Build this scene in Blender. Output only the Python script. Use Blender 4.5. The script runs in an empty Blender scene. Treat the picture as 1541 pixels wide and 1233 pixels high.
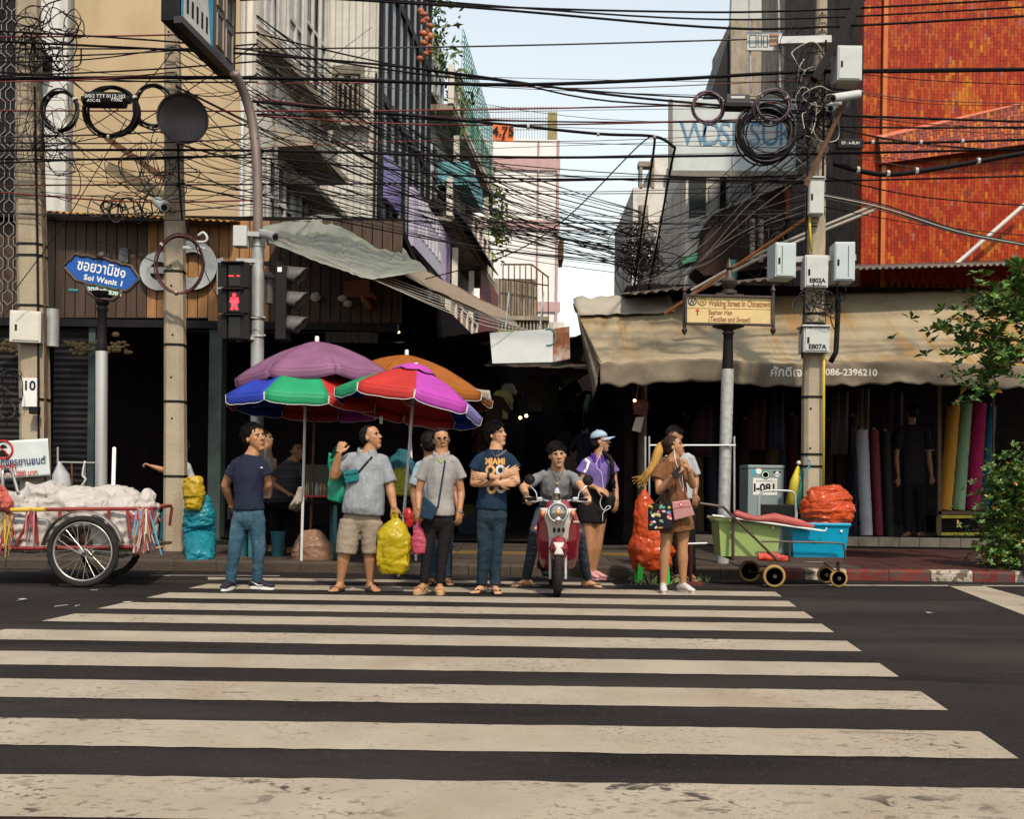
import bpy, bmesh, math, random
import numpy as np
from mathutils import Vector, Matrix, noise
from mathutils.bvhtree import BVHTree
R = math.radians
rnd = random.Random(7)
scene = bpy.context.scene
col = scene.collection

# ------------------------------------------------------------------ camera
F, CX, HY, ROLL, CAMZ = 1500.0, 770.5, 731.0, R(0.8), 1.07
cam_d = bpy.data.cameras.new('camera'); cam = bpy.data.objects.new('camera', cam_d); col.objects.link(cam)
cam_d.sensor_width = 36.0; cam_d.lens = F / 1541 * 36.0
cam_d.shift_y = (HY - 616.5) / 1541
cam_d.clip_start = 0.05; cam_d.clip_end = 5000
cam.location = (0, 0, CAMZ); cam.rotation_euler = (R(90), -ROLL, 0)
scene.camera = cam
scene.render.resolution_x = 1024; scene.render.resolution_y = 820
# ------------------------------------------------------------------ sky + sun
SUN_AZ, SUN_EL = (-0.32, 0.95), 50.0          # horizontal travel of the light, elevation
world = bpy.data.worlds.new('World'); scene.world = world; world.use_nodes = True
wn = world.node_tree.nodes; wl = world.node_tree.links
bgn = wn['Background']; sky = wn.new('ShaderNodeTexSky'); sky.sky_type = 'NISHITA'; sky.sun_disc = False
_a = Vector((SUN_AZ[0], SUN_AZ[1], 0)).normalized()
sky.sun_elevation = R(SUN_EL); sky.sun_rotation = math.atan2(-_a.x, -_a.y)
sky.air_density = 2.3; sky.dust_density = 1.2; sky.ozone_density = 2.5
hs = wn.new('ShaderNodeHueSaturation'); hs.inputs['Saturation'].default_value = 0.42   # hazy, nearly white sky
wl.new(sky.outputs[0], hs.inputs['Color']); wl.new(hs.outputs[0], bgn.inputs[0]); bgn.inputs[1].default_value = 0.15
sun_d = bpy.data.lights.new('sun', 'SUN'); sun_d.energy = 3.5; sun_d.angle = R(3.0); sun_d.color = (1.0, 0.87, 0.70)
sun = bpy.data.objects.new('sun', sun_d); col.objects.link(sun)
_d = Vector((_a.x * math.cos(R(SUN_EL)), _a.y * math.cos(R(SUN_EL)), -math.sin(R(SUN_EL))))
sun.rotation_euler = _d.to_track_quat('-Z', 'Y').to_euler()
scene.view_settings.view_transform = 'Standard'; scene.view_settings.look = 'None'
scene.view_settings.exposure = 0.5; scene.view_settings.gamma = 1.0
scene.render.engine = 'CYCLES'
scene.cycles.use_denoising = True
scene.cycles.max_bounces = 5; scene.cycles.diffuse_bounces = 3; scene.cycles.glossy_bounces = 3
scene.cycles.transparent_max_bounces = 6; scene.cycles.caustics_reflective = False; scene.cycles.caustics_refractive = False

# ------------------------------------------------------------------ projection (reference pixels <-> metres)
_c, _s = math.cos(ROLL), math.sin(ROLL)
def P(px, py, Y):
    u = (px - CX) / F; v = (HY - py) / F
    return Vector((Y * (u * _c - v * _s), Y, CAMZ + Y * (u * _s + v * _c)))
def G(px, py, z=0.0):
    u = (px - CX) / F; v = (HY - py) / F
    return P(px, py, (z - CAMZ) / (u * _s + v * _c))
def W(px, Y): return P(px, 700, Y).x

# ------------------------------------------------------------------ materials
MATS = {}
def M(name, c, rough=0.6, metal=0.0, var=0.12, scale=5.0, bump=0.0, bscale=60.0, stretch=(1, 1, 1), dirt=0.0, dirtcol=(0.05, 0.04, 0.03),
      dscale=2.0, emit=0.0, alpha=1.0, trans=0.0, spec=0.5, sss=0.0, dstretch=(1, 1, 1), coat=0.0, sheen=0.0):
    if name in MATS: return MATS[name]
    if spec == .5 and not metal: spec = .12 if rough >= .7 else .3
    if max(c) < .03: spec = min(spec, .1 if rough > .3 else .4)
    if not emit and max(c) > .03: c = tuple(x * .82 for x in c); dirtcol = tuple(x * .82 for x in dirtcol)
    m = bpy.data.materials.new(name); m.use_nodes = True
    nt = m.node_tree; N = nt.nodes; L = nt.links
    b = N['Principled BSDF']
    b.inputs['Roughness'].default_value = rough; b.inputs['Metallic'].default_value = metal
    b.inputs['Specular IOR Level'].default_value = spec
    b.inputs['Coat Weight'].default_value = coat
    b.inputs['Sheen Weight'].default_value = sheen
    if sss:
        b.inputs['Subsurface Weight'].default_value = sss; b.inputs['Subsurface Radius'].default_value = (0.012, 0.005, 0.003)
    tc = N.new('ShaderNodeTexCoord'); mp = N.new('ShaderNodeMapping'); mp.inputs['Scale'].default_value = stretch
    L.new(tc.outputs['Object'], mp.inputs[0])
    nz = N.new('ShaderNodeTexNoise'); nz.inputs['Scale'].default_value = scale; nz.inputs['Detail'].default_value = 6
    L.new(mp.outputs[0], nz.inputs['Vector'])
    rp = N.new('ShaderNodeMapRange'); rp.inputs[1].default_value = 0.3; rp.inputs[2].default_value = 0.7
    rp.inputs[3].default_value = 1 - var; rp.inputs[4].default_value = 1 + var
    L.new(nz.outputs[0], rp.inputs[0])
    mx = N.new('ShaderNodeMix'); mx.data_type = 'RGBA'; mx.blend_type = 'MULTIPLY'; mx.inputs[0].default_value = 1
    mx.inputs[6].default_value = (*c, 1); L.new(rp.outputs[0], mx.inputs[7])
    out = mx.outputs[2]
    if dirt:
        dm = N.new('ShaderNodeMapping'); dm.inputs['Scale'].default_value = dstretch; L.new(tc.outputs['Object'], dm.inputs[0])
        dn = N.new('ShaderNodeTexNoise'); dn.inputs['Scale'].default_value = dscale; dn.inputs['Detail'].default_value = 8
        dn.inputs['Roughness'].default_value = 0.65; L.new(dm.outputs[0], dn.inputs['Vector'])
        dr = N.new('ShaderNodeMapRange'); dr.inputs[1].default_value = 0.47; dr.inputs[2].default_value = 0.72; dr.inputs[4].default_value = dirt
        L.new(dn.outputs[0], dr.inputs[0])
        m2 = N.new('ShaderNodeMix'); m2.data_type = 'RGBA'; L.new(dr.outputs[0], m2.inputs[0]); L.new(out, m2.inputs[6])
        m2.inputs[7].default_value = (*dirtcol, 1); out = m2.outputs[2]
    L.new(out, b.inputs['Base Color'])
    if bump:
        bn = N.new('ShaderNodeTexNoise'); bn.inputs['Scale'].default_value = bscale; bn.inputs['Detail'].default_value = 5
        L.new(mp.outputs[0], bn.inputs['Vector'])
        bp = N.new('ShaderNodeBump'); bp.inputs['Strength'].default_value = bump; bp.inputs['Distance'].default_value = 0.02
        L.new(bn.outputs[0], bp.inputs['Height']); L.new(bp.outputs[0], b.inputs['Normal'])
    if emit:
        b.inputs['Emission Color'].default_value = (*c, 1); b.inputs['Emission Strength'].default_value = emit
    if alpha < 1: b.inputs['Alpha'].default_value = alpha
    if trans: b.inputs['Transmission Weight'].default_value = trans
    MATS[name] = m
    return m
def nodes_of(m): return m.node_tree.nodes, m.node_tree.links, m.node_tree.nodes['Principled BSDF']

def srgb(r, g, b):
    f = lambda x: (x / 255 / 12.92) if x / 255 <= 0.04045 else ((x / 255 + 0.055) / 1.055) ** 2.4
    return (f(r), f(g), f(b))

# ------------------------------------------------------------------ mesh builder
ORIG = {}
class MB:
    def __init__(s): s.v = []; s.f = []; s.m = []; s.col = []; s.cc = None
    def add(s, vs, fs, mi=0):
        o = len(s.v); s.v += [Vector(x) for x in vs]
        for f in fs:
            s.f.append([i + o for i in f]); s.m.append(mi); s.col.append(s.cc)
        return s
    def box(s, c, size, rot=None, mi=0, taper=1.0):
        hx, hy, hz = size[0] / 2, size[1] / 2, size[2] / 2
        vs = [Vector((x * hx * (taper if z > 0 else 1), y * hy * (taper if z > 0 else 1), z * hz)) for x in (-1, 1) for y in (-1, 1) for z in (-1, 1)]
        if rot is not None: vs = [rot @ v for v in vs]
        return s.add([Vector(c) + v for v in vs], [(0, 1, 3, 2), (4, 6, 7, 5), (0, 4, 5, 1), (2, 3, 7, 6), (0, 2, 6, 4), (1, 5, 7, 3)], mi)
    def bbox(s, a, b, mi=0):
        a, b = Vector(a), Vector(b)
        return s.box((a + b) / 2, [abs(x) for x in (b - a)], None, mi)
    def bar(s, a, b, w, h=None, mi=0, up=(0, 0, 1)):
        a, b = Vector(a), Vector(b); h = h or w; d = b - a; L = d.length
        if L < 1e-6: return s
        z = d / L; x = Vector(up).cross(z)
        if x.length < 1e-3: x = Vector((1, 0, 0)).cross(z)
        if x.length < 1e-3: x = Vector((0, 1, 0)).cross(z)
        x.normalize(); y = z.cross(x)
        return s.box((a + b) / 2, (w, h, L), Matrix((x, y, z)).transposed(), mi)
    def tube(s, pts, r, n=8, mi=0, cap=True, side=None, round_end=False, closed=False):
        pts = [Vector(p) for p in pts]; k = len(pts)
        rr = r if isinstance(r, (list, tuple)) else [r] * k
        rr = [(q, q) if not isinstance(q, (list, tuple)) else q for q in rr]
        tang = []
        for i in range(k):
            if closed: t = pts[(i + 1) % k] - pts[i - 1]
            else: t = pts[min(i + 1, k - 1)] - pts[max(i - 1, 0)]
            tang.append(t.normalized() if t.length > 1e-9 else Vector((0, 0, 1)))
        x = Vector(side) if side is not None else (Vector((0, 0, 1)).cross(tang[0]) if abs(tang[0].z) < 0.95 else Vector((1, 0, 0)))
        frames = []
        for t in tang:
            if side is not None: x = Vector(side)
            x = x - t * x.dot(t)
            if x.length < 1e-6: x = t.orthogonal()
            x.normalize(); frames.append((x.copy(), t.cross(x)))
        rings = []
        if round_end and not closed:
            for a in (0.35, 0.75):
                q = math.sqrt(1 - (1 - a) ** 2); rm = min(rr[0])
                rings.append((pts[0] - tang[0] * rm * (1 - a), (rr[0][0] * q, rr[0][1] * q), frames[0]))
        for i in range(k): rings.append((pts[i], rr[i], frames[i]))
        if round_end and not closed:
            for a in (0.75, 0.35):
                q = math.sqrt(1 - (1 - a) ** 2); rm = min(rr[-1])
                rings.append((pts[-1] + tang[-1] * rm * (1 - a), (rr[-1][0] * q, rr[-1][1] * q), frames[-1]))
        vs = []
        for c, (ra, rb), (fx, fy) in rings:
            for j in range(n):
                a = 2 * math.pi * j / n
                vs.append(c + fx * (ra * math.cos(a)) + fy * (rb * math.sin(a)))
        fs = []; K = len(rings)
        for i in range(K if closed else K - 1):
            for j in range(n):
                a, b = i * n + j, i * n + (j + 1) % n; i2 = (i + 1) % K
                fs.append((a, b, i2 * n + (j + 1) % n, i2 * n + j))
        if cap and not closed:
            fs.append(tuple(range(n - 1, -1, -1))); fs.append(tuple((K - 1) * n + j for j in range(n)))
        return s.add(vs, fs, mi)
    def sphere(s, c, r, nu=12, nv=8, rot=None, mi=0):
        r = r if isinstance(r, (tuple, list)) else (r, r, r); c = Vector(c)
        vs = []; fs = []
        for i in range(nv + 1):
            th = math.pi * i / nv
            for j in range(nu):
                ph = 2 * math.pi * j / nu
                v = Vector((r[0] * math.sin(th) * math.cos(ph), r[1] * math.sin(th) * math.sin(ph), r[2] * math.cos(th)))
                vs.append(c + (rot @ v if rot is not None else v))
        for i in range(nv):
            for j in range(nu):
                fs.append((i * nu + j, (i + 1) * nu + j, (i + 1) * nu + (j + 1) % nu, i * nu + (j + 1) % nu))
        return s.add(vs, fs, mi)
    def lathe(s, prof, c=(0, 0, 0), n=16, rot=None, mi=0, axis=None):
        c = Vector(c); vs = []; fs = []
        if axis is not None: rot = Vector(axis).to_track_quat('Z', 'Y').to_matrix()
        for (r, z) in prof:
            for j in range(n):
                a = 2 * math.pi * j / n; v = Vector((r * math.cos(a), r * math.sin(a), z))
                vs.append(c + (rot @ v if rot is not None else v))
        for i in range(len(prof) - 1):
            for j in range(n):
                fs.append((i * n + j, i * n + (j + 1) % n, (i + 1) * n + (j + 1) % n, (i + 1) * n + j))
        if prof[0][0] > 1e-4: fs.append(tuple(range(n - 1, -1, -1)))
        if prof[-1][0] > 1e-4: fs.append(tuple((len(prof) - 1) * n + j for j in range(n)))
        return s.add(vs, fs, mi)
    def prism(s, poly, d, mi=0, back=True):
        poly = [Vector(p) for p in poly]; d = Vector(d); k = len(poly)
        vs = poly + [p + d for p in poly]
        fs = [tuple(range(k)), tuple(range(2 * k - 1, k - 1, -1))]
        for i in range(k): fs.append((i, i + k, (i + 1) % k + k, (i + 1) % k))
        return s.add(vs, fs, mi)
    def grid(s, fn, nu, nv, mi=0, thick=0.0):
        vs = [Vector(fn(i / nu, j / nv)) for i in range(nu + 1) for j in range(nv + 1)]
        fs = [(i * (nv + 1) + j, (i + 1) * (nv + 1) + j, (i + 1) * (nv + 1) + j + 1, i * (nv + 1) + j + 1) for i in range(nu) for j in range(nv)]
        return s.add(vs, fs, mi)
    def quad(s, a, b, c, d, mi=0): return s.add([a, b, c, d], [(0, 1, 2, 3)], mi)
    def build(s, name, mats, parent=None, smooth=False, local=False, origin=None, thick=0.0, recalc=True, bevel=0.0):
        me = bpy.data.meshes.new(name)
        if not s.v: s.add([(0, 0, 0)] * 3, [(0, 1, 2)])
        if local: o0 = Vector((0, 0, 0))
        elif parent is not None: o0 = ORIG.get(parent.name, Vector((0, 0, 0)))
        elif origin is not None: o0 = Vector(origin)
        else:
            zs = min(v.z for v in s.v); xs = [v.x for v in s.v]; ys = [v.y for v in s.v]
            o0 = Vector(((min(xs) + max(xs)) / 2, (min(ys) + max(ys)) / 2, zs))
        me.from_pydata([tuple(v - o0) for v in s.v], [], s.f)
        mats = mats if isinstance(mats, (list, tuple)) else [mats]
        for m in mats: me.materials.append(m)
        if len(mats) > 1: me.polygons.foreach_set('material_index', s.m)
        if any(c is not None for c in s.col):
            at = me.color_attributes.new('col', 'FLOAT_COLOR', 'CORNER')
            buf = []
            for f, c in zip(s.f, s.col): buf += [*(c or (1, 1, 1)), 1] * len(f)
            at.data.foreach_set('color', buf)
        if recalc:
            bm = bmesh.new(); bm.from_mesh(me); bmesh.ops.recalc_face_normals(bm, faces=bm.faces); bm.to_mesh(me); bm.free()
        if smooth:
            me.polygons.foreach_set('use_smooth', [True] * len(me.polygons))
            if smooth == 'auto':
                bm = bmesh.new(); bm.from_mesh(me)
                for e in bm.edges:
                    if len(e.link_faces) == 2 and e.calc_face_angle(0) > R(38): e.smooth = False
                bm.to_mesh(me); bm.free()
        me.update()
        o = bpy.data.objects.new(name, me); col.objects.link(o)
        if parent is not None: o.parent = parent; o.location = (0, 0, 0)
        else: o.location = o0
        ORIG[o.name] = o0.copy() if not local else Vector((0, 0, 0))
        if thick:
            md = o.modifiers.new('solid', 'SOLIDIFY'); md.thickness = thick; md.offset = 0
        if bevel:
            md = o.modifiers.new('bevel', 'BEVEL'); md.width = bevel; md.segments = 2; md.limit_method = 'ANGLE'
        return o
def tag(o, label=None, cat=None, group=None, kind=None):
    if label: o['label'] = label
    if cat: o['category'] = cat
    if group: o['group'] = group
    if kind: o['kind'] = kind
    return o
def thing(name, loc, label, cat, group=None):
    o = bpy.data.objects.new(name, None); col.objects.link(o); o.location = Vector(loc); o.empty_display_size = 0.1
    ORIG[o.name] = Vector(loc)
    return tag(o, label, cat, group)
def copy_tree(o, parent=None):
    c = o.copy(); col.objects.link(c)
    if parent is not None: c.parent = parent
    for ch in list(o.children): copy_tree(ch, c)
    return c
# ---- lettering: flat mesh text; returns MB in plane given by origin, right and up
def text_mb(body, size, org, right=(1, 0, 0), up=(0, 0, 1), align='CENTER', bold=0.0, depth=0.002, sx=1.0, shear=0.0, space=1.0):
    c = bpy.data.curves.new('txt', 'FONT'); c.body = body; c.size = size; c.align_x = align; c.align_y = 'CENTER'
    c.offset = bold; c.shear = shear; c.space_character = space; c.resolution_u = 3
    o = bpy.data.objects.new('txt', c); col.objects.link(o)
    dg = bpy.context.evaluated_depsgraph_get(); me = bpy.data.meshes.new_from_object(o.evaluated_get(dg))
    mb = MB(); org = Vector(org); rt = Vector(right).normalized(); upv = Vector(up).normalized(); nrm = rt.cross(upv)
    mb.add([org + rt * (v.co.x * sx) + upv * v.co.y + nrm * depth for v in me.vertices], [tuple(p.vertices) for p in me.polygons])
    bpy.data.objects.remove(o); bpy.data.curves.remove(c); bpy.data.meshes.remove(me)
    return mb
def word(body, size, org, mat, parent, name='lettering', **k):
    right = k.get('right', (1, 0, 0))
    o = text_mb(body, size, org, **k).build(name, mat, parent, recalc=False); return o
def sag(a, b, s, n=14):
    a, b = Vector(a), Vector(b)
    return [a.lerp(b, i / n) - Vector((0, 0, s * 4 * (i / n) * (1 - i / n))) for i in range(n + 1)]
def smoothpath(pts, n=6):
    pts = [Vector(p) for p in pts]; out = []
    for i in range(len(pts) - 1):
        p0 = pts[max(i - 1, 0)]; p1 = pts[i]; p2 = pts[i + 1]; p3 = pts[min(i + 2, len(pts) - 1)]
        for j in range(n):
            t = j / n
            out.append(0.5 * ((2 * p1) + (p2 - p0) * t + (2 * p0 - 5 * p1 + 4 * p2 - p3) * t * t + (3 * p1 - p0 - 3 * p2 + p3) * t ** 3))
    out.append(pts[-1]); return out
def ring_pts(c, rx, rz, n=28, ph=0.0, nrm=None):
    c = Vector(c); return [c + Vector((rx * math.cos(2 * math.pi * i / n + ph), 0, rz * math.sin(2 * math.pi * i / n + ph))) for i in range(n)]
# voxel-joined surface from overlapping pieces
def fuse(mb, voxel, smooth=3, factor=0.5):
    me = bpy.data.meshes.new('fuse'); me.from_pydata([tuple(v) for v in mb.v], [], mb.f)
    bm = bmesh.new(); bm.from_mesh(me); bmesh.ops.recalc_face_normals(bm, faces=bm.faces); bm.to_mesh(me); bm.free()
    o = bpy.data.objects.new('fuse', me); col.objects.link(o)
    md = o.modifiers.new('r', 'REMESH'); md.mode = 'VOXEL'; md.voxel_size = voxel
    if smooth:
        sm = o.modifiers.new('s', 'SMOOTH'); sm.factor = factor; sm.iterations = smooth
    dg = bpy.context.evaluated_depsgraph_get(); m2 = bpy.data.meshes.new_from_object(o.evaluated_get(dg))
    r = MB(); n = len(m2.vertices); co = np.empty(n * 3); m2.vertices.foreach_get('co', co)
    r.v = [Vector(c) for c in co.reshape(-1, 3)]; r.f = [list(p.vertices) for p in m2.polygons]; r.m = [0] * len(r.f); r.col = [None] * len(r.f)
    bpy.data.objects.remove(o); bpy.data.meshes.remove(me); bpy.data.meshes.remove(m2)
    return r
def wrinkle(mb, amp, sc, stretch=(1, 1, 1), seed=0.0, fold=True):
    # push vertices along rough normals by noise, for cloth and plastic folds
    n = len(mb.v); nr = [Vector((0, 0, 0)) for _ in range(n)]
    for f in mb.f:
        a = (mb.v[f[1]] - mb.v[f[0]]).cross(mb.v[f[2]] - mb.v[f[0]])
        for i in f: nr[i] += a
    st = Vector(stretch)
    for i in range(n):
        v = mb.v[i]; q = Vector((v.x * st.x, v.y * st.y, v.z * st.z)) * sc + Vector((seed, seed * 1.7, -seed))
        t = noise.noise(q)
        if fold: t = 1 - 2 * abs(t) * 1.6
        t += 0.4 * noise.noise(q * 2.3)
        l = nr[i].length
        if l > 0: mb.v[i] = v + nr[i] * (amp * t / l)
    return mb
def bvh_of(mb): return BVHTree.FromPolygons([tuple(v) for v in mb.v], [tuple(f) for f in mb.f])
CAMP = Vector((0, 0, CAMZ))
def hit(px, py, bvh, off=0.004, Ydef=10):
    d = (P(px, py, 10) - CAMP).normalized(); h = bvh.ray_cast(CAMP, d)
    return h[0] - d * off if h[0] is not None else P(px, py, Ydef)
def decal(h, mb, bvh, off=.004):
    # press flat lettering on to cloth along the view line
    for i, v in enumerate(mb.v):
        d = (v - CAMP).normalized(); r_ = bvh.ray_cast(CAMP, d)
        if r_[0] is not None: mb.v[i] = r_[0] - d * off
    return mb
# ================================================================== SETTING
DIR = Vector((0.1125, 1, 0)).normalized()            # the lane runs slightly to the right of straight ahead
# --- asphalt
m_asph = M('asphalt', (0.017, 0.0135, 0.0135), rough=0.9, spec=0.07, var=0.22, scale=0.9, bump=0.5, bscale=150, dirt=0.35, dirtcol=(0.028, 0.023, 0.022), dscale=0.5, dstretch=(0.5, 2.2, 1))
def add_speckle(m, sc, lo, hi, c2, amt, det=2, st=(1, 1, 1), mask=0):
    N, L, b = nodes_of(m); src = b.inputs['Base Color'].links[0].from_socket
    tc = N.new('ShaderNodeTexCoord'); vn = N.new('ShaderNodeTexNoise'); vn.inputs['Scale'].default_value = sc; vn.inputs['Detail'].default_value = det; vn.inputs['Distortion'].default_value = .6 if det > 2 else 0
    mp = N.new('ShaderNodeMapping'); mp.inputs['Scale'].default_value = st; L.new(tc.outputs['Object'], mp.inputs[0]); L.new(mp.outputs[0], vn.inputs['Vector'])
    mr = N.new('ShaderNodeMapRange'); mr.inputs[1].default_value = lo; mr.inputs[2].default_value = hi; mr.inputs[4].default_value = amt; L.new(vn.outputs[0], mr.inputs[0])
    fac = mr.outputs[0]
    if mask:   # wear gathers in patches
        mn = N.new('ShaderNodeTexNoise'); mn.inputs['Scale'].default_value = mask; mn.inputs['Detail'].default_value = 3; L.new(tc.outputs['Object'], mn.inputs['Vector'])
        m3 = N.new('ShaderNodeMapRange'); m3.inputs[1].default_value = .47; m3.inputs[2].default_value = .62; L.new(mn.outputs[0], m3.inputs[0])
        mm = N.new('ShaderNodeMath'); mm.operation = 'MULTIPLY'; L.new(fac, mm.inputs[0]); L.new(m3.outputs[0], mm.inputs[1]); fac = mm.outputs[0]
    mx = N.new('ShaderNodeMix'); mx.data_type = 'RGBA'; L.new(fac, mx.inputs[0]); L.new(src, mx.inputs[6]); mx.inputs[7].default_value = (*c2, 1)
    L.new(mx.outputs[2], b.inputs['Base Color'])
add_speckle(m_asph, .55, 0.50, 0.62, (0.034, 0.029, 0.027), 0.8, 6, (.35, 1.6, 1))
add_speckle(m_asph, 1.7, 0.60, 0.68, (0.008, 0.0065, 0.0065), 0.75, 7, (.25, 1.2, 1))
add_speckle(m_asph, 30, 0.60, 0.75, (0.045, 0.04, 0.037), 0.6)
add_speckle(m_asph, 110, 0.60, 0.75, (0.08, 0.072, 0.066), 0.5)
add_speckle(m_asph, 230, 0.58, 0.7, (0.008, 0.008, 0.008), 0.6)
mb = MB(); mb.quad((-400, -200, 0), (400, -200, 0), (400, 600, 0), (-400, 600, 0))
road = mb.build('road', m_asph, origin=(0, 0, 0)); tag(road, kind='structure')
# --- paint with worn flakes
m_paint = M('road_paint', (0.34, 0.29, 0.225), rough=0.8, spec=0.1, var=0.10, scale=2.5, bump=0.35, bscale=120, dirt=0.45, dirtcol=(0.25, 0.19, 0.13), dscale=1.1)
add_speckle(m_paint, 1.1, 0.55, 0.75, (0.20, 0.15, 0.10), 0.7, 6, (1, .6, 1))
add_speckle(m_paint, 3, 0.69, 0.72, (0.07, 0.058, 0.05), 0.6, 9, (.5, 2, 1))
add_speckle(m_paint, 14, 0.58, 0.66, (0.04, 0.034, 0.03), 0.85, 9, (1, 1.8, 1), .8)
add_speckle(m_paint, 42, 0.56, 0.68, (0.05, 0.042, 0.038), 0.8, 6, (.8, 1.4, 1), 1.3)
add_speckle(m_paint, 150, 0.60, 0.72, (0.22, 0.18, 0.14), 0.5)
m_worn = m_paint.copy(); m_worn.name = 'road_paint_worn'; add_speckle(m_worn, 9, 0.56, 0.63, (0.035, 0.03, 0.027), 0.92, 12, (1, 1.3, 1), 1.6); add_speckle(m_worn, 26, 0.58, 0.65, (0.05, 0.042, 0.038), 0.8, 8, (1, 1.3, 1), 2.5)
la, lb = G(62, 936), G(209, 903); ra_, rb_ = G(1203, 917), G(1531, 1142)
def lin(a, b, Y): return a.x + (b.x - a.x) * (Y - a.y) / (b.y - a.y)
prng = random.Random(3)
for i, Yn in enumerate([3.14, 3.99, 4.86, 5.71, 6.60, 7.47, 8.25, 9.05, 9.90, 10.78, 2.28, 1.42]):
    Yf = Yn + (0.45 if i < 9 or i > 9 else 0.30)
    n = 60; vs = []; fs = []
    xl, xr = lin(la, lb, Yn), lin(ra_, rb_, Yn); xl2, xr2 = lin(la, lb, Yf), lin(ra_, rb_, Yf)
    if i == 9: xr = G(920, 876).x; xr2 = G(912, 870).x; xl, xl2 = G(305, 876).x, G(318, 868).x
    for k in range(n + 1):
        t = k / n
        vs += [(xl + (xr - xl) * t, Yn + prng.uniform(-.007, .007), 0.004), (xl2 + (xr2 - xl2) * t, Yf + prng.uniform(-.007, .007), 0.004)]
    for k in range(n): fs.append((2 * k, 2 * k + 2, 2 * k + 3, 2 * k + 1))
    MB().add(vs, fs).build('crosswalk_stripe', m_worn if i in (0, 10, 11) else m_paint, road)
m_paint2 = M('road_paint_thin', (0.36, 0.31, 0.25), rough=0.7, var=0.2, scale=3, dirt=0.6, dirtcol=(0.06, 0.05, 0.045), dscale=5)
for a, b, w in ((G(1150, 882), G(1700, 884), .10), (G(225, 867), G(420, 868), .07)):
    MB().quad((a.x, a.y, .004), (b.x, b.y, .004), (b.x, b.y + w, .004), (a.x, a.y + w, .004)).build('edge_line', m_paint2, road)
MB().quad(G(1425, 881, .004), G(1541, 926, .004), G(1640, 926, .004), G(1475, 881, .004)).build('hatch_line', m_paint, road)
# drain grating by the kerb
m_iron = M('cast_iron', (0.03, 0.028, 0.027), rough=0.55, metal=0.6, var=0.3)
gx = G(1085, 872).x
# --- pavement: slab, pavers, kerb blocks
PZ, KY = 0.13, 11.85
m_slab = M('pavement_concrete', (0.07, 0.058, 0.05), rough=0.85, var=0.25, scale=2, bump=0.3, dirt=0.5, dirtcol=(0.03, 0.024, 0.02))
mb = MB(); mb.bbox((-60, KY + 0.02, -0.1), (60, 80, PZ - 0.012)); pave = mb.build('pavement', m_slab, origin=(0, 0, 0)); tag(pave, kind='structure')
m_pav = [M('paver_%d' % i, c, rough=0.8, var=0.25, scale=7, bump=0.25, bscale=40, dirt=0.5, dirtcol=(0.03, 0.025, 0.02), dscale=3)
         for i, c in enumerate([(0.060, 0.047, 0.038), (0.052, 0.038, 0.031), (0.070, 0.055, 0.042), (0.06, 0.022, 0.018), (0.048, 0.019, 0.017)])]
m_tact = M('tactile_yellow', (0.17, 0.105, 0.03), rough=0.8, var=0.25, dirt=0.5)
pm = {}
def paver(i):
    if i not in pm:
        b = MB().box((0, 0, 0.006), (0.488, 0.488, 0.03)); 
        if i == 9:
            for q in range(5): b.box((0, -.2 + q * .1, 0.023), (0.4, 0.035, 0.008))
        o = b.build('paver', m_tact if i == 9 else m_pav[i], pave, bevel=0.0); pm[i] = o.data; bpy.data.objects.remove(o)
    return pm[i]
for ix in range(-14, 22):
    for iy in range(8):
        x = ix * 0.5; y = KY + 0.42 + iy * 0.5
        kind = prng.choice([0, 1, 2, 0, 1]) if x < 4.2 else prng.choice([3, 4])
        if iy == 3 and -1.4 < x < 2.2: kind = 9
        o = bpy.data.objects.new('paver', paver(kind)); col.objects.link(o); o.parent = pave; o.location = (x, y, PZ - 0.015 + prng.uniform(-.003, .003))
        o.rotation_euler = (prng.uniform(-.006, .006), prng.uniform(-.006, .006), 0)
m_kerb = M('kerb_stone', (0.07, 0.054, 0.042), rough=0.85, var=0.3, scale=4, bump=0.5, bscale=30, dirt=0.7, dirtcol=(0.035, 0.028, 0.022), dscale=4)
m_kred = M('kerb_red', (0.16, 0.022, 0.02), rough=0.75, var=0.3, scale=4, bump=0.4, bscale=30, dirt=0.9, dirtcol=(0.06, 0.045, 0.04), dscale=7)
m_kwht = M('kerb_white', (0.42, 0.36, 0.29), rough=0.75, var=0.25, scale=4, bump=0.4, bscale=30, dirt=1.0, dirtcol=(0.07, 0.05, 0.04), dscale=8)
for m_ in (m_kred, m_kwht): add_speckle(m_, 9, 0.50, 0.57, (0.055, 0.042, 0.035), 0.85, 8); add_speckle(m_, 40, 0.55, 0.62, (0.05, 0.04, 0.035), 0.7, 5)
for k in range(-22, 26):
    x = k * 0.5; m = m_kerb if x < 2.6 else [m_kred, m_kwht][(k // 1) % 2 if x < 4.2 else ((k + 1) % 2)]
    b = MB(); w = 0.492
    prof = [(0, 0), (0, PZ - .03), (.02, PZ - .005), (.05, PZ), (.17, PZ), (.17, 0)]
    jit = prng.uniform(-.006, .006)
    b.prism([(x, KY + p[0] + jit, p[1] + (jit if p[1] > .05 else 0)) for p in prof], (w, 0, 0))
    b.build('kerb_block', m, pave)

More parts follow.
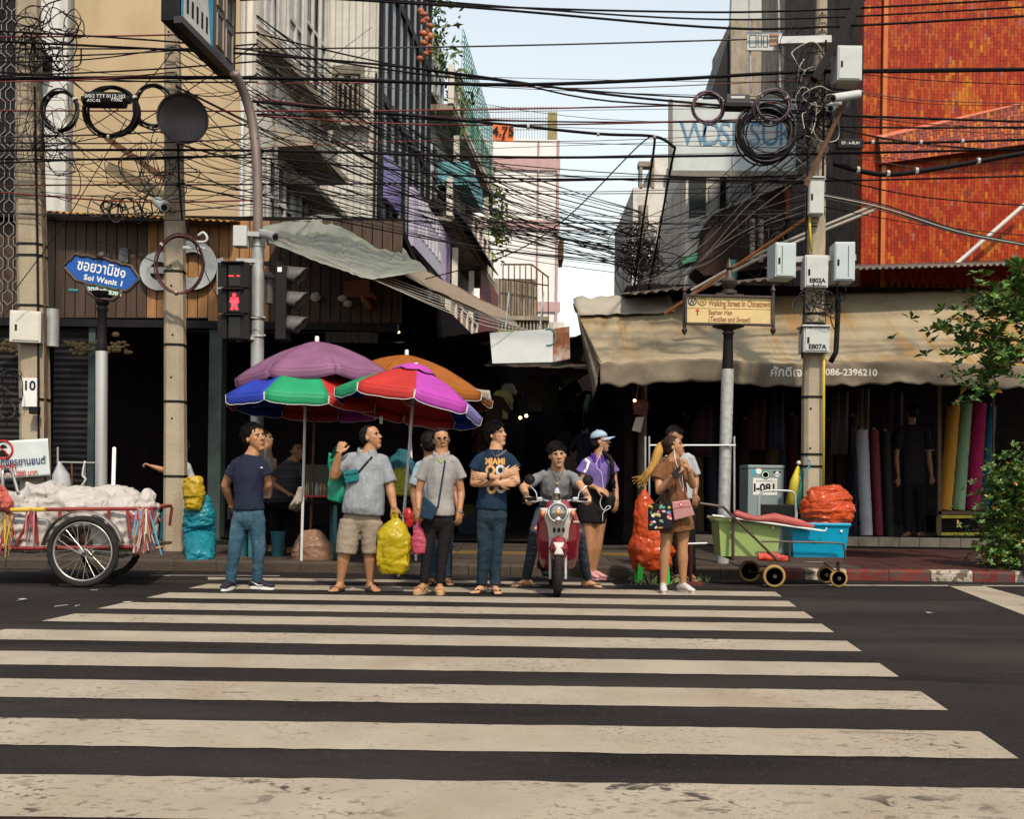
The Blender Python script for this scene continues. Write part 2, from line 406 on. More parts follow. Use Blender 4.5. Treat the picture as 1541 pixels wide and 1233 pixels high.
# ------------------------------------------------------------------ facade helper
class Face:
    def __init__(s, A, d, nrm=None):
        s.A = Vector(A); s.d = Vector(d).normalized(); n = Vector((s.d.y, -s.d.x, 0))
        s.n = n if nrm is None else Vector(nrm).normalized()
        s.rot = Matrix((s.d, s.n, Vector((0, 0, 1)))).transposed()
    def at(s, px, py):
        d = P(px, py, 10) - CAMP; t = (s.A - CAMP).dot(s.n) / d.dot(s.n); p = CAMP + d * t
        return ((p - s.A).dot(s.d), p.z)
    def pt(s, u, z, n=0.0): return s.A + s.d * u + s.n * n + Vector((0, 0, z - s.A.z))
    def box(s, mb, u0, u1, z0, z1, n0=-.1, n1=0.0, mi=0):
        c = s.pt((u0 + u1) / 2, (z0 + z1) / 2, (n0 + n1) / 2)
        return mb.box(c, (abs(u1 - u0), abs(n1 - n0), abs(z1 - z0)), s.rot, mi)
    def pbox(s, mb, p0, p1, n0=-.1, n1=0.0, mi=0):
        u0, z0 = s.at(*p0); u1, z1 = s.at(*p1); return s.box(mb, u0, u1, z0, z1, n0, n1, mi)
    def bar(s, mb, u0, z0, u1, z1, n, w, mi=0): return mb.bar(s.pt(u0, z0, n), s.pt(u1, z1, n), w, w, mi, up=s.n)

m_dark = M('shade_dark_wall', (0.013, 0.0095, 0.010), spec=.03, rough=0.9, var=0.3)  # near-black colour stands in for the shade inside the shops and lane
m_yel = M('yellow_plaster', (0.45, 0.345, 0.215), rough=0.85, var=0.10, scale=1.2, bump=0.15, bscale=25, dirt=0.35, dirtcol=(0.25, 0.16, 0.07), dscale=0.7, dstretch=(2.5, 1, 0.4))
m_wht = M('white_plaster', (0.60, 0.60, 0.58), rough=0.85, var=0.08, scale=1.5, bump=0.15, bscale=25, dirt=0.5, dirtcol=(0.25, 0.22, 0.18), dscale=1.2, dstretch=(3, 1, .35))
m_dwht = M('stained_plaster', (0.66, 0.62, 0.55), rough=0.9, var=0.14, scale=1.5, bump=0.3, bscale=20, dirt=0.65, dirtcol=(0.16, 0.12, 0.085), dscale=1.3, dstretch=(3, 3, .4))
m_conc = M('raw_concrete', (0.30, 0.255, 0.20), rough=0.9, var=0.2, scale=2, bump=0.4, bscale=30, dirt=0.8, dirtcol=(0.07, 0.055, 0.045), dscale=1.6, dstretch=(2, 2, .5))
m_glass = M('window_glass', (0.05, 0.06, 0.065), rough=0.08, var=0.2, spec=0.8)
m_gframe = M('window_frame_white', (0.50, 0.49, 0.46), rough=0.6, var=0.12, dirt=0.4, dirtcol=(.2, .17, .14))
m_black = M('black_metal', (0.010, 0.0095, 0.011), spec=.2, rough=0.5, var=0.2)
m_rust = M('rusted_iron', (0.11, 0.055, 0.03), rough=0.85, var=0.35, scale=9, bump=0.3)
m_teal = M('teal_metal', (0.03, 0.22, 0.22), rough=0.6, var=0.2, dirt=.4)
m_foli = M('leaf_green', (0.055, 0.11, 0.02), rough=0.55, var=0.35, scale=9, sss=0.0)
m_leafy = M('leaf_young', (0.13, 0.16, 0.03), rough=0.5, var=0.3, scale=9)
m_bark = M('bark', (0.10, 0.07, 0.045), rough=0.9, var=0.3, bump=0.5)

def window(par, face, u0, u1, z0, z1, cols=2, rows=2, n=0.02, mf=None, mg=None, fw=0.05, name='window'):
    w = face.box(MB(), u0, u1, z0, z1, n - .04, n - .02).build('window', mg or m_glass, par)
    for i in range(cols + 1):
        u = u0 + (u1 - u0) * i / cols; face.box(MB(), u - fw / 2, u + fw / 2, z0, z1, n - .018, n + .03).build('glazing_bar', mf or m_gframe, w)
    for i in range(rows + 1):
        z = z0 + (z1 - z0) * i / rows; face.box(MB(), u0, u1, z - fw / 2, z + fw / 2, n - .015, n + .025).build('transom', mf or m_gframe, w)
    return w
def leaf_cloud(pts_fn, n, size, rng, mb=None, col3=None):
    mb = mb or MB()
    for i in range(n):
        c, nr = pts_fn(rng)
        a = Vector((rng.gauss(0, 1), rng.gauss(0, 1), rng.gauss(0, .8))).normalized(); b = a.orthogonal().normalized()
        q = Matrix.Rotation(rng.uniform(0, 6.28), 3, a); b = q @ b; s = size * rng.uniform(.6, 1.3)
        t = a.cross(b); 
        mb.add([c - b * s, c + t * s * .38 + a * s * .1, c + b * s, c - t * s * .38 + a * s * .1], [(0, 1, 2, 3)], mi=rng.choice([0, 0, 0, 1]))
    return mb

# ---------------------------------------------------------------- yellow shop house
FY = 16.5
yb = thing('yellow_building', (W(220, FY), FY, 0), 'yellow plastered shop house behind the loudspeaker pole, with a white pilaster', 'building')
ff = Face((0, FY, 0), (1, 0, 0))
ff.pbox(MB(), (108, 335), (366, -260), -6, 0).build('wall', m_yel, yb)
ff.pbox(MB(), (-60, 335), (108, -260), -6, .06).build('pilaster', m_wht, yb)
ff.pbox(MB(), (366.3, 420), (372, -260), -.3, .12).build('corner_strip', m_wht, yb)
mb = MB(); mb.bar(P(160, 207, 16.2), P(249, 270, 16.3), .07, .09); mb.build('drain_pipe', m_rust, yb)
ff.pbox(MB(), (62, 90), (82, 110), 0.08, .5).build('wall_bracket', m_black, yb)
# upper vent slot
# lattice at the edge
lb_ = thing('lattice_screen', (W(0, 15.9), 15.9, 4.6), 'black screen of linked pale hexagons beside the numbered concrete pole', 'screen')
fl = Face((0, 15.9, 0), (1, 0, 0)); fl.pbox(MB(), (-90, 325), (26, -250), -.06, 0).build('back_panel', m_black, lb_)
m_lat = M('lattice_steel', (0.26, 0.245, 0.22), rough=0.5, metal=.4, var=0.2)
hx = 0.10
for ix in range(-1, 9):
    mb = MB()
    for iz in range(-2, 30):
        x = W(26, 15.9) - 0.02 - ix * 2 * hx * .8; z = 4.5 + iz * 0.36 + (0.18 if ix % 2 else 0)
        p = [(x, z - .12), (x + hx * .8, z - .05), (x + hx * .8, z + .05), (x, z + .12), (x - hx * .8, z + .05), (x - hx * .8, z - .05)]
        for k in range(6): mb.bar((p[k][0], 15.885, p[k][1]), (p[(k + 1) % 6][0], 15.885, p[(k + 1) % 6][1]), .010)
        mb.bar((x, 15.885, z + .12), (x, 15.885, z + .24), .010)
    mb.build('lattice_strand', m_lat, lb_)

# ---------------------------------------------------------------- fascia, shutters, shop interiors (street row at the yellow house)
fz = thing('shop_front', (W(300, 16.2), 16.2, PZ), 'dark shop front below a brown plank fascia with cut-out chrome letters', 'shop front')
f2 = Face((0, 16.1, 0), (1, 0, 0))
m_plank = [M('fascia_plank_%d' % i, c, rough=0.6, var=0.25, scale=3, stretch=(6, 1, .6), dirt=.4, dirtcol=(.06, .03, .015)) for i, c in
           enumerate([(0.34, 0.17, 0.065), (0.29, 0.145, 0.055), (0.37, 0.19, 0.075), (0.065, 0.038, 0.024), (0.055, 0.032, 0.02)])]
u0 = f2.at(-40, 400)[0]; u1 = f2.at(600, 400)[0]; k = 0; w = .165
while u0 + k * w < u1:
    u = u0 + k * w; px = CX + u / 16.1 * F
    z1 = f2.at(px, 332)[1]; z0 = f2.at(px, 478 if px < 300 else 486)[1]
    f2.box(MB(), u + .008, u + w - .008, z0, z1, -.03 + prng.uniform(-.006, .006), 0.0).build('plank', m_plank[prng.choice([3, 4]) if px < 203 or px > 400 else prng.choice([0, 1, 2])], fz)  # planks past the tarp edge take dark colours in place of its shade
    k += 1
f2.box(MB(), u0, u1, f2.at(200, 478)[1] - .02, f2.at(200, 332)[1], -.12, -.05).build('backing_board', m_dark, fz)
f2.box(MB(), u0, u1, f2.at(200, 482)[1] - .12, f2.at(200, 480)[1] - .02, -.15, .05).build('lintel', m_black, fz)
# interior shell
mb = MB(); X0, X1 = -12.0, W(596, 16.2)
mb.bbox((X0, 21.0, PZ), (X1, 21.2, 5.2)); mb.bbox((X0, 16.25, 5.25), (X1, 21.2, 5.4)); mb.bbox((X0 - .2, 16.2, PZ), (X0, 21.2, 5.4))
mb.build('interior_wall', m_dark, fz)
m_shut = M('roller_shutter', (0.022, 0.021, 0.022), rough=0.6, metal=.3, var=0.2)
for a, b in ((76, 128), (-60, 30)):
    ua, ub = f2.at(a, 600)[0], f2.at(b, 600)[0]; 
    for i in range(34):
        z = PZ + .05 + i * .1
        mb = MB(); mb.prism([f2.pt(ua, z, -.12), f2.pt(ua, z + .05, -.095), f2.pt(ua, z + .098, -.12), f2.pt(ua, z + .098, -.14), f2.pt(ua, z, -.14)], (ub - ua, 0, 0))
        mb.build('shutter_slat', m_shut, fz)
for a, b in ((128, 143), (310, 334), (30, 36)):
    f2.pbox(MB(), (a, 850), (b, 484), -.3, -.02).build('column', M('door_column', (0.04, 0.06, 0.056), rough=.6, var=.25), fz)
# carved brackets under the lintel
m_carv = M('carved_bracket', (0.085, 0.06, 0.03), rough=.7, var=.4, scale=8, bump=.4)
for cx in (20, 125, 175):
    mb = MB()
    for i in range(26):
        p = P(cx + prng.gauss(0, 13), 523 + prng.gauss(0, 7), 15.95); mb.sphere(p, (prng.uniform(.03, .07), .03, prng.uniform(.025, .05)), 6, 4)
    mb.build('carved_bracket', m_carv, fz)
# chrome letters on the fascia
m_chr = M('chrome_letter', (0.45, 0.45, 0.44), rough=0.22, metal=0.9, var=0.25, scale=3)
def ring_prism(c, ro, ri, a0, a1, n, d, y):
    mb = MB()
    for i in range(n):
        t0 = a0 + (a1 - a0) * i / n; t1 = a0 + (a1 - a0) * (i + 1) / n
        q = [(c[0] + r * math.cos(t), y, c[1] + r * math.sin(t)) for r, t in ((ri, t0), (ro, t0), (ro, t1), (ri, t1))]
        mb.prism(q, (0, -d, 0))
    return mb
def fascia_pt(px, py): p = P(px, py, 16.05); return (p.x, p.z)
ce = fascia_pt(241, 409); mb = ring_prism(ce, .31, .15, R(30), R(330), 22, .06, 16.05); mb.bbox((ce[0] - .2, 15.99, ce[1] - .04), (ce[0] + .29, 16.05, ce[1] + .06)); mb.build('letter', m_chr, fz)
ce = fascia_pt(291, 400); ring_prism(ce, .40, .21, R(-150), R(140), 24, .06, 16.05).build('letter', m_chr, fz)
mb = MB(); a = P(333, 444, 16.03); b = P(333, 392, 16.03); mb.bar(a, b, .13, .06, up=(0, 1, 0)); mb.bar(P(322, 396, 16.02), P(337, 392, 16.02), .09, .05, up=(0, 1, 0)); mb.build('letter', m_chr, fz)
f2.pbox(MB(), (181, 396), (195, 375), 0.01, .07).build('letter', M('letter_grey', (.09, .09, .09), rough=.5), fz)
# cut-out shapes in the shade: orange panel with rounded arms, white rounded pieces
m_or = M('cutout_orange', (0.22, 0.075, 0.03), rough=.6, var=.15); m_ow = M('cutout_white', (0.42, 0.40, 0.36), rough=.6, var=.1)
cy = 16.02
mb = MB(); mb.prism([P(*p, cy) for p in ((519, 425), (556, 420), (558, 447), (536, 449), (520, 446))], (0, -.05, 0)); mb.build('cutout_panel', m_or, fz)
mb = MB(); mb.tube([P(548, 447, cy - .03), P(560, 443, cy - .03), P(566, 449, cy - .03)], [.05, .06, .045], 8, round_end=True); mb.tube([P(548, 450, cy - .03), P(558, 462, cy - .03)], [.06, .055], 8, round_end=True); mb.build('cutout_arm', m_or, fz, smooth=True)
for q_, r_ in (((516, 449), (.085, .03, .055)), ((475, 447), (.09, .03, .08)), ((524, 457), (.08, .03, .06))): MB().sphere(P(*q_, cy - .01), r_, 10, 6).build('cutout_spot', m_ow, fz, smooth=True)
# small corrugated canopy lip above the fascia
m_ycor = M('corrugated_ochre', (0.36, 0.20, 0.05), rough=.7, var=.3, dirt=.6, dirtcol=(.12, .05, .02), dscale=4)
def corrugated(a, b, back, amp, per, name, mat, par=None, n_per=4, thick=.006, drop=0):
    a, b = Vector(a), Vector(b); L = (b - a).length; k = max(4, int(L / per * n_per)); bk = Vector(back)
    mb = MB(); vs = []
    for i in range(k + 1):
        t = i / k; p = a.lerp(b, t); q = amp * math.sin(2 * math.pi * t * L / per) + prng.uniform(-.15, .15) * amp
        vs += [p + Vector((0, 0, q)), p + bk + Vector((0, 0, q))]
    mb.add(vs, [(2 * i, 2 * i + 2, 2 * i + 3, 2 * i + 1) for i in range(k)])
    return mb.build(name, mat, par, thick=thick, smooth=True)
o = corrugated(P(20, 316, 15.7), P(350, 333, 15.7), (0, .45, .1), .02, .11, 'corrugated_canopy', m_ycor); tag(o, 'narrow ochre corrugated metal canopy above the brown plank fascia', 'canopy')

# ---------------------------------------------------------------- stained white house, side wall running back along the lane
A = Vector((W(371, FY), FY, 0)); fw_ = Face(A, DIR)
wb = thing('white_house', A, 'stained white house wall with tall framed windows and deep concrete window hoods', 'building')
uE = fw_.at(494, 300)[0]
fw_.box(MB(), 0, uE, 4.2, 16, -3, 0).build('wall', m_dwht, wb)
m_pal = M('pale_curtain', (0.42, 0.43, 0.42), rough=.7, var=.1, stretch=(14, 14, .6), scale=4)
def pw(x0, y0, x1, y1, cols, rows, mg=None):
    # window between two pixel columns; heights measured at the near jamb
    u0, z0 = fw_.at(x0, y0); u1, _ = fw_.at(x1, y0); _, z1 = fw_.at(x0, y1)
    return window(wb, fw_, u0, u1, z0, z1, cols, rows, .03, None, mg, .07)
pw(396, 66, 416, -210, 2, 3, m_pal); pw(430, 110, 452, -160, 2, 3, m_pal); pw(456, 120, 487, -160, 3, 3)
pw(383, 330, 393, 215, 1, 2); pw(400, 350, 436, 235, 3, 2); pw(445, 372, 480, 290, 3, 2)
for (x0, y0, x1, dz, dn) in ((388, 62, 490, .16, .35), (408, 210, 470, .12, .75), (425, 268, 488, .1, .5)):
    u0, z = fw_.at(x0, y0); u1, _ = fw_.at(x1, y0)
    mb = MB(); mb.prism([fw_.pt(u0, z + .25, 0), fw_.pt(u0, z, dn), fw_.pt(u0, z - dz, dn), fw_.pt(u0, z - dz, 0)], fw_.d * (u1 - u0)); mb.build('window_hood', m_conc, wb)
for x, w_ in ((409, .06), (447, .05), (473, .07)):
    u, _ = fw_.at(x, 200); mb = MB(); mb.tube([fw_.pt(u, 4.4, .08), fw_.pt(u, 16, .08)], w_ / 2 + .01, 8); mb.build('drain_pipe', m_gframe, wb, smooth=True)
# corrugated end wall facing the street
Y2 = fw_.pt(uE, 0).y; xa, xb = fw_.pt(uE, 0).x - .02, W(566, Y2)
cb = thing('siding_house', (xa, Y2, 0), 'narrow end wall of pale ribbed metal siding with an ornamental vent window', 'building')
mb = MB(); n = int((xb - xa) / .035); vs = []
for i in range(n + 1):
    x = xa + (xb - xa) * i / n; y = Y2 - (0.03 if i % 4 < 2 else 0.0); vs += [(x, y, 4.0), (x, y, 17)]
mb.add(vs, [(2 * i, 2 * i + 2, 2 * i + 3, 2 * i + 1) for i in range(n)])
mb.build('siding', M('ribbed_siding', (0.52, 0.51, 0.47), rough=.6, var=.08, dirt=.5, dirtcol=(.22, .18, .13), dscale=1.5, dstretch=(4, 1, .3)), cb)
mb = MB(); mb.bbox((xa, Y2 + .05, 4.0), (xb, Y2 + 3, 17)); mb.build('wall', m_dark, cb)
ff3 = Face((0, Y2 - .035, 0), (1, 0, 0))
v = ff3.pbox(MB(), (500, 182), (549, 100), 0, .05).build('vent_window', M('vent_board', (.17, .15, .12), rough=.8, var=.3), cb)
mb = MB(); ff3.pbox(mb, (505, 174), (543, 112), .05, .055); mb.build('vent_opening', m_dark, v)
mb = MB()
for i in range(5):
    a, z0 = ff3.at(509 + i * 7.5, 172); _, z1 = ff3.at(509, 128); ff3.box(mb, a - .02, a + .02, z0, z1, .056, .075)
for i in range(3):
    a, z = ff3.at(514 + i * 10, 122 + (i % 2) * 4); mb.lathe([(.09, 0), (.09, .02), (.045, .02), (.045, 0)], ff3.pt(a, z, .06), 10, axis=(0, -1, 0))
mb.build('vent_ornament', M('vent_ornament', (.22, .19, .15), rough=.8), v)
mb = MB(); mb.prism([(W(497, Y2) , Y2 - .06, ff3.at(500, 183)[1]), (W(552, Y2), Y2 - .06, ff3.at(500, 183)[1]), (W(552, Y2), Y2 - .25, ff3.at(500, 189)[1]), (W(497, Y2), Y2 - .25, ff3.at(500, 189)[1])], (0, 0, -.06)); mb.build('window_ledge', m_conc, cb)
mb = MB(); mb.tube([(W(559, Y2), Y2 - .1, 4.2), (W(559, Y2), Y2 - .1, 9.6)], .025, 6); mb.build('cable_conduit', m_black, cb)

# ---------------------------------------------------------------- glazed house with black fins and purple sign
Ag = Vector((xb, Y2, 0)); fg = Face(Ag, DIR); uG = fg.at(645, 200)[0]
gb = thing('glazed_house', Ag, 'tall blue glazed house with black vertical fins along the lane', 'building')
m_bglass = M('facade_glass', (0.50, 0.58, 0.66), rough=0.15, var=0.15, spec=0.8)  # pale blue base colour carries the sky's reflection in the panes
uu = np.linspace(0, uG, 8); zz = [4.0, 6.6, 9.2, 11.8, 14.4, 17]
fg.box(MB(), 0, uG, 2.5, 17, -3, -.2).build('wall', m_dark, gb)
for i in range(7):
    for j in range(5):
        if zz[j] < 6: continue
        fg.box(MB(), uu[i] + .02, uu[i + 1] - .02, zz[j] + .02, zz[j + 1] - .02, -.08, -.04).build('glass_pane', m_bglass, gb)
for i in range(8):
    w_ = .17 if i in (0, 7) else .1; mb = MB(); fg.box(mb, uu[i] - w_ / 2, uu[i] + w_ / 2, 4.2, 17, -.04, .045); mb.build('fin', m_black, gb)
for j in range(1, 6):
    mb = MB(); fg.box(mb, 0, uG, zz[j] - .09, zz[j] + .09, -.1, .03); mb.build('transom_beam', m_black, gb)
m_purp = M('purple_sign', (0.20, 0.16, 0.42), rough=.4, var=.1); m_lil = M('lilac_sign', (0.42, 0.37, 0.50), rough=.4, var=.12)
u0, z1 = fg.at(567, 218); _, z0 = fg.at(567, 291)
mb = MB(); fg.box(mb, .08, uu[2], z0, z1, .05, .12); mb.build('sign_panel', m_purp, gb)
ps = thing('purple_shop_sign', fg.pt(1.9, 6, .5), 'slanting lilac shop sign with a purple end panel under the black fins', 'sign')
za = fg.at(588, 236)[1]; zb = fg.at(588, 300)[1]
mb = MB(); fg.box(mb, uu[2], uG + .9, zb - .9, za - .5, .3, .42); mb.build('sign_face', m_lil, ps)
mb = MB(); fg.box(mb, uG + .5, uG + .95, zb - .95, za - .45, .28, .44); mb.build('end_panel', M('deep_purple', (.12, .05, .2), rough=.4), ps)
m_sgl = M('faded_white_letters', (.66, .63, .68), rough=.5)
for r_ in range(2):
    for i in range(7):
        u = uu[2] + .5 + i * .42; z = za - .85 - r_ * .6
        fg.box(MB(), u, u + .24, z, z + .3 * (.7 + .3 * ((i * 7 + r_ * 3) % 3)), .42, .435).build('worn_letter', m_sgl, ps)
mb = MB(); c = fg.pt(fg.at(622, 50)[0], fg.at(622, 50)[1], .3)
for i in range(14): mb.sphere(c + Vector((prng.uniform(-.13, .13), prng.uniform(-.05, .05), (6 - i) * .085)), (prng.uniform(.05, .12), .07, prng.uniform(.06, .1)), 8, 6)
o = mb.build('wall_ornament', M('terracotta_glaze', (.35, .11, .05), rough=.5, var=.4, scale=9), smooth=True); tag(o, 'tall knobbly terracotta ornament fixed on the black fins', 'ornament')
# ---------------------------------------------------------------- balcony house further along
fb = Face(fg.pt(uG, 0, 0.0), DIR)
bb = thing('balcony_house', fb.A, 'weathered lane house with stacked concrete balconies and green netting', 'building')
fbo = Face(fg.pt(uG, 0, .55), DIR); L_ = fbo.at(742, 330)[0]; BT = fb.at(645, 108)[1]; BN = .62
fb.box(MB(), 0, L_, 3.5, BT, -3, -.1).build('wall', m_dwht, bb)
m_ylw = M('ochre_soffit', (.40, .28, .10), rough=.8, var=.2); m_mar = M('maroon_panel', (.17, .05, .05), rough=.7, var=.25, stretch=(1, 1, .2))
m_net = M('green_netting', (0.08, 0.38, 0.32), rough=.7, var=.2)
for j, z in enumerate((5.0, 8.0, 10.9)):
    mb = MB(); fb.box(mb, 0, L_, z - .16, z, -.1, BN); s_ = mb.build('balcony_slab', m_conc, bb)
    fb.box(MB(), 0, L_, z, z + .10, BN - .1, BN + .02).build('kerb_rail', m_dwht, s_); fb.box(MB(), 0, L_, z + .92, z + 1.0, BN - .09, BN + .01).build('rail', m_dwht, s_)
    nb = 9
    for i in range(nb):
        ua = L_ * i / nb; ub = L_ * (i + 1) / nb
        kind = (i * 3 + j * 5) % 4
        mb = MB(); fb.box(mb, ua + .04, ub - .04, z + .1, z + .9, BN - .07, BN - .03); mb.build('balustrade_panel', [M('cream_panel', (.50, .42, .30), rough=.8, var=.15, dirt=.6, dirtcol=(.2, .15, .1)), m_conc, MATS.get('cream_panel', m_dwht), m_mar][kind], s_)
        mb = MB(); fb.box(mb, ua - .04, ua + .04, z, z + (2.4 if i % 3 == 1 and j < 2 else 1.0), BN - .12, BN + .03); mb.build('post', m_dwht, s_)
    for i in range(5):
        ua = .5 + i * 2.6; window(bb, fb, ua, ua + 1.5, z + .5, z + 2.1, 2, 2, -.02)
mb = MB()
for i in range(16): fb.bar(mb, 1.2 + i * .4, 11.0, 1.2 + i * .4, 13.4 - i * .03, BN + .02, .015)
for i in range(16): fb.bar(mb, 1.2, 11.1 + i * .15, 7.5, 11.1 + i * .12, BN + .05, .018)
o = mb.build('netting', m_net, bb); o['kind'] = 'stuff'
mb = MB(); fb.box(mb, .3, 3.0, 8.9, 9.5, .2, 1.0); mb.build('teal_awning', M('teal_stripe', (.1, .3, .34), rough=.6, var=.4, scale=3, stretch=(8, 8, .1)), bb)
mb = MB(); mb.prism([fb.pt(.2, 8.9, .1), fb.pt(.2, 7.9, 1.0), fb.pt(.2, 7.85, 1.0), fb.pt(.2, 8.8, .1)], fb.d * 6.5); mb.build('dark_awning', m_black, bb)
mb = MB(); fb.box(mb, 5.0, 9.2, 5.1, 7.7, BN + .03, BN + .07); mb.build('maroon_shutter', m_mar, bb)
mb = MB(); mb.prism([fb.pt(1.0, 4.8, .1), fb.pt(1.0, 4.1, .9), fb.pt(1.0, 4.0, .9), fb.pt(1.0, 4.7, .1)], fb.d * 7); mb.build('ochre_awning', m_ylw, bb)
# creeper on the roofline
rg = random.Random(11)
def vine(r_): t = r_.random(); p = fb.pt(.2 + r_.gauss(0.5, .4), 16.2 - t * 5.6 + r_.gauss(0, .2), .3 + .35 * math.sin(t * 9) + r_.gauss(0, .22)); return p, None
o = leaf_cloud(vine, 520, .13, rg).build('creeper', [m_foli, m_leafy], recalc=False); tag(o, 'yellow-green creeper hanging from the roof beside the black fins', 'plant')
o = leaf_cloud(lambda r_: (fb.pt(L_ - .3 + r_.gauss(0, .35), 10.0 + r_.gauss(0, .6), .8 + r_.gauss(0, .2)), None), 260, .14, rg).build('balcony_plant', [m_leafy, m_foli], recalc=False); tag(o, 'small bright green bush growing at the end of a balcony', 'plant'); o['kind'] = 'stuff'

# ---------------------------------------------------------------- small concrete balcony house closing the lane, pink-banded tower
fc = Face((0, 42, 0), (1, 0, 0))
sb = thing('roof_terrace_house', (W(795, 42), 42, 0), 'low mossy concrete house with a railed roof terrace in front of the pink-banded tower', 'building')
fc.pbox(MB(), (742, 480), (808, 420), -4, 0).build('wall', m_conc, sb)
fc.pbox(MB(), (730, 640), (850, 483), -4, -.3).build('lower_wall', m_dwht, sb)
fc.pbox(MB(), (741, 484), (826, 479), -.5, .5).build('ledge', m_conc, sb)
for i in range(15):
    x = 744 + i * 5.3; fc.pbox(MB(), (x, 499), (x + 2.4, 485), .3, .4).build('baluster', m_conc, sb)
fc.pbox(MB(), (741, 505), (826, 500), -.3, .5).build('lower_rail', M('mossy_concrete', (.20, .19, .07), rough=.9, var=.3), sb)
mb = MB()
for x in np.linspace(757, 825, 9): mb.bar(P(x, 480, 41.6), P(x, 398 + (x > 800) * (x - 800) * .7, 41.6), .05)
mb.bar(P(757, 398, 41.6), P(800, 398, 41.6), .06); mb.bar(P(800, 398, 41.6), P(826, 418, 41.6), .06); mb.bar(P(757, 420, 41.6), P(826, 430, 41.6), .05)
mb.build('terrace_railing', m_rust, sb)
tw = thing('pink_tower', (W(780, 62), 62, 0), 'tall white tower block with pale pink bands at the end of the lane', 'building')
ft = Face((0, 62, 0), (1, 0, 0))
ft.pbox(MB(), (690, 700), (843, 210), -10, 0).build('wall', M('tower_white', (0.74, 0.72, 0.70), rough=.8, var=.04), tw)
m_pink = M('tower_pink', (0.46, 0.30, 0.30), rough=.8, var=.08)
for a, b in (((690, 255), (843, 240)), ((690, 345), (843, 332)), ((690, 468), (843, 455)), ((690, 560), (843, 548))):
    ft.pbox(MB(), a, b, 0, .12).build('band', m_pink, tw)
for x0, x1 in ((804, 812), (833, 842)): ft.pbox(MB(), (x0, 640), (x1, 212), .02, .14).build('band', m_pink, tw)
ft.pbox(MB(), (841, 392), (848, 363), -2, .3).build('balcony_box', m_rust, tw)
mb = MB()
for x in np.linspace(700, 838, 34): mb.bar(P(x, 213, 62.5), P(x, 160, 62.5), .05)
for y in (162, 178, 195): mb.bar(P(700, y, 62.5), P(838, y, 62.5), .05)
mb.build('roof_netting_frame', M('grey_steel', (.32, .33, .34), rough=.5, metal=.3), tw)
ft.pbox(MB(), (824, 206), (839, 166), -.5, -.3).build('roof_shutter', M('olive_panel', (.25, .22, .10), rough=.7), tw)
# orange clearance plate 4.75 hung on a cable across the lane
cp = thing('clearance_sign', P(757, 210, 12.7), 'orange height clearance plate reading 4.75 hung over the lane', 'sign')
MB().prism([P(742, 187, 12.7), P(773, 190, 12.7), P(773, 213, 12.7), P(742, 210, 12.7)], (0, .02, 0)).build('plate', M('orange_plate', (.62, .13, .02), rough=.5, var=.1), cp)
m_ink = M('black_ink', (.01, .01, .01), rough=.6, var=0)
word('4.75', .165, P(757.5, 198, 12.685), m_ink, cp, bold=.004); MB().prism([P(754, 205, 12.68), P(761, 205.4, 12.68), P(757.5, 210, 12.68)], (0, .002, 0)).build('arrow_mark', m_ink, cp)

# ---------------------------------------------------------------- houses on the other side of the lane
rb2 = thing('concrete_house', (W(980, 28), 28, 0), 'black-stained pale concrete house with an open roof frame behind the tangled cables', 'building')
fr = Face((0, 28, 0), (1, 0, 0))
m_stain = M('stained_concrete', (0.66, 0.63, 0.60), rough=.9, var=.1, dirt=.75, dirtcol=(.06, .05, .045), dscale=.7, bump=.3)
fr.pbox(MB(), (948, 640), (1035, 283), -5, 0).build('wall', m_stain, rb2)
fr.pbox(MB(), (985, 285), (1035, 235), -4, -.1).build('upper_block', m_stain, rb2)
mb = MB(); fr.pbox(mb, (962, 284), (967, 245), -.3, .0); fr.pbox(mb, (980, 284), (985, 236), -.3, 0); fr.pbox(mb, (961, 250), (985, 243), -.32, .02); mb.build('roof_frame', m_conc, rb2)
fr.pbox(MB(), (1002, 305), (1032, 255), .0, .1).build('grey_shutter', M('slate_panel', (.13, .14, .15), rough=.5), rb2)
window(rb2, fr, fr.at(955, 375)[0], fr.at(985, 375)[0], fr.at(955, 375)[1], fr.at(955, 345)[1], 2, 1, .03)
fr.pbox(MB(), (985, 376), (1060, 368), -.1, .8).build('ledge', m_dwht, rb2)
fr.pbox(MB(), (992, 440), (996, 376), .02, .1).build('door_post', m_black, rb2); fr.pbox(MB(), (1003, 440), (1008, 380), .02, .1).build('door_post', M('teal_grey', (.12, .17, .17)), rb2)
fr.pbox(MB(), (1008.3, 440), (1030, 382), .03, .06).build('door', m_pal, rb2)

sbh = thing('signboard_house', (W(1130, 22), 22, 0), 'dim house behind the pale blue-lettered board, with shutters and a dark timber bay', 'building')
fs_ = Face((0, 22, 0), (1, 0, 0))
fs_.pbox(MB(), (1030, 440), (1300, 258), -4, 0).build('wall', m_dwht, sbh)
fs_.pbox(MB(), (1210, 258.5), (1300, -200), -4, -.05).build('upper_wall', m_conc, sbh)
for x0, y0, x1, y1, m in ((1036, 358, 1062, 264, m_glass), (1066, 340, 1080, 280, m_pal), (1083, 330, 1092, 262, m_black), (1100, 310, 1125, 262, m_pal), (1130, 330, 1136, 262, m_black)):
    fs_.pbox(MB(), (x0, y0), (x1, y1), .0, .06).build('shutter', m, sbh)
fs_.pbox(MB(), (1114, 435), (1165, 396), .02, .08).build('curtain', M('stripe_curtain', (.45, .40, .30), rough=.8, var=.3, scale=2, stretch=(9, 1, .1)), sbh)
mb = MB(); y0_, y1_ = 19.6, 21.98
q = [P(1047, 404, 21), P(1072, 323, 21), P(1180, 280, 21), P(1180, 400, 21), P(1060, 415, 21)]
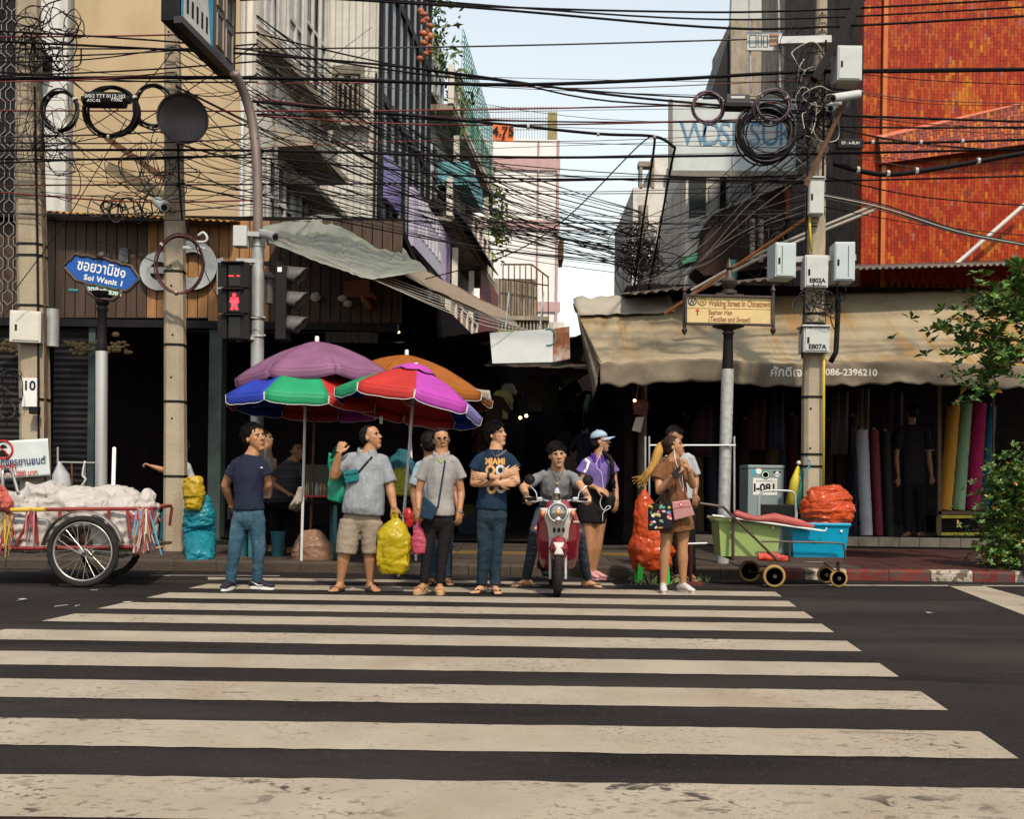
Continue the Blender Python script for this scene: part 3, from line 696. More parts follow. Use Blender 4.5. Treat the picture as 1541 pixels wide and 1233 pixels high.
mb.prism(q, (0, .9, 0)); mb.build('timber_bay', M('dark_timber', (.035, .018, .014), rough=.7, var=.3, stretch=(10, 1, .3)), sbh)
for x in (1132, 1145): MB().bar(P(x, 395 , 20.95), P(x, 330, 20.95), .09).build('peeling_post', M('peeling_paint', (.40, .33, .28), rough=.8, var=.4, scale=9, dirt=.7, dirtcol=(.2, .06, .03), dscale=5), sbh)
MB().bar(P(1188, 330, 20.9), P(1188, 262, 20.9), .14).build('red_post', M('red_paint_post', (.33, .07, .03), rough=.6, var=.3), sbh)
MB().prism([P(1024, 388, 20.5), P(1050, 380, 20.5), P(1048, 392, 20.5), P(1028, 398, 20.5)], (0, .5, 0)).build('green_hood', M('green_hood', (.03, .16, .09), rough=.6), sbh)
mb = MB(); mb.tube([P(1103, 420, 20.6), P(1103, 392, 20.6)], .09, 10); mb.build('teal_drum', m_teal, sbh)
tb = thing('dark_tower', (W(1140, 32), 32, 0), 'brown concrete tower with dark sloping flanks rising behind the lettered board', 'building')
mb = MB(); mb.prism([P(1100, 160, 32), P(1100, 30, 32), P(1190, 28, 32), P(1190, 160, 32)], (0, 3, 0)); mb.build('core', m_conc, tb)
mb = MB(); mb.prism([P(1064, 160, 32.2), P(1104, 30, 32.2), P(1110, 30, 32.2), P(1100.5, 160, 32.2)], (0, 3, 0)); mb.build('sloping_flank', m_black, tb)
mb = MB(); mb.prism([P(1150, 150, 31.9), P(1165, 75, 31.9), P(1192, 70, 31.9), P(1192, 150, 31.9)], (0, .1, 0)); mb.build('dark_recess', m_dark, tb)
mb = MB(); mb.prism([P(1146, 30, 33), P(1150, -80, 33), P(1240, -80, 33), P(1240, 160, 33), P(1190.5, 160, 33)], (0, 3, 0)); mb.build('upper_block', m_conc, tb)
MB().prism([P(1100, 30, 32.5), P(1103, -60, 32.5), P(1146, -60, 32.5), P(1146, 30, 32.5)], (0, .3, 0)).build('billboard', m_pal, tb)
wd = thing('lettered_signboard', P(1112, 262, 20.5), 'pale rooftop board with large worn blue letters reading WDSR SUK', 'sign')
MB().prism([P(1009, 260, 20.5), P(1009, 150, 20.5), P(1222, 148, 20.5), P(1222, 260, 20.5)], (0, .15, 0)).build('board', M('board_pale', (.50, .55, .56), rough=.5, var=.05, dirt=.2, dirtcol=(.3, .3, .28)), wd)
mb = MB(); mb.bar(P(1009, 262, 20.4), P(1222, 263, 20.4), .12); mb.bar(P(1009, 150, 20.42), P(1009, 262, 20.42), .08); mb.build('board_frame', M('board_frame', (.16, .15, .13), rough=.6), wd)
m_bl = M('blue_letter', (.08, .22, .36), rough=.5, var=.1, dirt=.3, dirtcol=(.4, .5, .55))
for t_, x in (('W', 1045), ('D', 1071), ('S', 1091), ('R', 1112), ('S', 1136), ('U', 1159), ('K', 1184)):
    word(t_, .70, P(x, 203, 20.49), m_bl, wd, sx=.82)
# ---------------------------------------------------------------- orange tile house
ob = thing('orange_tile_house', (W(1420, FY), FY, 0), 'shop house faced with small glazed orange and red tiles', 'building')
xo = W(1291, FY); mb = MB(); mb.bbox((xo, FY + .03, 4.3), (13, FY + .3, 13)); mb.build('wall', M('tile_grout', (.16, .05, .025), rough=.8), ob)
MB().bbox((xo + .02, FY + .3, 4.3), (13, FY + 5, 13)).build('side_wall', M('dark_render', (.10, .085, .075), rough=.9, var=.3, dirt=.8, dirtcol=(.02, .018, .016), dscale=1.2, dstretch=(2, 2, .3)), ob)  # dark side wall, streaked darker
m_tile = M('glazed_tile', (.70, .70, .70), rough=.45, var=.12, scale=14, spec=.12, bump=.15, bscale=90)
N_, L_n, b_ = nodes_of(m_tile); ca = N_.new('ShaderNodeVertexColor'); ca.layer_name = 'col'
src = b_.inputs['Base Color'].links[0].from_node; src.inputs[0].default_value = 1; L_n.new(ca.outputs[0], src.inputs[6])
pal = [(.31, .032, .005), (.28, .024, .005), (.34, .047, .006), (.24, .019, .005), (.32, .058, .007)]; paly = [(.40, .105, .008), (.42, .13, .010), (.36, .078, .008)]; palm = [(.20, .03, .02), (.30, .08, .06)]
def tiles(mb, x0, x1, z0, z1, y, tw_, th, seed, q=None):
    nx = int((x1 - x0) / tw_); nz = int((z1 - z0) / th) + 1
    for i in range(nx):
        for j in range(nz):
            xx = x0 + i * tw_; zz_ = z0 + j * th + (th / 2 if i % 2 else 0)
            if zz_ + th > z1: continue
            nv = noise.noise(Vector((xx * .9, zz_ * .9, seed))); r_ = prng.random()
            c = prng.choice(paly) if nv > .33 and r_ < .7 or r_ < .03 else prng.choice(palm) if r_ > .965 else prng.choice(pal)
            mb.cc = tuple(x * .84 for x in c); dy = prng.uniform(0, .006); yy = y - dy
            a = (xx + .002, zz_ + .002, xx + tw_ - .002, zz_ + th - .002)
            mb.add([(a[0], yy, a[1]), (a[2], yy, a[1]), (a[2], yy + prng.uniform(-.002, .002), a[3]), (a[0], yy, a[3]), (a[0], y + .03, a[1]), (a[2], y + .03, a[1]), (a[2], y + .03, a[3]), (a[0], y + .03, a[3])],
                   [(0, 1, 2, 3), (0, 4, 5, 1), (1, 5, 6, 2), (2, 6, 7, 3), (3, 7, 4, 0)])
mb = MB(); xs = W(1322, FY)
tiles(mb, xs + .04, 9.6, 4.45, 9.8, FY, .057, .128, 3.0); tiles(mb, xo, xs - .03, 4.45, 9.8, FY, .057, .128, 9.0)
o = mb.build('wall_tiles', m_tile, ob); o['kind'] = 'stuff'
MB().bbox((xs - .03, FY - .05, 4.4), (xs + .04, FY + .04, 10)).build('edge_strip', M('orange_strip', (.48, .12, .02), rough=.3), ob)
# slanted tiled hood crossing the wall
q1, q2, q3, q4 = P(1318, 204, FY - .0), P(1600, 140, FY - .0), P(1600, 218, FY), P(1322, 250, FY)
mb = MB(); n0 = Vector((0, -.34, 0)); up_ = Vector((0, 0, .10))
mb.add([q1, q2, q2 + n0 - up_, q1 + n0 * .4 - up_, q4, q3, q3 + n0 , q4 + n0 * .4], [(0, 1, 2, 3), (3, 2, 6, 7), (7, 6, 5, 4), (0, 3, 7, 4), (1, 5, 6, 2)])
mb.build('hood_slab', M('tile_grout', (.2, .06, .03)), ob)
a_, b_2, c_2, d_2 = q1 + n0 * .4 - up_, q2 + n0 - up_, q3 + n0, q4 + n0 * .4
mb = MB(); nx = 58; nz = 5; 
for i in range(nx):
    for j in range(nz):
        f_ = lambda s, t: (a_.lerp(b_2, s)).lerp(d_2.lerp(c_2, s), t) + Vector((0, -.006, 0))
        st = .5 / nz if i % 2 else 0; t0 = j / nz + st; t1 = min(1, (j + 1) / nz + st)
        if t0 >= 1: continue
        mb.cc = prng.choice([(.24, .05, .03), (.30, .07, .04), (.20, .05, .05), (.36, .08, .03), (.42, .13, .03)])
        e = .06 / nx; ez = .05 / nz
        mb.quad(f_(i / nx + e, t0 + ez), f_((i + 1) / nx - e, t0 + ez), f_((i + 1) / nx - e, t1 - ez), f_(i / nx + e, t1 - ez))
o = mb.build('hood_tiles', m_tile, ob); o['kind'] = 'stuff'
mb = MB(); mb.add([q1 + Vector((0, -.002, .002)), q2 + Vector((0, -.002, .002)), b_2 + Vector((0, 0, .003)), a_ + Vector((0, 0, .003))], [(0, 1, 2, 3)]); mb.build('hood_top', M('pink_tile', (.48, .15, .09), rough=.35, var=.15, scale=12), ob)
MB().tube([P(1436, 400, 16.2), P(1545, 305, 16.25)], .035, 8).build('stay_pipe', M('grey_pipe', (.45, .43, .42), rough=.45), ob)
o = corrugated(P(1180, 408, 15.3), P(1640, 394, 15.3), (0, 1.2, .3), .022, .10, 'tin_roof', M('tin_sheet', (.12, .10, .09), rough=.6, metal=.4, var=.3, dirt=.5, dirtcol=(.15, .07, .03))); tag(o, 'thin corrugated tin roof edge below the orange tiled wall', 'roof')
o = corrugated(P(945, 443, 15.4), P(1190, 417, 15.4), (0, 1.3, .25), .022, .16, 'tin_roof', MATS['tin_sheet']); tag(o, 'corrugated tin roof edge above the walking street sign', 'roof')
# ---------------------------------------------------------------- textile shop under the long awning
ts = thing('textile_shop', (W(1250, 16.6), 16.6, PZ), 'open-fronted textile shop with a dark interior below the long canvas awning', 'shop')
xa, xb2 = 2.0, 12.0
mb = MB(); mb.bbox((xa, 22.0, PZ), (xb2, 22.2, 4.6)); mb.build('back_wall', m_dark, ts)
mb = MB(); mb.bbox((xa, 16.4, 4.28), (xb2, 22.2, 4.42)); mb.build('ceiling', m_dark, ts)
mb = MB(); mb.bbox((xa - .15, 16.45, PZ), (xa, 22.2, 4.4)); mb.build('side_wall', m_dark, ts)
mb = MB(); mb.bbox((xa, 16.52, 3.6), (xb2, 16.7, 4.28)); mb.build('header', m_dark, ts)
m_floor = M('shop_floor', (.05, .04, .035), rough=.4, var=.3); mb = MB(); mb.bbox((xa, 16.56, PZ), (xb2, 22, PZ + .165)); mb.build('shop_step', m_floor, ts)
m_stile = M('step_tile', (.36, .29, .21), rough=.5, var=.15, dirt=.6, dirtcol=(.12, .08, .05), dscale=3)
for i in range(30):
    x = xa + .02 + i * .34; MB().bbox((x, 16.53, PZ + .015), (x + .33, 16.56, PZ + .17)).build('step_tile', m_stile, ts)
# awning
aw = thing('canvas_awning', (W(1200, 14.5), 14.5, 2.5), 'long stained beige canvas awning with scalloped valance and white shop lettering', 'awning')
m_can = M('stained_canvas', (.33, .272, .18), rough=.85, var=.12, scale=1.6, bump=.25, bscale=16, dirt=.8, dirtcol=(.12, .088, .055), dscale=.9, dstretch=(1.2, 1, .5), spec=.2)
def canvas_rust(m):
    N, L, b = nodes_of(m); src = b.inputs['Base Color'].links[0].from_socket
    tc = N.new('ShaderNodeTexCoord'); mp = N.new('ShaderNodeMapping'); mp.inputs['Scale'].default_value = (7, .2, .25); L.new(tc.outputs['Object'], mp.inputs[0])
    nz = N.new('ShaderNodeTexNoise'); nz.inputs['Scale'].default_value = 1.6; nz.inputs['Detail'].default_value = 3; L.new(mp.outputs[0], nz.inputs[0])
    big = N.new('ShaderNodeTexNoise'); big.inputs['Scale'].default_value = .55; L.new(tc.outputs['Object'], big.inputs[0])
    mu = N.new('ShaderNodeMath'); mu.operation = 'MULTIPLY'; L.new(nz.outputs[0], mu.inputs[0]); L.new(big.outputs[0], mu.inputs[1])
    mr = N.new('ShaderNodeMapRange'); mr.inputs[1].default_value = .22; mr.inputs[2].default_value = .38; mr.inputs[4].default_value = .85; L.new(mu.outputs[0], mr.inputs[0])
    mx = N.new('ShaderNodeMix'); mx.data_type = 'RGBA'; L.new(mr.outputs[0], mx.inputs[0]); L.new(src, mx.inputs[6]); mx.inputs[7].default_value = (.24, .13, .035, 1); L.new(mx.outputs[2], b.inputs['Base Color'])
canvas_rust(m_can)
TL, TR, HL, HR = P(862, 456, 16.3), P(1720, 428, 16.3), P(903, 543, 14.1), P(1720, 549, 14.1)
def awn(s, t):
    p = TL.lerp(TR, s).lerp(HL.lerp(HR, s), t); x = p.x
    k = .05 * math.sin(t * math.pi)
    z = -.10 * math.sin(t * math.pi) + .03 * math.sin(x * 2.2 + t * 2) * t + .025 * noise.noise(Vector((x * 1.3, t * 3, 1)))
    z += .008 * math.sin(x * 26) * max(0, (t - .25)) * (1 if x > 3.4 else .3)
    if x < 3.4: z += .05 * noise.noise(Vector((x * 4 + t * 6, t * 9 - x * 3, 4))) * (3.4 - x) / 2
    return p + Vector((0, 0, z))
MB().grid(awn, 260, 26).build('canopy_sheet', m_can, aw, smooth=True, thick=.006)
def valance(s, t):
    p = awn(s, 1.0); x = p.x; sc_ = .035 * abs(math.sin(x * 7.5))
    drop = (.30 + sc_) * t; return p + Vector((0, -.03 + .045 * t * math.sin(x * 7.5 + 1.2) + .02 * noise.noise(Vector((x * 5, t * 2, 0))), -drop))
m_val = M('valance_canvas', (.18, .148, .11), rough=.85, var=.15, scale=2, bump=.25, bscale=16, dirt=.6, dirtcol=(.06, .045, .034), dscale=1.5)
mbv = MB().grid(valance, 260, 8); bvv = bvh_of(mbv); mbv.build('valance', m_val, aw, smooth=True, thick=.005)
# loose corner flap and folded patch at the lane end
fl_ = [P(868, 470, 15.6), P(905, 545, 14.12), P(915, 556, 14.1), P(893, 600, 14.25)]
MB().grid(lambda s, t: fl_[0].lerp(fl_[1], t).lerp(fl_[0].lerp(fl_[3], t), s) + Vector((0, .10 * math.sin(s * 7) * t, 0)), 10, 14).build('corner_flap', m_val, aw, smooth=True, thick=.006)
MB().grid(lambda s, t: awn(s * .17, t * .22 + .0) + Vector((0, -.05, .07 - .02 * t + .03 * noise.noise(Vector((s * 8, t * 3, 0))))), 20, 6).build('folded_patch', M('patch_canvas', (.33, .30, .25), rough=.85, var=.1, dirt=.4, dirtcol=(.2, .16, .12)), aw, smooth=True, thick=.006)
mb = MB(); mb.tube([awn(.005, 1) + Vector((0, .03, -.03)), awn(.995, 1) + Vector((0, .03, -.03))], .02, 6)
mb.build('front_rail', m_rust, aw)
mb = MB()
for s in (.02, .27, .5, .75, .98): mb.bar(awn(s, 0) - Vector((0, 0, .35)), awn(s, 1) + Vector((0, .06, -.2)), .03)
mb.build('awning_arms', m_rust, aw)
m_wl = M('white_lettering', (.62, .60, .56), rough=.7, var=.1)
decal(0, text_mb('ศักดิ์เจริญ', .17, P(1196, 561, 13.9), bold=.003), bvv, .006).build('lettering', m_wl, aw, recalc=False); decal(0, text_mb('086-2396210', .13, P(1281, 561, 13.9), bold=.003, sx=1.05), bvv, .006).build('lettering', m_wl, aw, recalc=False)

# ---------------------------------------------------------------- tarpaulins over the lane mouth
def tarp(name, corners, mat, label, nu=26, nv=14, sagz=.12, wr=.03, seed=0, edge=0):
    a, b, c, d = [Vector(x) for x in corners]
    def f(s, t):
        p = a.lerp(b, s).lerp(d.lerp(c, s), t)
        z = -sagz * math.sin(math.pi * s) * math.sin(math.pi * t) + wr * noise.noise(Vector((s * 6 + seed, t * 4, seed))) + wr * .7 * (1 - 2 * abs(noise.noise(Vector((s * 14 + t * 5, t * 3 - s * 2, seed)))))
        return p + Vector((0, wr * noise.noise(Vector((s * 5, t * 5, seed + 3))), z))
    o = MB().grid(f, nu, nv).build(name, mat, smooth=True, thick=.006); return tag(o, label, 'tarpaulin')
m_gt = M('green_tarp', (.19, .205, .17), rough=.6, var=.12, bump=.2, bscale=14, dirt=.4, dirtcol=(.10, .09, .07), spec=.4)
m_bt = M('brown_tarp', (.24, .185, .14), rough=.8, var=.12, bump=.2, bscale=18, dirt=.4, dirtcol=(.12, .09, .065))
bk_ = smoothpath([P(388, 341, 15.4), P(440, 333, 16.2), P(500, 322, 17.0), P(555, 352, 17.0), P(606, 374, 16.8)], 8); fr_ = smoothpath([P(402, 364, 13.4), P(450, 384, 13.35), P(515, 408, 13.3), P(566, 421, 13.3), P(644, 410, 13.9)], 8)
def gt_(s, t):
    i = min(int(s * 32), 31); f = s * 32 - i; a_ = bk_[i].lerp(bk_[i + 1], f); b_ = fr_[i].lerp(fr_[i + 1], f); p = a_.lerp(b_, t)
    q = 1 - 2 * abs(noise.noise(Vector((s * 13 + t * 4, t * 2.5 - s * 3, 5))))
    return p + Vector((0, -.05 * q * t, .07 * q * math.sin(math.pi * min(1, t * .9 + .05)) + .06 * noise.noise(Vector((s * 4, t * 3, 2))) * (1 - t * .6) - .10 * math.sin(math.pi * t) * (1 - t)))
o = MB().grid(gt_, 64, 20).build('tarpaulin', m_gt, smooth=True, thick=.006); tag(o, 'wrinkled grey-green tarpaulin roof stretched above the traffic light', 'tarpaulin')
tarp('tarpaulin', (P(482, 342, 17), P(600, 383, 16.2), P(583, 366, 17.5), P(496, 326, 18)), m_gt, 'folded end of tarpaulin piled against the ribbed siding wall', wr=.07, seed=5)
tarp('tarpaulin', (P(584, 406, 13.9), P(790, 500, 14.6), P(762, 470, 21), P(640, 408, 21)), m_bt, 'taut brown canvas tarpaulin sloping down over the lane mouth', wr=.02, seed=3, sagz=.18)
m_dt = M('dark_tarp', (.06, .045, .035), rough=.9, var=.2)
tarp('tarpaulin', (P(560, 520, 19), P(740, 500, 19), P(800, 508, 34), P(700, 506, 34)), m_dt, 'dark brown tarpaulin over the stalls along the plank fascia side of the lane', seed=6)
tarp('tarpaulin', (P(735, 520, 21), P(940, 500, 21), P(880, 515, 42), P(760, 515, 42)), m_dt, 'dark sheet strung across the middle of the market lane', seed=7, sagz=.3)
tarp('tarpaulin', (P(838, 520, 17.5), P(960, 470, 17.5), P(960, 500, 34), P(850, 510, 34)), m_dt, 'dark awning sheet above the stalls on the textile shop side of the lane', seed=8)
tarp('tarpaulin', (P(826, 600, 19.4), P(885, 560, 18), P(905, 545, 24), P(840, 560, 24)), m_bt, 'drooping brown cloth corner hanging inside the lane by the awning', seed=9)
tarp('tarpaulin', (P(728, 552, 14.9), P(893, 556, 14.9), P(900, 545, 19), P(740, 540, 19)), m_dt, 'added low dark sheet shading the lane floor behind the blank sign board', seed=12, sagz=.1)  # added to keep the sun off the lane floor
m_lane = M('shade_dark_floor', (.012, .010, .010), rough=.6, var=.3, scale=2)  # dark floor sheets put the shade of lane and shop into colour
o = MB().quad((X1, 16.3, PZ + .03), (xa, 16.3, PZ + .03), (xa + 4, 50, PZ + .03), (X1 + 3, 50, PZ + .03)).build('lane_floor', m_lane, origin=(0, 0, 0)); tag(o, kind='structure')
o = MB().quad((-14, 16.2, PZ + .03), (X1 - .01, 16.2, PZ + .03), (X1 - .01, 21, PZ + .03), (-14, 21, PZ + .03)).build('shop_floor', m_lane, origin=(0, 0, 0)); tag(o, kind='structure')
# lane side walls at ground level and the lane end, in near-black colour for the shade
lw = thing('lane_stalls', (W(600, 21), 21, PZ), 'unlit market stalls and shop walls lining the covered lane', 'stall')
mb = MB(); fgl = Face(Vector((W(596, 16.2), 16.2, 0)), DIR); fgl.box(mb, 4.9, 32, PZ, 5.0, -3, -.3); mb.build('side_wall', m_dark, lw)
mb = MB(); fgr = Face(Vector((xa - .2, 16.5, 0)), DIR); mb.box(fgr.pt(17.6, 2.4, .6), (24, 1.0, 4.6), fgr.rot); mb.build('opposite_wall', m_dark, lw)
mb = MB(); mb.bbox((-6, 40.2, 0), (10, 40.5, 7.1)); mb.build('added_end_wall', m_dark, lw)  # added dark wall, closes the lane against light from the far end
gm = [M('garment_%d' % i, c, rough=.85, var=.3, scale=6) for i, c in enumerate([(.035, .022, .016), (.014, .018, .03), (.04, .036, .03), (.04, .012, .012), (.012, .025, .018), (.03, .028, .01)])]
gs_ = [(-.5, -1), (.5, -1), (.48, .35), (.85, .05), (1.0, .3), (.5, .92), (.2, 1), (-.2, 1), (-.5, .92), (-1.0, .3), (-.85, .05), (-.48, .35)]
for i in range(46):
    sd = i % 3; Y = 17.5 + (i // 3) * .9 + rg.uniform(-.2, .2); px = {0: rg.uniform(690, 745), 1: rg.uniform(850, 900), 2: rg.uniform(745, 860)}[sd]; py = rg.uniform(585, 610) if sd == 2 else rg.uniform(590, 720)
    c_ = P(px, py, Y); sc_ = rg.uniform(.22, .32); an = rg.uniform(-.9, .9)
    MB().prism([c_ + Vector((x * sc_ * math.cos(an), x * sc_ * math.sin(an), z * sc_ * 1.15)) for x, z in gs_], (-.03 * math.sin(an), .03 * math.cos(an), 0)).build('hanging_garment', gm[i % 6], lw)
for i, (x0, x1, y, Y) in enumerate(((690, 745, 800, 18.5), (690, 750, 772, 20), (860, 905, 790, 18), (850, 890, 770, 21))):
    mb = MB(); fbox_ = P(x0, y, Y), P(x1, y, Y); mb.bbox((fbox_[0].x, Y, PZ), (fbox_[1].x, Y + 1.2, max(.5, fbox_[0].z))); mb.build('stall_table', gm[(i + 1) % 6], lw)
    for k in range(7):
        p = P(x0 + (x1 - x0) * (k + .5) / 7, y, Y + .2); p.z = max(.5, p.z); MB().box(p + Vector((0, 0, .09)), (.13, .3, .18 * rg.uniform(.6, 1.3)), Matrix.Rotation(rg.uniform(-.2, .2), 3, 'Z')).build('folded_cloth', gm[rg.randrange(6)], lw)
# ================================================================== POLES, SIGNS, LIGHTS
def fbox(mb, x0, y0, x1, y1, Y, depth, mi=0):
    a, b = P(x0, y1, Y), P(x1, y0, Y)
    return mb.bbox((a.x, Y, a.z), (b.x, Y + depth, b.z), mi)
m_cpole = M('pole_concrete', (.36, .30, .22), rough=.9, var=.12, scale=3, bump=.3, bscale=40, dirt=.55, dirtcol=(.15, .11, .075), dscale=1.6, dstretch=(3, 3, .5))
m_galv = M('galvanised', (.36, .37, .37), rough=.45, metal=.35, var=.15, scale=8)
m_whitebox = M('box_grey_paint', (.46, .48, .47), rough=.45, var=.08, dirt=.25, dirtcol=(.2, .18, .15), dscale=4)
m_whitebox2 = M('box_blue_grey', (.42, .48, .49), rough=.45, var=.06, dirt=.2, dirtcol=(.2, .2, .19))
m_plas = M('black_plastic', (.010, .010, .011), spec=.25, rough=.5, var=.2)
m_cable = M('cable_black', (.006, .005, .006), spec=.1, rough=.7, var=.1)
m_white = M('white_print', (.72, .72, .70), rough=.55, var=.04)
def sq_ring(c, w, d, ch=.18):
    x, y = w / 2, d / 2; k = ch * w
    return [c + Vector(p + (0,)) for p in ((-x + k, -y), (x - k, -y), (x, -y + k), (x, y - k), (x - k, y), (-x + k, y), (-x, y - k), (-x, -y + k))]
def conc_pole(label, rows, Y, holes, straps, ztop=9.0):
    # rows: (py, left px, right px) down to the base
    a = rows[-1]; base = P((a[1] + a[2]) / 2, a[0], Y); base.z = PZ
    t = thing('concrete_pole', base, label, 'utility pole', 'concrete utility poles along the pavement')
    pts = [(base.copy(), (a[2] - a[1]) * Y / F)]
    for py, l, r in reversed(rows): pts.append((P((l + r) / 2, py, Y), (r - l) * Y / F))
    q0, q1 = pts[-2], pts[-1]; k = (ztop - q1[0].z) / (q1[0].z - q0[0].z); top = q1[0] + (q1[0] - q0[0]) * k; pts.append((top, q1[1] * .97))
    mb = MB(); vs = []
    for c, w in pts: vs += sq_ring(c, w, w * .82)
    n = len(pts); fs = [(i * 8 + j, i * 8 + (j + 1) % 8, (i + 1) * 8 + (j + 1) % 8, (i + 1) * 8 + j) for i in range(n - 1) for j in range(8)]
    fs += [tuple(range(8)), tuple((n - 1) * 8 + j for j in range(8))]
    mb.add(vs, fs); sh = mb.build('shaft', m_cpole, t)
    yf = lambda w: Y - w * .41
    for hx_, hy_ in holes:
        mb = MB(); mb.lathe([(.014, 0), (.014, .012), (.0, .012)], P(hx_, hy_, Y - .1) * 1, 8, axis=(0, -1, 0)); o = mb.build('bolt_hole', m_black, sh)
        o.location.y += .1 - .125 + .012 if False else 0
    for sy in straps:
        # interpolate centre and width
        for (c0, w0), (c1, w1) in zip(pts, pts[1:]):
            z = P(500, sy, Y).z
            if c0.z <= z <= c1.z:
                f = (z - c0.z) / (c1.z - c0.z); c = c0.lerp(c1, f); w = w0 + (w1 - w0) * f + .012
                mb = MB(); r0 = sq_ring(c, w, w * .84); r1 = [p + Vector((0, 0, .03)) for p in r0]
                mb.add(r0 + r1, [(j, (j + 1) % 8, 8 + (j + 1) % 8, 8 + j) for j in range(8)] + [tuple(range(8)), tuple(range(8, 16))]); mb.build('steel_strap', m_plas, sh)
    return t
poleA = conc_pole('concrete utility pole bearing a white plate numbered 10 beside the blue street sign', [(0, 27, 58), (320, 28, 66), (600, 33, 72), (760, 34, 73)], 13.3, [(40, 355), (39, 410), (42, 560)], [378, 395, 470, 610])
poleB = conc_pole('concrete utility pole carrying the black loudspeaker horn', [(60, 249, 270), (320, 249, 277), (640, 249, 279), (825, 248, 281)], 13.3, [(254, 48), (254, 76), (257, 400), (258, 430), (260, 504), (258, 568), (259, 630), (258, 695)], [415, 525, 610, 722])
poleC = conc_pole('concrete utility pole crowded with meter cabinets and a yellow conduit', [(0, 1229, 1244), (320, 1218, 1241), (600, 1208, 1237), (790, 1207, 1238)], 13.0, [(1237, 20), (1237, 45), (1220, 615), (1219, 675)], [590, 676, 694, 480, 465])
# ---- cabinets and plates on the poles
def cabinet(label, x0, y0, x1, y1, Y, d, mat, lid=True, text=None, slot=None, grp='grey cabinets on the utility poles', cat='meter box', rotz=0):
    c = P((x0 + x1) / 2, y1, Y); t = thing('meter_cabinet', c, label, cat, grp)
    mb = MB(); fbox(mb, x0, y0, x1, y1, Y, d); b = mb.build('body', mat, t, bevel=.008)
    e = (x1 - x0) * .07
    mb = MB(); fbox(mb, x0 + e, y0 + e, x1 - e, y1 - e, Y - .012, .012); dr = mb.build('door', mat, t, bevel=.004)
    if lid: mb = MB(); fbox(mb, x0 - 1.5, y0 - 2, x1 + 1.5, y0 - .1, Y - .04, d + .05); mb.build('lid', mat, t, bevel=.004)
    mb = MB(); fbox(mb, x0 + e * 2.2, (y0 + y1) / 2 - 3, x0 + e * 2.2 + 3, (y0 + y1) / 2 + 6, Y - .02, .008); mb.build('handle', m_plas, dr)
    if text: word(text, (x1 - x0) * Y / F * .25, P((x0 + x1) / 2 + 1, y1 - (y1 - y0) * .2, Y - .0125), m_ink, dr, bold=.003)
    if slot: mb = MB(); fbox(mb, slot[0], slot[1], slot[0] + 1.6, slot[2], Y - .0135, .001); mb.build('slot', m_black, dr)
    t.rotation_euler = (0, 0, rotz); return t
cabinet('lower grey cabinet marked E807A, on the pole at valance height', 1209, 491, 1249, 530, 12.75, .24, m_whitebox, True, 'E807A')
cabinet('upper grey cabinet marked E807A between two larger cabinets', 1211, 384, 1247, 432, 12.72, .2, m_whitebox, False, 'E807A')
cabinet('pale blue-grey cabinet nearest the walking street sign, on the cabinet pole', 1166, 365, 1199, 417, 12.7, .3, m_whitebox2, False, None, (1176, 370, 412), rotz=.1)
cabinet('pale blue-grey cabinet beside the orange tiles, on the cabinet pole', 1256, 364, 1287, 422, 12.7, .3, m_whitebox2, False, None, (1276, 370, 417), rotz=-.06)
cabinet('narrow upright cabinet below the large cable coil', 1217, 267, 1241, 322, 12.75, .15, m_whitebox, True)
cabinet('white round-cornered cabinet high on the pole in front of orange tiles', 1260, 68, 1298, 120, 12.6, .28, m_whitebox, False)
cabinet('white weatherproof box strapped to the numbered pole', 16, 468, 60, 515, 13.0, .16, M('box_cream', (.55, .53, .47), rough=.5, var=.08), False, rotz=.25)
MB().lathe([(.09, 0), (.09, .5)], P(78, 522, 13.3), 14).build('cable_guard', m_galv, smooth='auto'); tag(bpy.data.objects['cable_guard'], 'short grey half-round guard beside the white box of the numbered pole', 'cable guard')
mb = MB(); fbox(mb, 33, 569, 56, 612, 13.12, .02); o = mb.build('number_plate', m_white); tag(o, 'white plate with the number 10 on the concrete pole', 'plate')
word('10', .17, P(44, 581, 13.115), m_ink, o, bold=.004)
mb = MB(); fbox(mb, 43, 612, 56, 623, 12.98, .1); o = mb.build('junction_box', m_plas, bevel=.006); tag(o, 'small black junction box under the numbered plate', 'junction box')
mb = MB(); mb.bar(P(1166, 392, 12.85), P(1287, 388, 12.85), .07); o = mb.build('cabinet_bracket', m_galv); tag(o, 'steel cross bracket holding the two large cabinets', 'bracket')
m_ycon = M('yellow_conduit', (.52, .38, .02), rough=.45, var=.1)
for pts, lab in (([(1240, 505), (1239.5, 600), (1239, 740)], 'yellow conduit running down the cabinet pole to the pavement'), ([(1218, 326), (1219, 350), (1221, 378)], 'short yellow conduit above the upper E807A cabinet')):
    mb = MB(); mb.tube([P(x, y, 12.84) for x, y in pts], .017, 8); o = mb.build('conduit', m_ycon, smooth=True); tag(o, lab, 'conduit')
mb = MB(); mb.tube([P(1262, 440, 12.95), P(1261, 470, 12.95), P(1258, 530, 12.95), P(1250, 545, 12.95)], .035, 8); o = mb.build('conduit', m_plas, smooth=True); tag(o, 'thick black conduit in front of the rust-streaked awning', 'conduit')
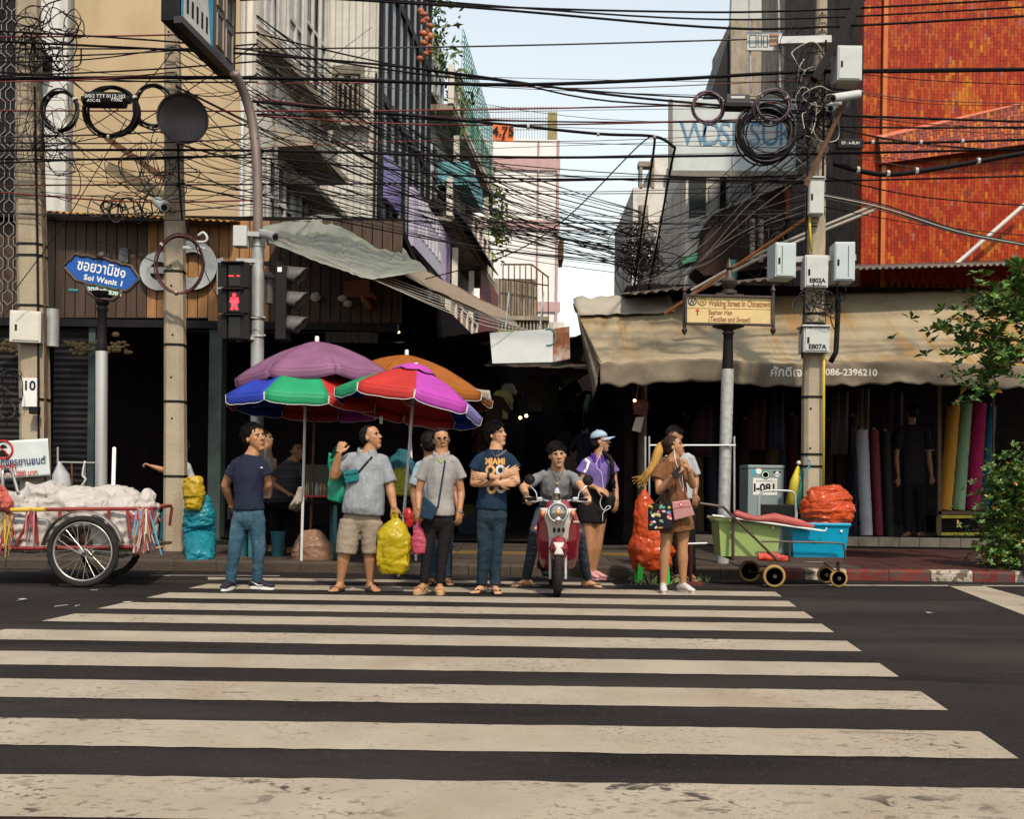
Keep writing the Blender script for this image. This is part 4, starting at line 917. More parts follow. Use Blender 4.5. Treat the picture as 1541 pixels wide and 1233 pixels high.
# ---- cameras
def cctv(label, p0, p1, Y, r=.05, mat=None):
    a, b = P(*p0, Y + .1), P(*p1, Y - .12); t = thing('security_camera', a, label, 'camera', 'security cameras on poles')
    MB().tube([a, b], r, 10).build('body', mat or m_whitebox, t, smooth='auto'); d = (b - a).normalized()
    MB().tube([b - d * .01, b + d * .012], r * .7, 10).build('lens', m_black, t); MB().bar(a.lerp(b, .3), a.lerp(b, .3) + Vector((0, .12, -.1)), .03).build('bracket', m_galv, t)
    mb = MB(); mb.grid(lambda s, q: a.lerp(b + d * .04, q) + Vector(((s - .5) * 2.3 * r, 0, r * (1.15 - 1.2 * (s - .5) ** 2))), 4, 2); mb.build('hood', mat or m_whitebox, t, thick=.004)
cctv('white camera below the junction of the loudspeaker pole and canopy', (236, 304), (247, 312), 13.0, .06)
cctv('grey tube camera on the signal post arm', (395, 352), (414, 357), 12.6, .055, m_galv)
cctv('beige camera pair below the white round-cornered cabinet, upper one', (1292, 142), (1254, 148), 12.5, .05)
cctv('beige camera pair below the white round-cornered cabinet, lower one', (1262, 155), (1250, 163), 12.6, .045)
t = thing('junction_box', P(360, 370, 12.6), 'white junction box clamped on the signal post above the pedestrian light', 'junction box')
mb = MB(); fbox(mb, 350, 339, 371, 370, 12.55, .14); mb.build('body', m_whitebox, t, bevel=.01); MB().bar(P(371, 352, 12.62), P(392, 353, 12.7), .06).build('arm', m_galv, t)
t = thing('lamp_bracket', P(276, 375, 13.1), 'white hooked bracket with a small lamp on the loudspeaker pole', 'bracket')
MB().bar(P(276, 372, 13.0), P(310, 374, 13.0), .03).build('arm', m_whitebox, t); MB().tube(smoothpath([P(298, 355, 13), P(306, 350, 13), P(312, 358, 13), P(308, 364, 13), P(296, 364, 13)], 4), .018, 6).build('hook', m_whitebox, t, smooth=True)
# ---- loudspeaker horn
c = P(275, 179, 12.75); t = thing('loudspeaker', P(262, 179, 13.1), 'large black horn loudspeaker mounted on a concrete pole', 'loudspeaker')
ax = Vector((.28, -1, -.12))
m_horn = M('horn_black', (.009, .007, .008), spec=.15, rough=.6, var=.15)
prof = [(.30, .0), (.315, .02), (.32, .035), (.318, .045), (.30, .03), (.26, -.05), (.20, -.13), (.12, -.2), (.05, -.24), (.04, -.2), (.0, -.17)]
MB().lathe(prof, c, 36, axis=ax).build('horn', M('horn_grey', (.035, .026, .028), spec=.3, rough=.45, var=.15), t, smooth=True)
MB().lathe([(.0, -.13), (.035, -.13), (.035, -.2)], c, 14, axis=ax).build('driver_cap', m_plas, t, smooth='auto')
MB().lathe([(.09, -.38), (.09, -.22), (.05, -.22)], c, 14, axis=ax).build('driver', m_plas, t, smooth='auto')
MB().bar(P(240, 182, 12.95), P(262, 182, 13.15), .05).build('bracket', m_plas, t)
# ---- street name sign
t = thing('street_name_sign', P(153, 745, 12.6), 'blue arrow-shaped Soi Wanit 1 street name sign on a silver and black post', 'street sign')
t.location.z = PZ; ORIG[t.name] = t.location.copy()
b = P(153, 745, 12.6); Y = 12.6
MB().tube([(b.x, Y, PZ), P(153, 529, Y)], .073, 18).build('post', M('silver_post', (.50, .49, .48), rough=.35, metal=.5, var=.12, stretch=(1, 1, .2)), t, smooth='auto')
MB().lathe([(.066, 0), (.07, .1), (.058, .12), (.056, .5), (.07, .52), (.07, .55), (.05, .57), (.075, .6), (.085, .62), (.06, .65), (.12, .70), (.14, .75)], P(153, 529, Y), 18).build('post_sleeve', m_horn, t, smooth='auto')
pl = [(97, 401), (116, 384), (160, 391), (196, 402), (208, 419), (191, 437), (160, 433), (118, 423)]
cx_, cy_ = 153, 411
def scale_poly(p, s): return [(cx_ + (x - cx_) * s, cy_ + (y - cy_) * s) for x, y in p]
MB().prism([P(x, y, Y - .06) for x, y in scale_poly(pl, 1.0)], (0, .02, 0)).build('plate', M('sign_blue', (.006, .075, .33), rough=.35, var=.06), t)
mb = MB()
fp = scale_poly(pl, 1.045); seq = []
for i in range(len(fp)):
    a, c2 = fp[i], fp[(i + 1) % len(fp)]
    for k in range(5):
        f = k / 5; seq.append(P(a[0] + (c2[0] - a[0]) * f, a[1] + (c2[1] - a[1]) * f + (1.4 if k % 2 else -.6), Y - .055))
mb.tube(seq, .024, 7, closed=True); mb.build('frame', M('bronze_frame', (.045, .028, .022), rough=.55, var=.3, metal=.3), t, smooth=True)
mb = MB(); mb.tube([P(150, 389, Y - .05), P(154, 383, Y - .05), P(157, 379, Y - .05)], [.06, .045, .012], 8); mb.build('finial', MATS['bronze_frame'], t, smooth=True)
MB().prism([P(134, 426, Y - .07), P(180, 434, Y - .07), P(177, 446, Y - .07), P(137, 440, Y - .07)], (0, .02, 0)).build('district_tab', M('sign_green', (.01, .16, .07), rough=.4), t)
mb = MB(); mb.tube([P(128, 428, Y - .06), P(133, 440, Y - .06), P(145, 449, Y - .06), P(170, 452, Y - .06), P(180, 444, Y - .06), P(184, 436, Y - .06)], .024, 7); mb.build('lower_frame', MATS['bronze_frame'], t, smooth=True)
rt = (P(190, 417, Y) - P(117, 403.6, Y)).normalized(); up = Vector((0, -1, 0)).cross(rt) * -1
up = Vector((-rt.z, 0, rt.x))
word('ซอยวานิช๑', .19, P(153, 405, Y - .062), m_white, t, right=rt, up=up, bold=.0025, sx=.76)
word('Soi Wanit 1', .095, P(156, 422.5, Y - .062), m_white, t, right=rt, up=up, bold=.003, space=1.1)
word('เขตสัมพันธวงศ์', .075, P(156, 438, Y - .072), m_white, t, right=rt, up=up, bold=.002)
MB().tube([P(104, 437, 13.6), P(118, 438, 13.6)], .025, 8).build('pipe_stub', m_teal); tag(bpy.data.objects['pipe_stub'], 'short turquoise pipe end sticking out below the blue street sign', 'pipe')
# ---- signal post with curved arm and light box
t = thing('signal_post', P(388, 700, 12.8), 'grey steel signal post with a curved arm bending up to a light box', 'signal post'); t.location.z = PZ; ORIG[t.name] = t.location.copy()
b = P(388, 700, 12.8); Y = 12.8
MB().tube([(b.x, Y, PZ), P(388, 372, Y)], .083, 18).build('post', m_galv, t, smooth='auto')
MB().lathe([(.083, 0), (.095, .0), (.095, .12), (.075, .14)], P(388, 372, Y), 18).build('collar', m_galv, t, smooth='auto')
MB().tube(smoothpath([P(388, 365, Y), P(388, 300, Y), P(386, 240, Y), P(380, 185, Y), P(368, 142, Y - .1), P(352, 108, Y - .3)], 5), .062, 14).build('curved_arm', M('arm_brown_steel', (.17, .13, .115), rough=.5, metal=.3, var=.2), t, smooth=True)
for y in (478, 505):
    MB().tube(ring_pts(P(388, y, Y), .088, 0.0, 20) if False else [P(388, y, Y) + Vector((.09 * math.cos(a), .09 * math.sin(a), .02 * math.sin(a))) for a in np.linspace(0, 6.28, 18)[:-1]], .012, 6, closed=True).build('tie_band', m_gframe, t)
# light box
t = thing('light_box', P(350, 112, 12.9), 'black advertising light box with blue poster, hung from the curved arm', 'light box')
n_, f_ = P(272, 34, 11.45), P(352, 113, 12.95); z0 = (n_.z + f_.z) / 2; n_.z = f_.z = z0; d = (f_ - n_).normalized(); nr = Vector((d.y, -d.x, 0)); H = 1.7
mb = MB(); mb.prism([n_ - d * .05, f_ + d * .05, f_ + d * .05 + Vector((0, 0, H)), n_ - d * .05 + Vector((0, 0, H))], -nr * .22); mb.build('case', m_black, t, bevel=.01)
mb = MB(); mb.bar(n_ - d * .07 + nr * .0, f_ + d * .07, .1, .08); mb.build('bottom_rim', M('dark_rim', (.03, .026, .028), rough=.35), t)
L__ = (f_ - n_).length
def panel(s0, s1, za_, zb_, off): return [n_ + d * L__ * s0 + nr * off + Vector((0, 0, za_)), n_ + d * L__ * s1 + nr * off + Vector((0, 0, za_)), n_ + d * L__ * s1 + nr * off + Vector((0, 0, zb_)), n_ + d * L__ * s0 + nr * off + Vector((0, 0, zb_))]
MB().prism(panel(.0, .55, .06, H - .05, .004), nr * .01).build('blue_poster', M('poster_blue', (.03, .25, .42), rough=.4), t)
MB().prism([n_ + d * L__ * .02 + nr * .016 + Vector((0, 0, .07)), n_ + d * L__ * .50 + nr * .016 + Vector((0, 0, .07)), n_ + d * L__ * .34 + nr * .016 + Vector((0, 0, H - .1)), n_ + d * L__ * .06 + nr * .016 + Vector((0, 0, H - .1))], nr * .002).build('poster_building', m_gframe, t)
for i in range(5):
    s = .07 + i * .085; MB().prism(panel(s, s + .035, .16, .36, .019), nr * .002).build('poster_window', m_horn, t)
MB().prism(panel(.57, .98, .06, H - .05, .004), nr * .01).build('dark_poster', M('poster_dark', (.07, .06, .05), rough=.4, var=.3, scale=2), t)
for s0, s1, za_, zb_ in ((.62, .74, .15, .55), (.62, .74, .65, 1.1), (.80, .93, .12, .48), (.80, .93, .60, 1.05)):
    MB().tube(panel(s0, s1, za_, zb_, .018), .012, 6, closed=True).build('poster_outline', M('outline_beige', (.30, .25, .20), rough=.5), t)
mb = MB(); q0, q1 = n_ + d * L__ * .72 + Vector((0, 0, 1.02)), f_ + d * .1 + Vector((0, 0, 1.02)); mb.prism([q0 + nr * .03, q1 + nr * .03, q1 + nr * .5, q0 + nr * .5], (0, 0, .1)); mb.build('rain_hood', m_black, t)
# ---- pedestrian signal
t = thing('pedestrian_signal', P(355, 512, 12.55), 'black pedestrian signal showing a red standing figure and countdown', 'pedestrian signal')
m_sig = M('signal_black', (.012, .011, .011), spec=.25, rough=.55, var=.15); m_lens = M('lens_dark', (.006, .005, .005), rough=.2)
m_red = M('signal_red', (1.0, .02, .03), emit=3.0); m_amb = M('signal_amber', (1.0, .32, .01), emit=2.5); m_dred = M('signal_segment', (.8, .03, .02), emit=1.6)
for k, (y0, y1) in enumerate(((394, 433), (434, 472), (473, 511))):
    mb = MB(); fbox(mb, 335, y0, 373, y1, 12.55, .22); h = mb.build('housing', m_sig, t, bevel=.012)
    mb = MB(); fbox(mb, 338, y0 + 3, 366, y1 - 3, 12.54, .008); ln = mb.build('lens', m_lens, h)
    for a, c2 in (((334.5, y0 + 1), (334.5, y1 - 1)), ((368, y0 + 1), (368, y1 - 1)), ((334.5, y0 + 1), (368, y0 + 1))):
        MB().bar(P(*a, 12.50), P(*c2, 12.50), .015, .11, up=(0, 0, 1) if a[1] != c2[1] else (0, 1, 0)).build('visor', m_sig, h)
    if k == 0:
        for x in (344, 356): mb = MB(); fbox(mb, x, 414.5, x + 8, 416, 12.535, .003); mb.build('countdown_dash', m_dred, h)
    if k == 1:
        mb = MB(); Yf = 12.535
        mb.lathe([(.024, 0), (.024, .004), (0, .004)], P(352.5, 444, Yf), 12, axis=(0, -1, 0))
        for poly in (((347, 447.5), (358.5, 447.5), (359.5, 455.5), (357, 455.5), (356.5, 460), (348.5, 460), (348, 455), (345.5, 455)), ((348.8, 460.3), (352, 460.3), (351.3, 466), (346.8, 466)), ((353, 460.3), (356.5, 460.3), (358.5, 466), (354, 466))):
            mb.prism([P(x, y, Yf) for x, y in poly], (0, .003, 0))
        mb.build('standing_figure', m_red, h)
MB().bar(P(355, 392, 12.65), P(388, 393, 12.75), .05).build('bracket', m_galv, t); MB().bar(P(356, 512, 12.65), P(388, 508, 12.75), .04).build('bracket', m_galv, t)
# ---- vehicle signal seen from the side
t = thing('traffic_light', P(424, 512, 12.6), 'three-lamp traffic light seen side-on with its amber lamp lit', 'traffic light')
mb = MB(); fbox(mb, 413, 399, 431, 511, 12.5, .3); mb.build('housing', m_sig, t, bevel=.015)
m_vis = M('visor_grey', (.075, .07, .068), rough=.5)
for k, y in enumerate((417, 454, 491)):
    c = P(432, y, 12.65); rr = .125
    o = MB().lathe([(rr, -.01), (rr, .012), (0, .012)], c, 16, axis=(1, 0, 0)).build('lens', m_amb if k == 1 else m_lens, t)
    mb = MB(); mb.grid(lambda s, q: c + Vector((.01 + q * .27 * (1 if abs(s - .5) < .4 else .75) * (1 - .9 * abs(s - .5)) * 1.0, rr * 1.08 * math.cos(math.pi * (1.28 * s - .14)), rr * 1.08 * math.sin(math.pi * (1.28 * s - .14)) - .02 * q)), 12, 4)
    mb.build('visor', m_vis, t, smooth=True, thick=.006)
MB().bar(P(398, 397, 12.75), P(424, 397, 12.65), .05).build('bracket', m_sig, t); mb = MB(); fbox(mb, 417.5, 402, 424, 409, 12.495, .004); mb.build('label_plate', m_white, t)
MB().lathe([(.05, 0), (.05, .3), (.075, .33), (.075, .36), (.0, .42)], P(405, 457, 12.9), 12).build('signal_bell', m_vis); tag(bpy.data.objects['signal_bell'], 'small grey signal sounder between the post and the traffic light', 'sounder')
# ---- walking street sign
t = thing('walking_street_sign', P(1089, 800, 12.5), 'cream Walking Street In Chinatown sign board on an ornate post', 'street sign'); t.location.z = PZ; ORIG[t.name] = t.location.copy()
b = P(1088, 800, 12.5); Y = 12.5; tp = P(1095, 556, Y)
MB().tube([(b.x, Y, PZ), tp], .077, 18).build('post', M('speckled_post', (.38, .38, .37), rough=.5, metal=.3, var=.25, scale=20), t, smooth='auto')
MB().tube([tp, P(1096, 500, Y)], [.07, .058], 18).build('post_sleeve', m_horn, t, smooth='auto')
br = MATS['bronze_frame']
MB().lathe([(.055, -.05), (.075, -.03), (.075, -.01), (.055, 0), (.07, .02), (.15, .045), (.20, .06), (.20, .07), (.0, .07)], P(1096, 499, Y), 18).build('capital', br, t, smooth='auto')
MB().lathe([(.10, 0), (.10, .04), (.05, .06), (.09, .12), (.10, .16), (.05, .22), (.03, .3), (.05, .33), (.02, .42), (0, .46)], P(1097, 443, Y), 16).build('finial', br, t, smooth='auto')
MB().bar(P(1077, 443.5, Y - .02), P(1118, 446, Y - .02), .1, .03).build('top_plate', br, t)
m_cream = M('sign_cream', (.58, .44, .21), rough=.5, var=.06, dirt=.2, dirtcol=(.3, .2, .08))
bd = [P(1032, 444.5, Y - .08), P(1162, 447.5, Y - .08), P(1162, 489.5, Y - .08), P(1032, 487, Y - .08)]
MB().prism(bd, (0, .05, 0)).build('board', m_cream, t)
for i in range(4): MB().bar(bd[i], bd[(i + 1) % 4], .022, .07, up=(0, 1, 0)).build('board_edge', br, t)
for x in (1030, 1163.5):
    a, c2 = P(x, 440, Y - .06), P(x, 494, Y - .06); m_ = MB(); m_.tube([a, c2], .022, 8); m_.lathe([(.0, -.09), (.03, -.05), (.038, -.02), (.02, 0)], c2, 10); m_.lathe([(.02, 0), (.035, .02), (.02, .06), (0, .1)], a, 10); m_.build('side_rod', br, t, smooth='auto')
m_brn = M('sign_brown_ink', (.26, .10, .035), rough=.6); m_rin = M('sign_red_ink', (.45, .015, .015), rough=.6)
rt = (bd[1] - bd[0]).normalized(); up = Vector((-rt.z, 0, rt.x))
word('Walking Street In Chinatown', .108, P(1066.5, 456.3, Y - .082), m_brn, t, right=rt, up=up, align='LEFT', sx=.60, bold=.0025)
word('Saphan Han', .088, P(1066, 470, Y - .082), m_brn, t, right=rt, up=up, align='LEFT', sx=.72, bold=.0015)
word('(Textiles and Sweet)', .088, P(1066, 480.3, Y - .082), m_brn, t, right=rt, up=up, align='LEFT', sx=.72, bold=.0015)
MB().prism([P(x, y, Y - .083) for x, y in ((1048.6, 475), (1050.6, 475), (1050.6, 469), (1053, 469), (1049.6, 464), (1046.2, 469), (1048.6, 469))], (0, .002, 0)).build('arrow', m_rin, t)
MB().prism([P(1033, 463.2, Y - .083), P(1161, 465.6, Y - .083), P(1161, 466.2, Y - .083), P(1033, 463.8, Y - .083)], (0, .002, 0)).build('rule_line', m_brn, t)
for x, m_ in ((1042, M('emblem_blue', (.06, .07, .12))), (1057, M('emblem_gold', (.36, .27, .08)))):
    MB().tube([P(x, 453.5, Y - .083) + Vector((.05 * math.cos(a), 0, .045 * math.sin(a))) for a in np.linspace(0, 6.28, 20)[:-1]], .008, 6, closed=True).build('emblem_ring', m_, t)
    MB().tube(smoothpath([P(x - 3, 456, Y - .083), P(x - 1, 451, Y - .083), P(x + 1, 456, Y - .083), P(x + 3, 451.5, Y - .083)], 3), .007, 6).build('emblem_mark', m_, t)
# ---- banner tied between poles: no cars, no motorcycles
t = thing('notice_banner', P(35, 722, 13.0), 'white cloth banner with a red no-vehicles circle and printed notice', 'banner')
q = [P(-60, 668, 13.0), P(72, 660, 13.0), P(76, 716, 13.0), P(-60, 726, 13.0)]
def banf(s, u): return q[0].lerp(q[1], s).lerp(q[3].lerp(q[2], s), u) + Vector((0, .006 * noise.noise(Vector((s * 7, u * 3, 2))) + .006 * math.sin(s * 9 + u * 3), 0))
mbn = MB(); mbn.grid(banf, 34, 14); mbn.build('cloth', M('banner_cloth', (.55, .60, .60), rough=.7, var=.05, bump=.1, bscale=8), t, smooth=True, thick=.003)
MB().tube([P(5, 677, 12.985) + Vector((.118 * math.cos(a), 0, .118 * math.sin(a))) for a in np.linspace(0, 6.28, 30)[:-1]], .013, 6, closed=True).build('prohibition_ring', m_rin, t)
MB().bar(P(-3, 670, 12.985), P(13, 685, 12.985), .02, .01).build('prohibition_slash', m_rin, t)
MB().prism([P(x, y, 12.985) for x, y in ((-2, 683), (0, 678), (8, 678), (11, 683), (11, 688), (-2, 688))], (0, .003, 0)).build('car_mark', m_ink, t)
MB().prism([P(x, y, 12.985) for x, y in ((-2, 674), (3, 669), (8, 670), (11, 674), (4, 675))], (0, .003, 0)).build('motorcycle_mark', m_ink, t)
rt = (q[1] - q[0]).normalized(); up = Vector((-rt.z, 0, rt.x))
m_bink = M('navy_ink', (.03, .04, .12), rough=.6)
word('ห้ามจอดรถยนต์ รถจักรยานยนต์', .125, P(69, 693, 12.984), m_bink, t, right=rt, up=up, align='RIGHT', bold=.003, sx=.84)
word('บนทางเท้า', .12, P(25, 703, 12.984), m_rin, t, right=rt, up=up, align='RIGHT', bold=.003, sx=.84)
word('ปรับไม่เกิน 5,000 บาท', .098, P(57, 711.5, 12.984), m_rin, t, right=rt, up=up, align='RIGHT', bold=.002, sx=.84)
# ---- blank hanging board over the lane, SALE card
t = thing('blank_sign_board', P(797, 547, 14.3), 'faded blank white sign board with a rusted brown end hanging over the lane', 'sign')
q = [P(737, 501, 14.3), P(832, 495, 14.3), P(832, 545, 14.3), P(741, 547, 14.3)]
MB().prism(q, (0, .06, 0)).build('board', M('faded_board', (.55, .58, .58), rough=.5, var=.06, dirt=.25, dirtcol=(.35, .36, .34), dscale=1.2), t)
MB().prism([P(832.3, 495, 14.3), P(857, 491, 14.3), P(858, 540, 14.3), P(832.3, 545, 14.3)], (0, .06, 0)).build('rusted_end', M('rusted_sheet', (.24, .085, .04), rough=.8, var=.4, scale=5, dirt=.9, dirtcol=(.45, .45, .43), dscale=4), t)
MB().tube([P(826, 507, 14.29) + Vector((.10 * math.cos(a), 0, .12 * math.sin(a))) for a in np.linspace(-1.9, 2.0, 18)], .010, 6).build('faded_ring_mark', M('faded_teal', (.10, .28, .27)), t)
for x in (760, 812): MB().tube([P(x, 499, 14.33), P(x + 6, 440, 14.6)], .012, 6).build('hanger', m_galv, t)
t = thing('sale_card', P(964, 645, 15.6), 'small dark red card reading SALE with a paper slip below it', 'sign')
mb = MB(); fbox(mb, 954, 601, 975, 624, 15.6, .02); mb.build('card', M('sale_red', (.10, .02, .02), rough=.5), t); word('SALE', .13, P(964.5, 611, 15.595), M('sale_ink', (.28, .10, .07)), t)
MB().prism([P(957, 628, 15.6), P(969, 628, 15.6), P(964, 651, 15.6), P(951, 648, 15.6)], (0, .004, 0)).build('paper_slip', m_dwht, t)
for x in (958, 972): MB().tube([P(x, 601, 15.62), P(x + (3 if x < 960 else -1), 572, 15.62)], .006, 5).build('string', m_ycon, t)
# small lit bulbs inside the lane
m_bulb = M('bulb_warm', (1.0, .62, .25), emit=9.0)
for i, (x, y, Y) in enumerate(((783, 629, 22), (792, 626, 22), (717, 623, 20), (720, 632, 20), (708, 612, 20), (537, 610, 18.5), (545, 612, 18.5), (768, 610, 24), (575, 614, 18.5), (600, 500, 19), (955, 603, 15.4))):
    tt = thing('light_bulb', P(x, y, Y), 'small warm bulb glowing inside the covered lane', 'bulb', 'bulbs in the lane')
    MB().sphere(P(x, y, Y), .035 if i < 2 else .022, 8, 6).build('bulb', m_bulb, tt, smooth=True); MB().tube([P(x, y, Y) + Vector((0, 0, .03)), P(x, y, Y) + Vector((0, 0, .09))], .014, 6).build('cap', m_plas, tt)

# ================================================================== CART WITH SACKS
m_crr = M('cart_red', (.22, .025, .02), rough=.5, var=.25, dirt=.5, dirtcol=(.12, .07, .05), dscale=6)
m_tyre = M('tyre_rubber', (.018, .017, .017), rough=.8, var=.25, bump=.3, bscale=80); m_rim = M('rim_steel', (.42, .41, .39), rough=.35, metal=.7, var=.15)
t = thing('handcart', G(110, 886), 'red tube-framed handcart heaped with white sacks, on spoked bicycle wheels', 'cart')
YC = 9.85
def spoked_wheel(par, c, r, tyre_r, n=28):
    w = MB(); w.tube([c + Vector((r * math.cos(a), 0, r * math.sin(a))) for a in np.linspace(0, 2 * math.pi, 49)[:-1]], tyre_r, 10, closed=True); w = w.build('wheel', m_tyre, par, smooth=True)
    MB().tube([c + Vector(((r - tyre_r * 1.15) * math.cos(a), 0, (r - tyre_r * 1.15) * math.sin(a))) for a in np.linspace(0, 2 * math.pi, 49)[:-1]], [(.018, .012)] * 48, 8, closed=True, side=(0, 1, 0)).build('rim', m_rim, w, smooth=True)
    mb = MB()
    mb.lathe([(.022, -.06), (.03, -.05), (.018, -.04), (.018, .04), (.03, .05), (.022, .06)], c, 12, axis=(0, 1, 0)); mb.build('hub', m_rim, w, smooth='auto')
    for i in range(n):
        a = 2 * math.pi * i / n; a2 = a + (1.2 if i % 4 < 2 else -1.2); s = .045 if i % 2 else -.045
        MB().tube([c + Vector((.026 * math.cos(a2), s, .026 * math.sin(a2))), c + Vector(((r - tyre_r * 1.3) * math.cos(a), 0, (r - tyre_r * 1.3) * math.sin(a)))], .0022, 4, cap=False).build('spoke', m_rim, w)
    return w
wc = P(125, 831, YC); wr_ = 0.325; wc.z = wr_ + .032
spoked_wheel(t, wc, wr_, .032)
wc2 = wc + Vector((-.2, 1.15, 0)); spoked_wheel(t, wc2, wr_, .032, 16)
def arc(c, r, a0, a1, n=22): return [c + Vector((r * math.cos(a), 0, r * math.sin(a))) for a in np.linspace(R(a0), R(a1), n)]
MB().tube(arc(wc, wr_ + .075, 12, 172), [(.05, .006)] * 22, 8, side=(0, 1, 0)).build('mudguard', M('mudguard_steel', (.33, .31, .29), rough=.35, metal=.6, var=.3, dirt=.5, dirtcol=(.12, .08, .06)), t, smooth=True)
yb_, yf_ = YC + 1.28, YC + .06
def fr_line(pts, r=.019, name='rail', mat=None):
    MB().tube(pts, r, 8).build(name, mat or m_crr, t, smooth='auto')
for Y in (yf_, yb_):
    XO = 0 if Y == yf_ else -.22
    fr_line([P(-70, 772, YC) * 1 + Vector((XO, Y - YC, 0)), P(12, 768, YC) + Vector((XO, Y - YC, 0)), P(224, 766, YC) + Vector((XO, Y - YC, 0))])
    fr_line([P(-70, 826, YC) + Vector((XO, Y - YC, 0)), P(60, 826, YC) + Vector((XO, Y - YC, 0)), P(200, 824, YC) + Vector((XO, Y - YC, 0))])
    for a, b2 in (((44, 768), (20, 822)), ((48, 768), (52, 820)), ((86, 768), (86, 784)), ((160, 768), (160, 785)), ((188, 768), (194, 812)), ((190, 772), (206, 792)), ((226, 768), (222, 800))):
        fr_line([P(*a, YC) + Vector((XO, Y - YC, 0)), P(*b2, YC) + Vector((XO, Y - YC, 0))], .017, 'strut')
for x, y in ((224, 766), (200, 824), (-60, 772), (60, 826)): fr_line([P(x, y, YC) + Vector((0, yf_ - YC, 0)), P(x, y, YC) + Vector((-.22, yb_ - YC, 0))], .017, 'cross_rail')
MB().bbox((P(-70, 0, YC).x, yf_ + .02, P(0, 826, YC).z - .01), (P(205, 0, YC).x, yb_ - .02, P(0, 826, YC).z + .02)).build('deck', M('deck_wood', (.12, .08, .05), rough=.85, var=.35, stretch=(1, 6, 6)), t)
MB().tube(arc(wc, wr_ * .3, 0, 0, 1) + [wc2.copy()], .014, 8).build('axle', m_rim, t)
MB().tube(smoothpath([P(5, 760, YC), P(4, 715, YC), P(8, 708, YC + .05), P(18, 712, YC + .1), P(28, 745, YC + .1)], 5), .017, 8).build('push_handle', m_rim, t, smooth=True)
MB().tube([P(6, 709, YC), P(14, 708, YC + .02)], .022, 8).build('handle_grip', m_plas, t)
# rags and strings tied on the cart corner
m_str = [M('string_%d' % i, c, rough=.7, var=.2) for i, c in enumerate([(.10, .28, .40), (.35, .05, .06), (.45, .33, .28), (.50, .50, .48), (.30, .20, .10), (.42, .18, .20)])]
rg = random.Random(5)
def tassel(x, y, n, L, sp, mats, name='string_bunch', Y=YC - .02):
    for k, m_ in enumerate(mats):
        mb = MB()
        for i in range(n):
            a = P(x + rg.gauss(0, sp * .4), y + rg.gauss(0, 2), Y + rg.uniform(-.04, .04)); l = L * rg.uniform(.5, 1.05); dx = rg.gauss(0, sp * .006)
            mb.tube([a, a + Vector((dx * .4, rg.uniform(-.02, .02), -l * .45)), a + Vector((dx, rg.uniform(-.03, .03), -l))], [(.008, .002), (.009, .002), (.005, .002)], 4)
        o = mb.build(name, m_, t); o['kind'] = 'stuff'
tassel(214, 768, 9, .42, 10, m_str); tassel(8, 775, 8, .40, 10, [m_str[1], m_str[4], M('string_y', (.45, .30, .03))]); tassel(45, 768, 3, .36, 8, [m_str[1], m_str[5]])
mb = MB(); mb.tube([P(-2, 730, YC - .02), P(4, 746, YC - .03), P(10, 762, YC - .03), P(13, 772, YC)], [.015, .045, .06, .02], 10, round_end=True); mb = fuse(mb, .009, 2); wrinkle(mb, .016, 14, (2, 2, .5), seed=2); wrinkle(mb, .008, 30, seed=4); mb.build('red_rag', M('rag_red', (.42, .10, .08), rough=.8, var=.25), t, smooth=True)
fr_line([P(12, 768, YC - .02), P(68, 767, YC - .02)], .022, 'yellow_wrap', M('tape_yellow', (.50, .33, .04), rough=.5))
# sacks
m_sack = M('white_sack', (.40, .365, .345), rough=.6, var=.08, scale=5, bump=.25, bscale=40, dirt=.25, dirtcol=(.36, .30, .26), dscale=3)
def sack(cx_, cy_, w, h, Y, d, seed, label, tie=None, mat=None, amp=.02, name='sack', cat='sack', grp=None, vox=.014):
    mb = MB(); c = P(cx_, cy_, Y); sx, sz = w * Y / F / 2, h * Y / F / 2
    mb.sphere(c, (sx, d, sz), 16, 10)
    mb.box(c + Vector((0, 0, -sz * .25)), (sx * 1.75, d * 1.7, sz * 1.2))
    if tie: 
        p = P(*tie, Y); mb.tube([c + (p - c) * .3, p], [(sx * .55, d * .3), (.05, .015)], 8, round_end=True)
    f = fuse(mb, vox, 4); wrinkle(f, amp * 1.0, 4.5, (1, 1, 1.8), seed); wrinkle(f, amp * .4, 10, (1.6, 1, .7), seed + 9); wrinkle(f, amp * .12, 26, (1, 1, 1), seed + 5)
    o = f.build(name, mat or m_sack, smooth=True); return tag(o, label, cat, grp)
g = 'white sacks heaped on the handcart'
sack(45, 795, 92, 74, YC + .35, .3, 1, 'bulging white sack behind the red struts of the cart, under the push handle', (62, 732), grp=g)
sack(120, 765, 105, 62, YC + .5, .32, 2, 'broad white sack lying above the bicycle wheel', (140, 736), grp=g)
sack(188, 790, 80, 96, YC + .4, .3, 3, 'full white sack behind the mudguard, next to the upright sack', None, grp=g)
sack(221, 772, 26, 76, YC + .3, .15, 4, 'narrow white sack standing upright at the string-hung end of the cart', (229, 744), grp=g)
sack(70, 748, 70, 44, YC + .8, .3, 5, 'crumpled white sack peaked at the back of the cart load', (42, 727), grp=g)
sack(170, 752, 90, 40, YC + .85, .3, 6, 'flattened white sack with a raised fold, at the back of the load', (198, 742), grp=g)
sack(10, 770, 60, 60, YC + .7, .3, 7, 'white sack half hidden behind the red rag', None, grp=g)
t2 = thing('junk_bundle', wc + Vector((.1, .6, -.1)), 'rubbish bundle with a bright pink bag slung below the cart deck', 'bundle')
mb = MB(); mb.sphere(wc + Vector((-.02, .5, .1)), (.22, .2, .12), 14, 8); wrinkle(mb, .04, 9, seed=3); mb.build('bundle', M('bundle_brown', (.25, .18, .10), rough=.8, var=.5, scale=8), t2, smooth=True)
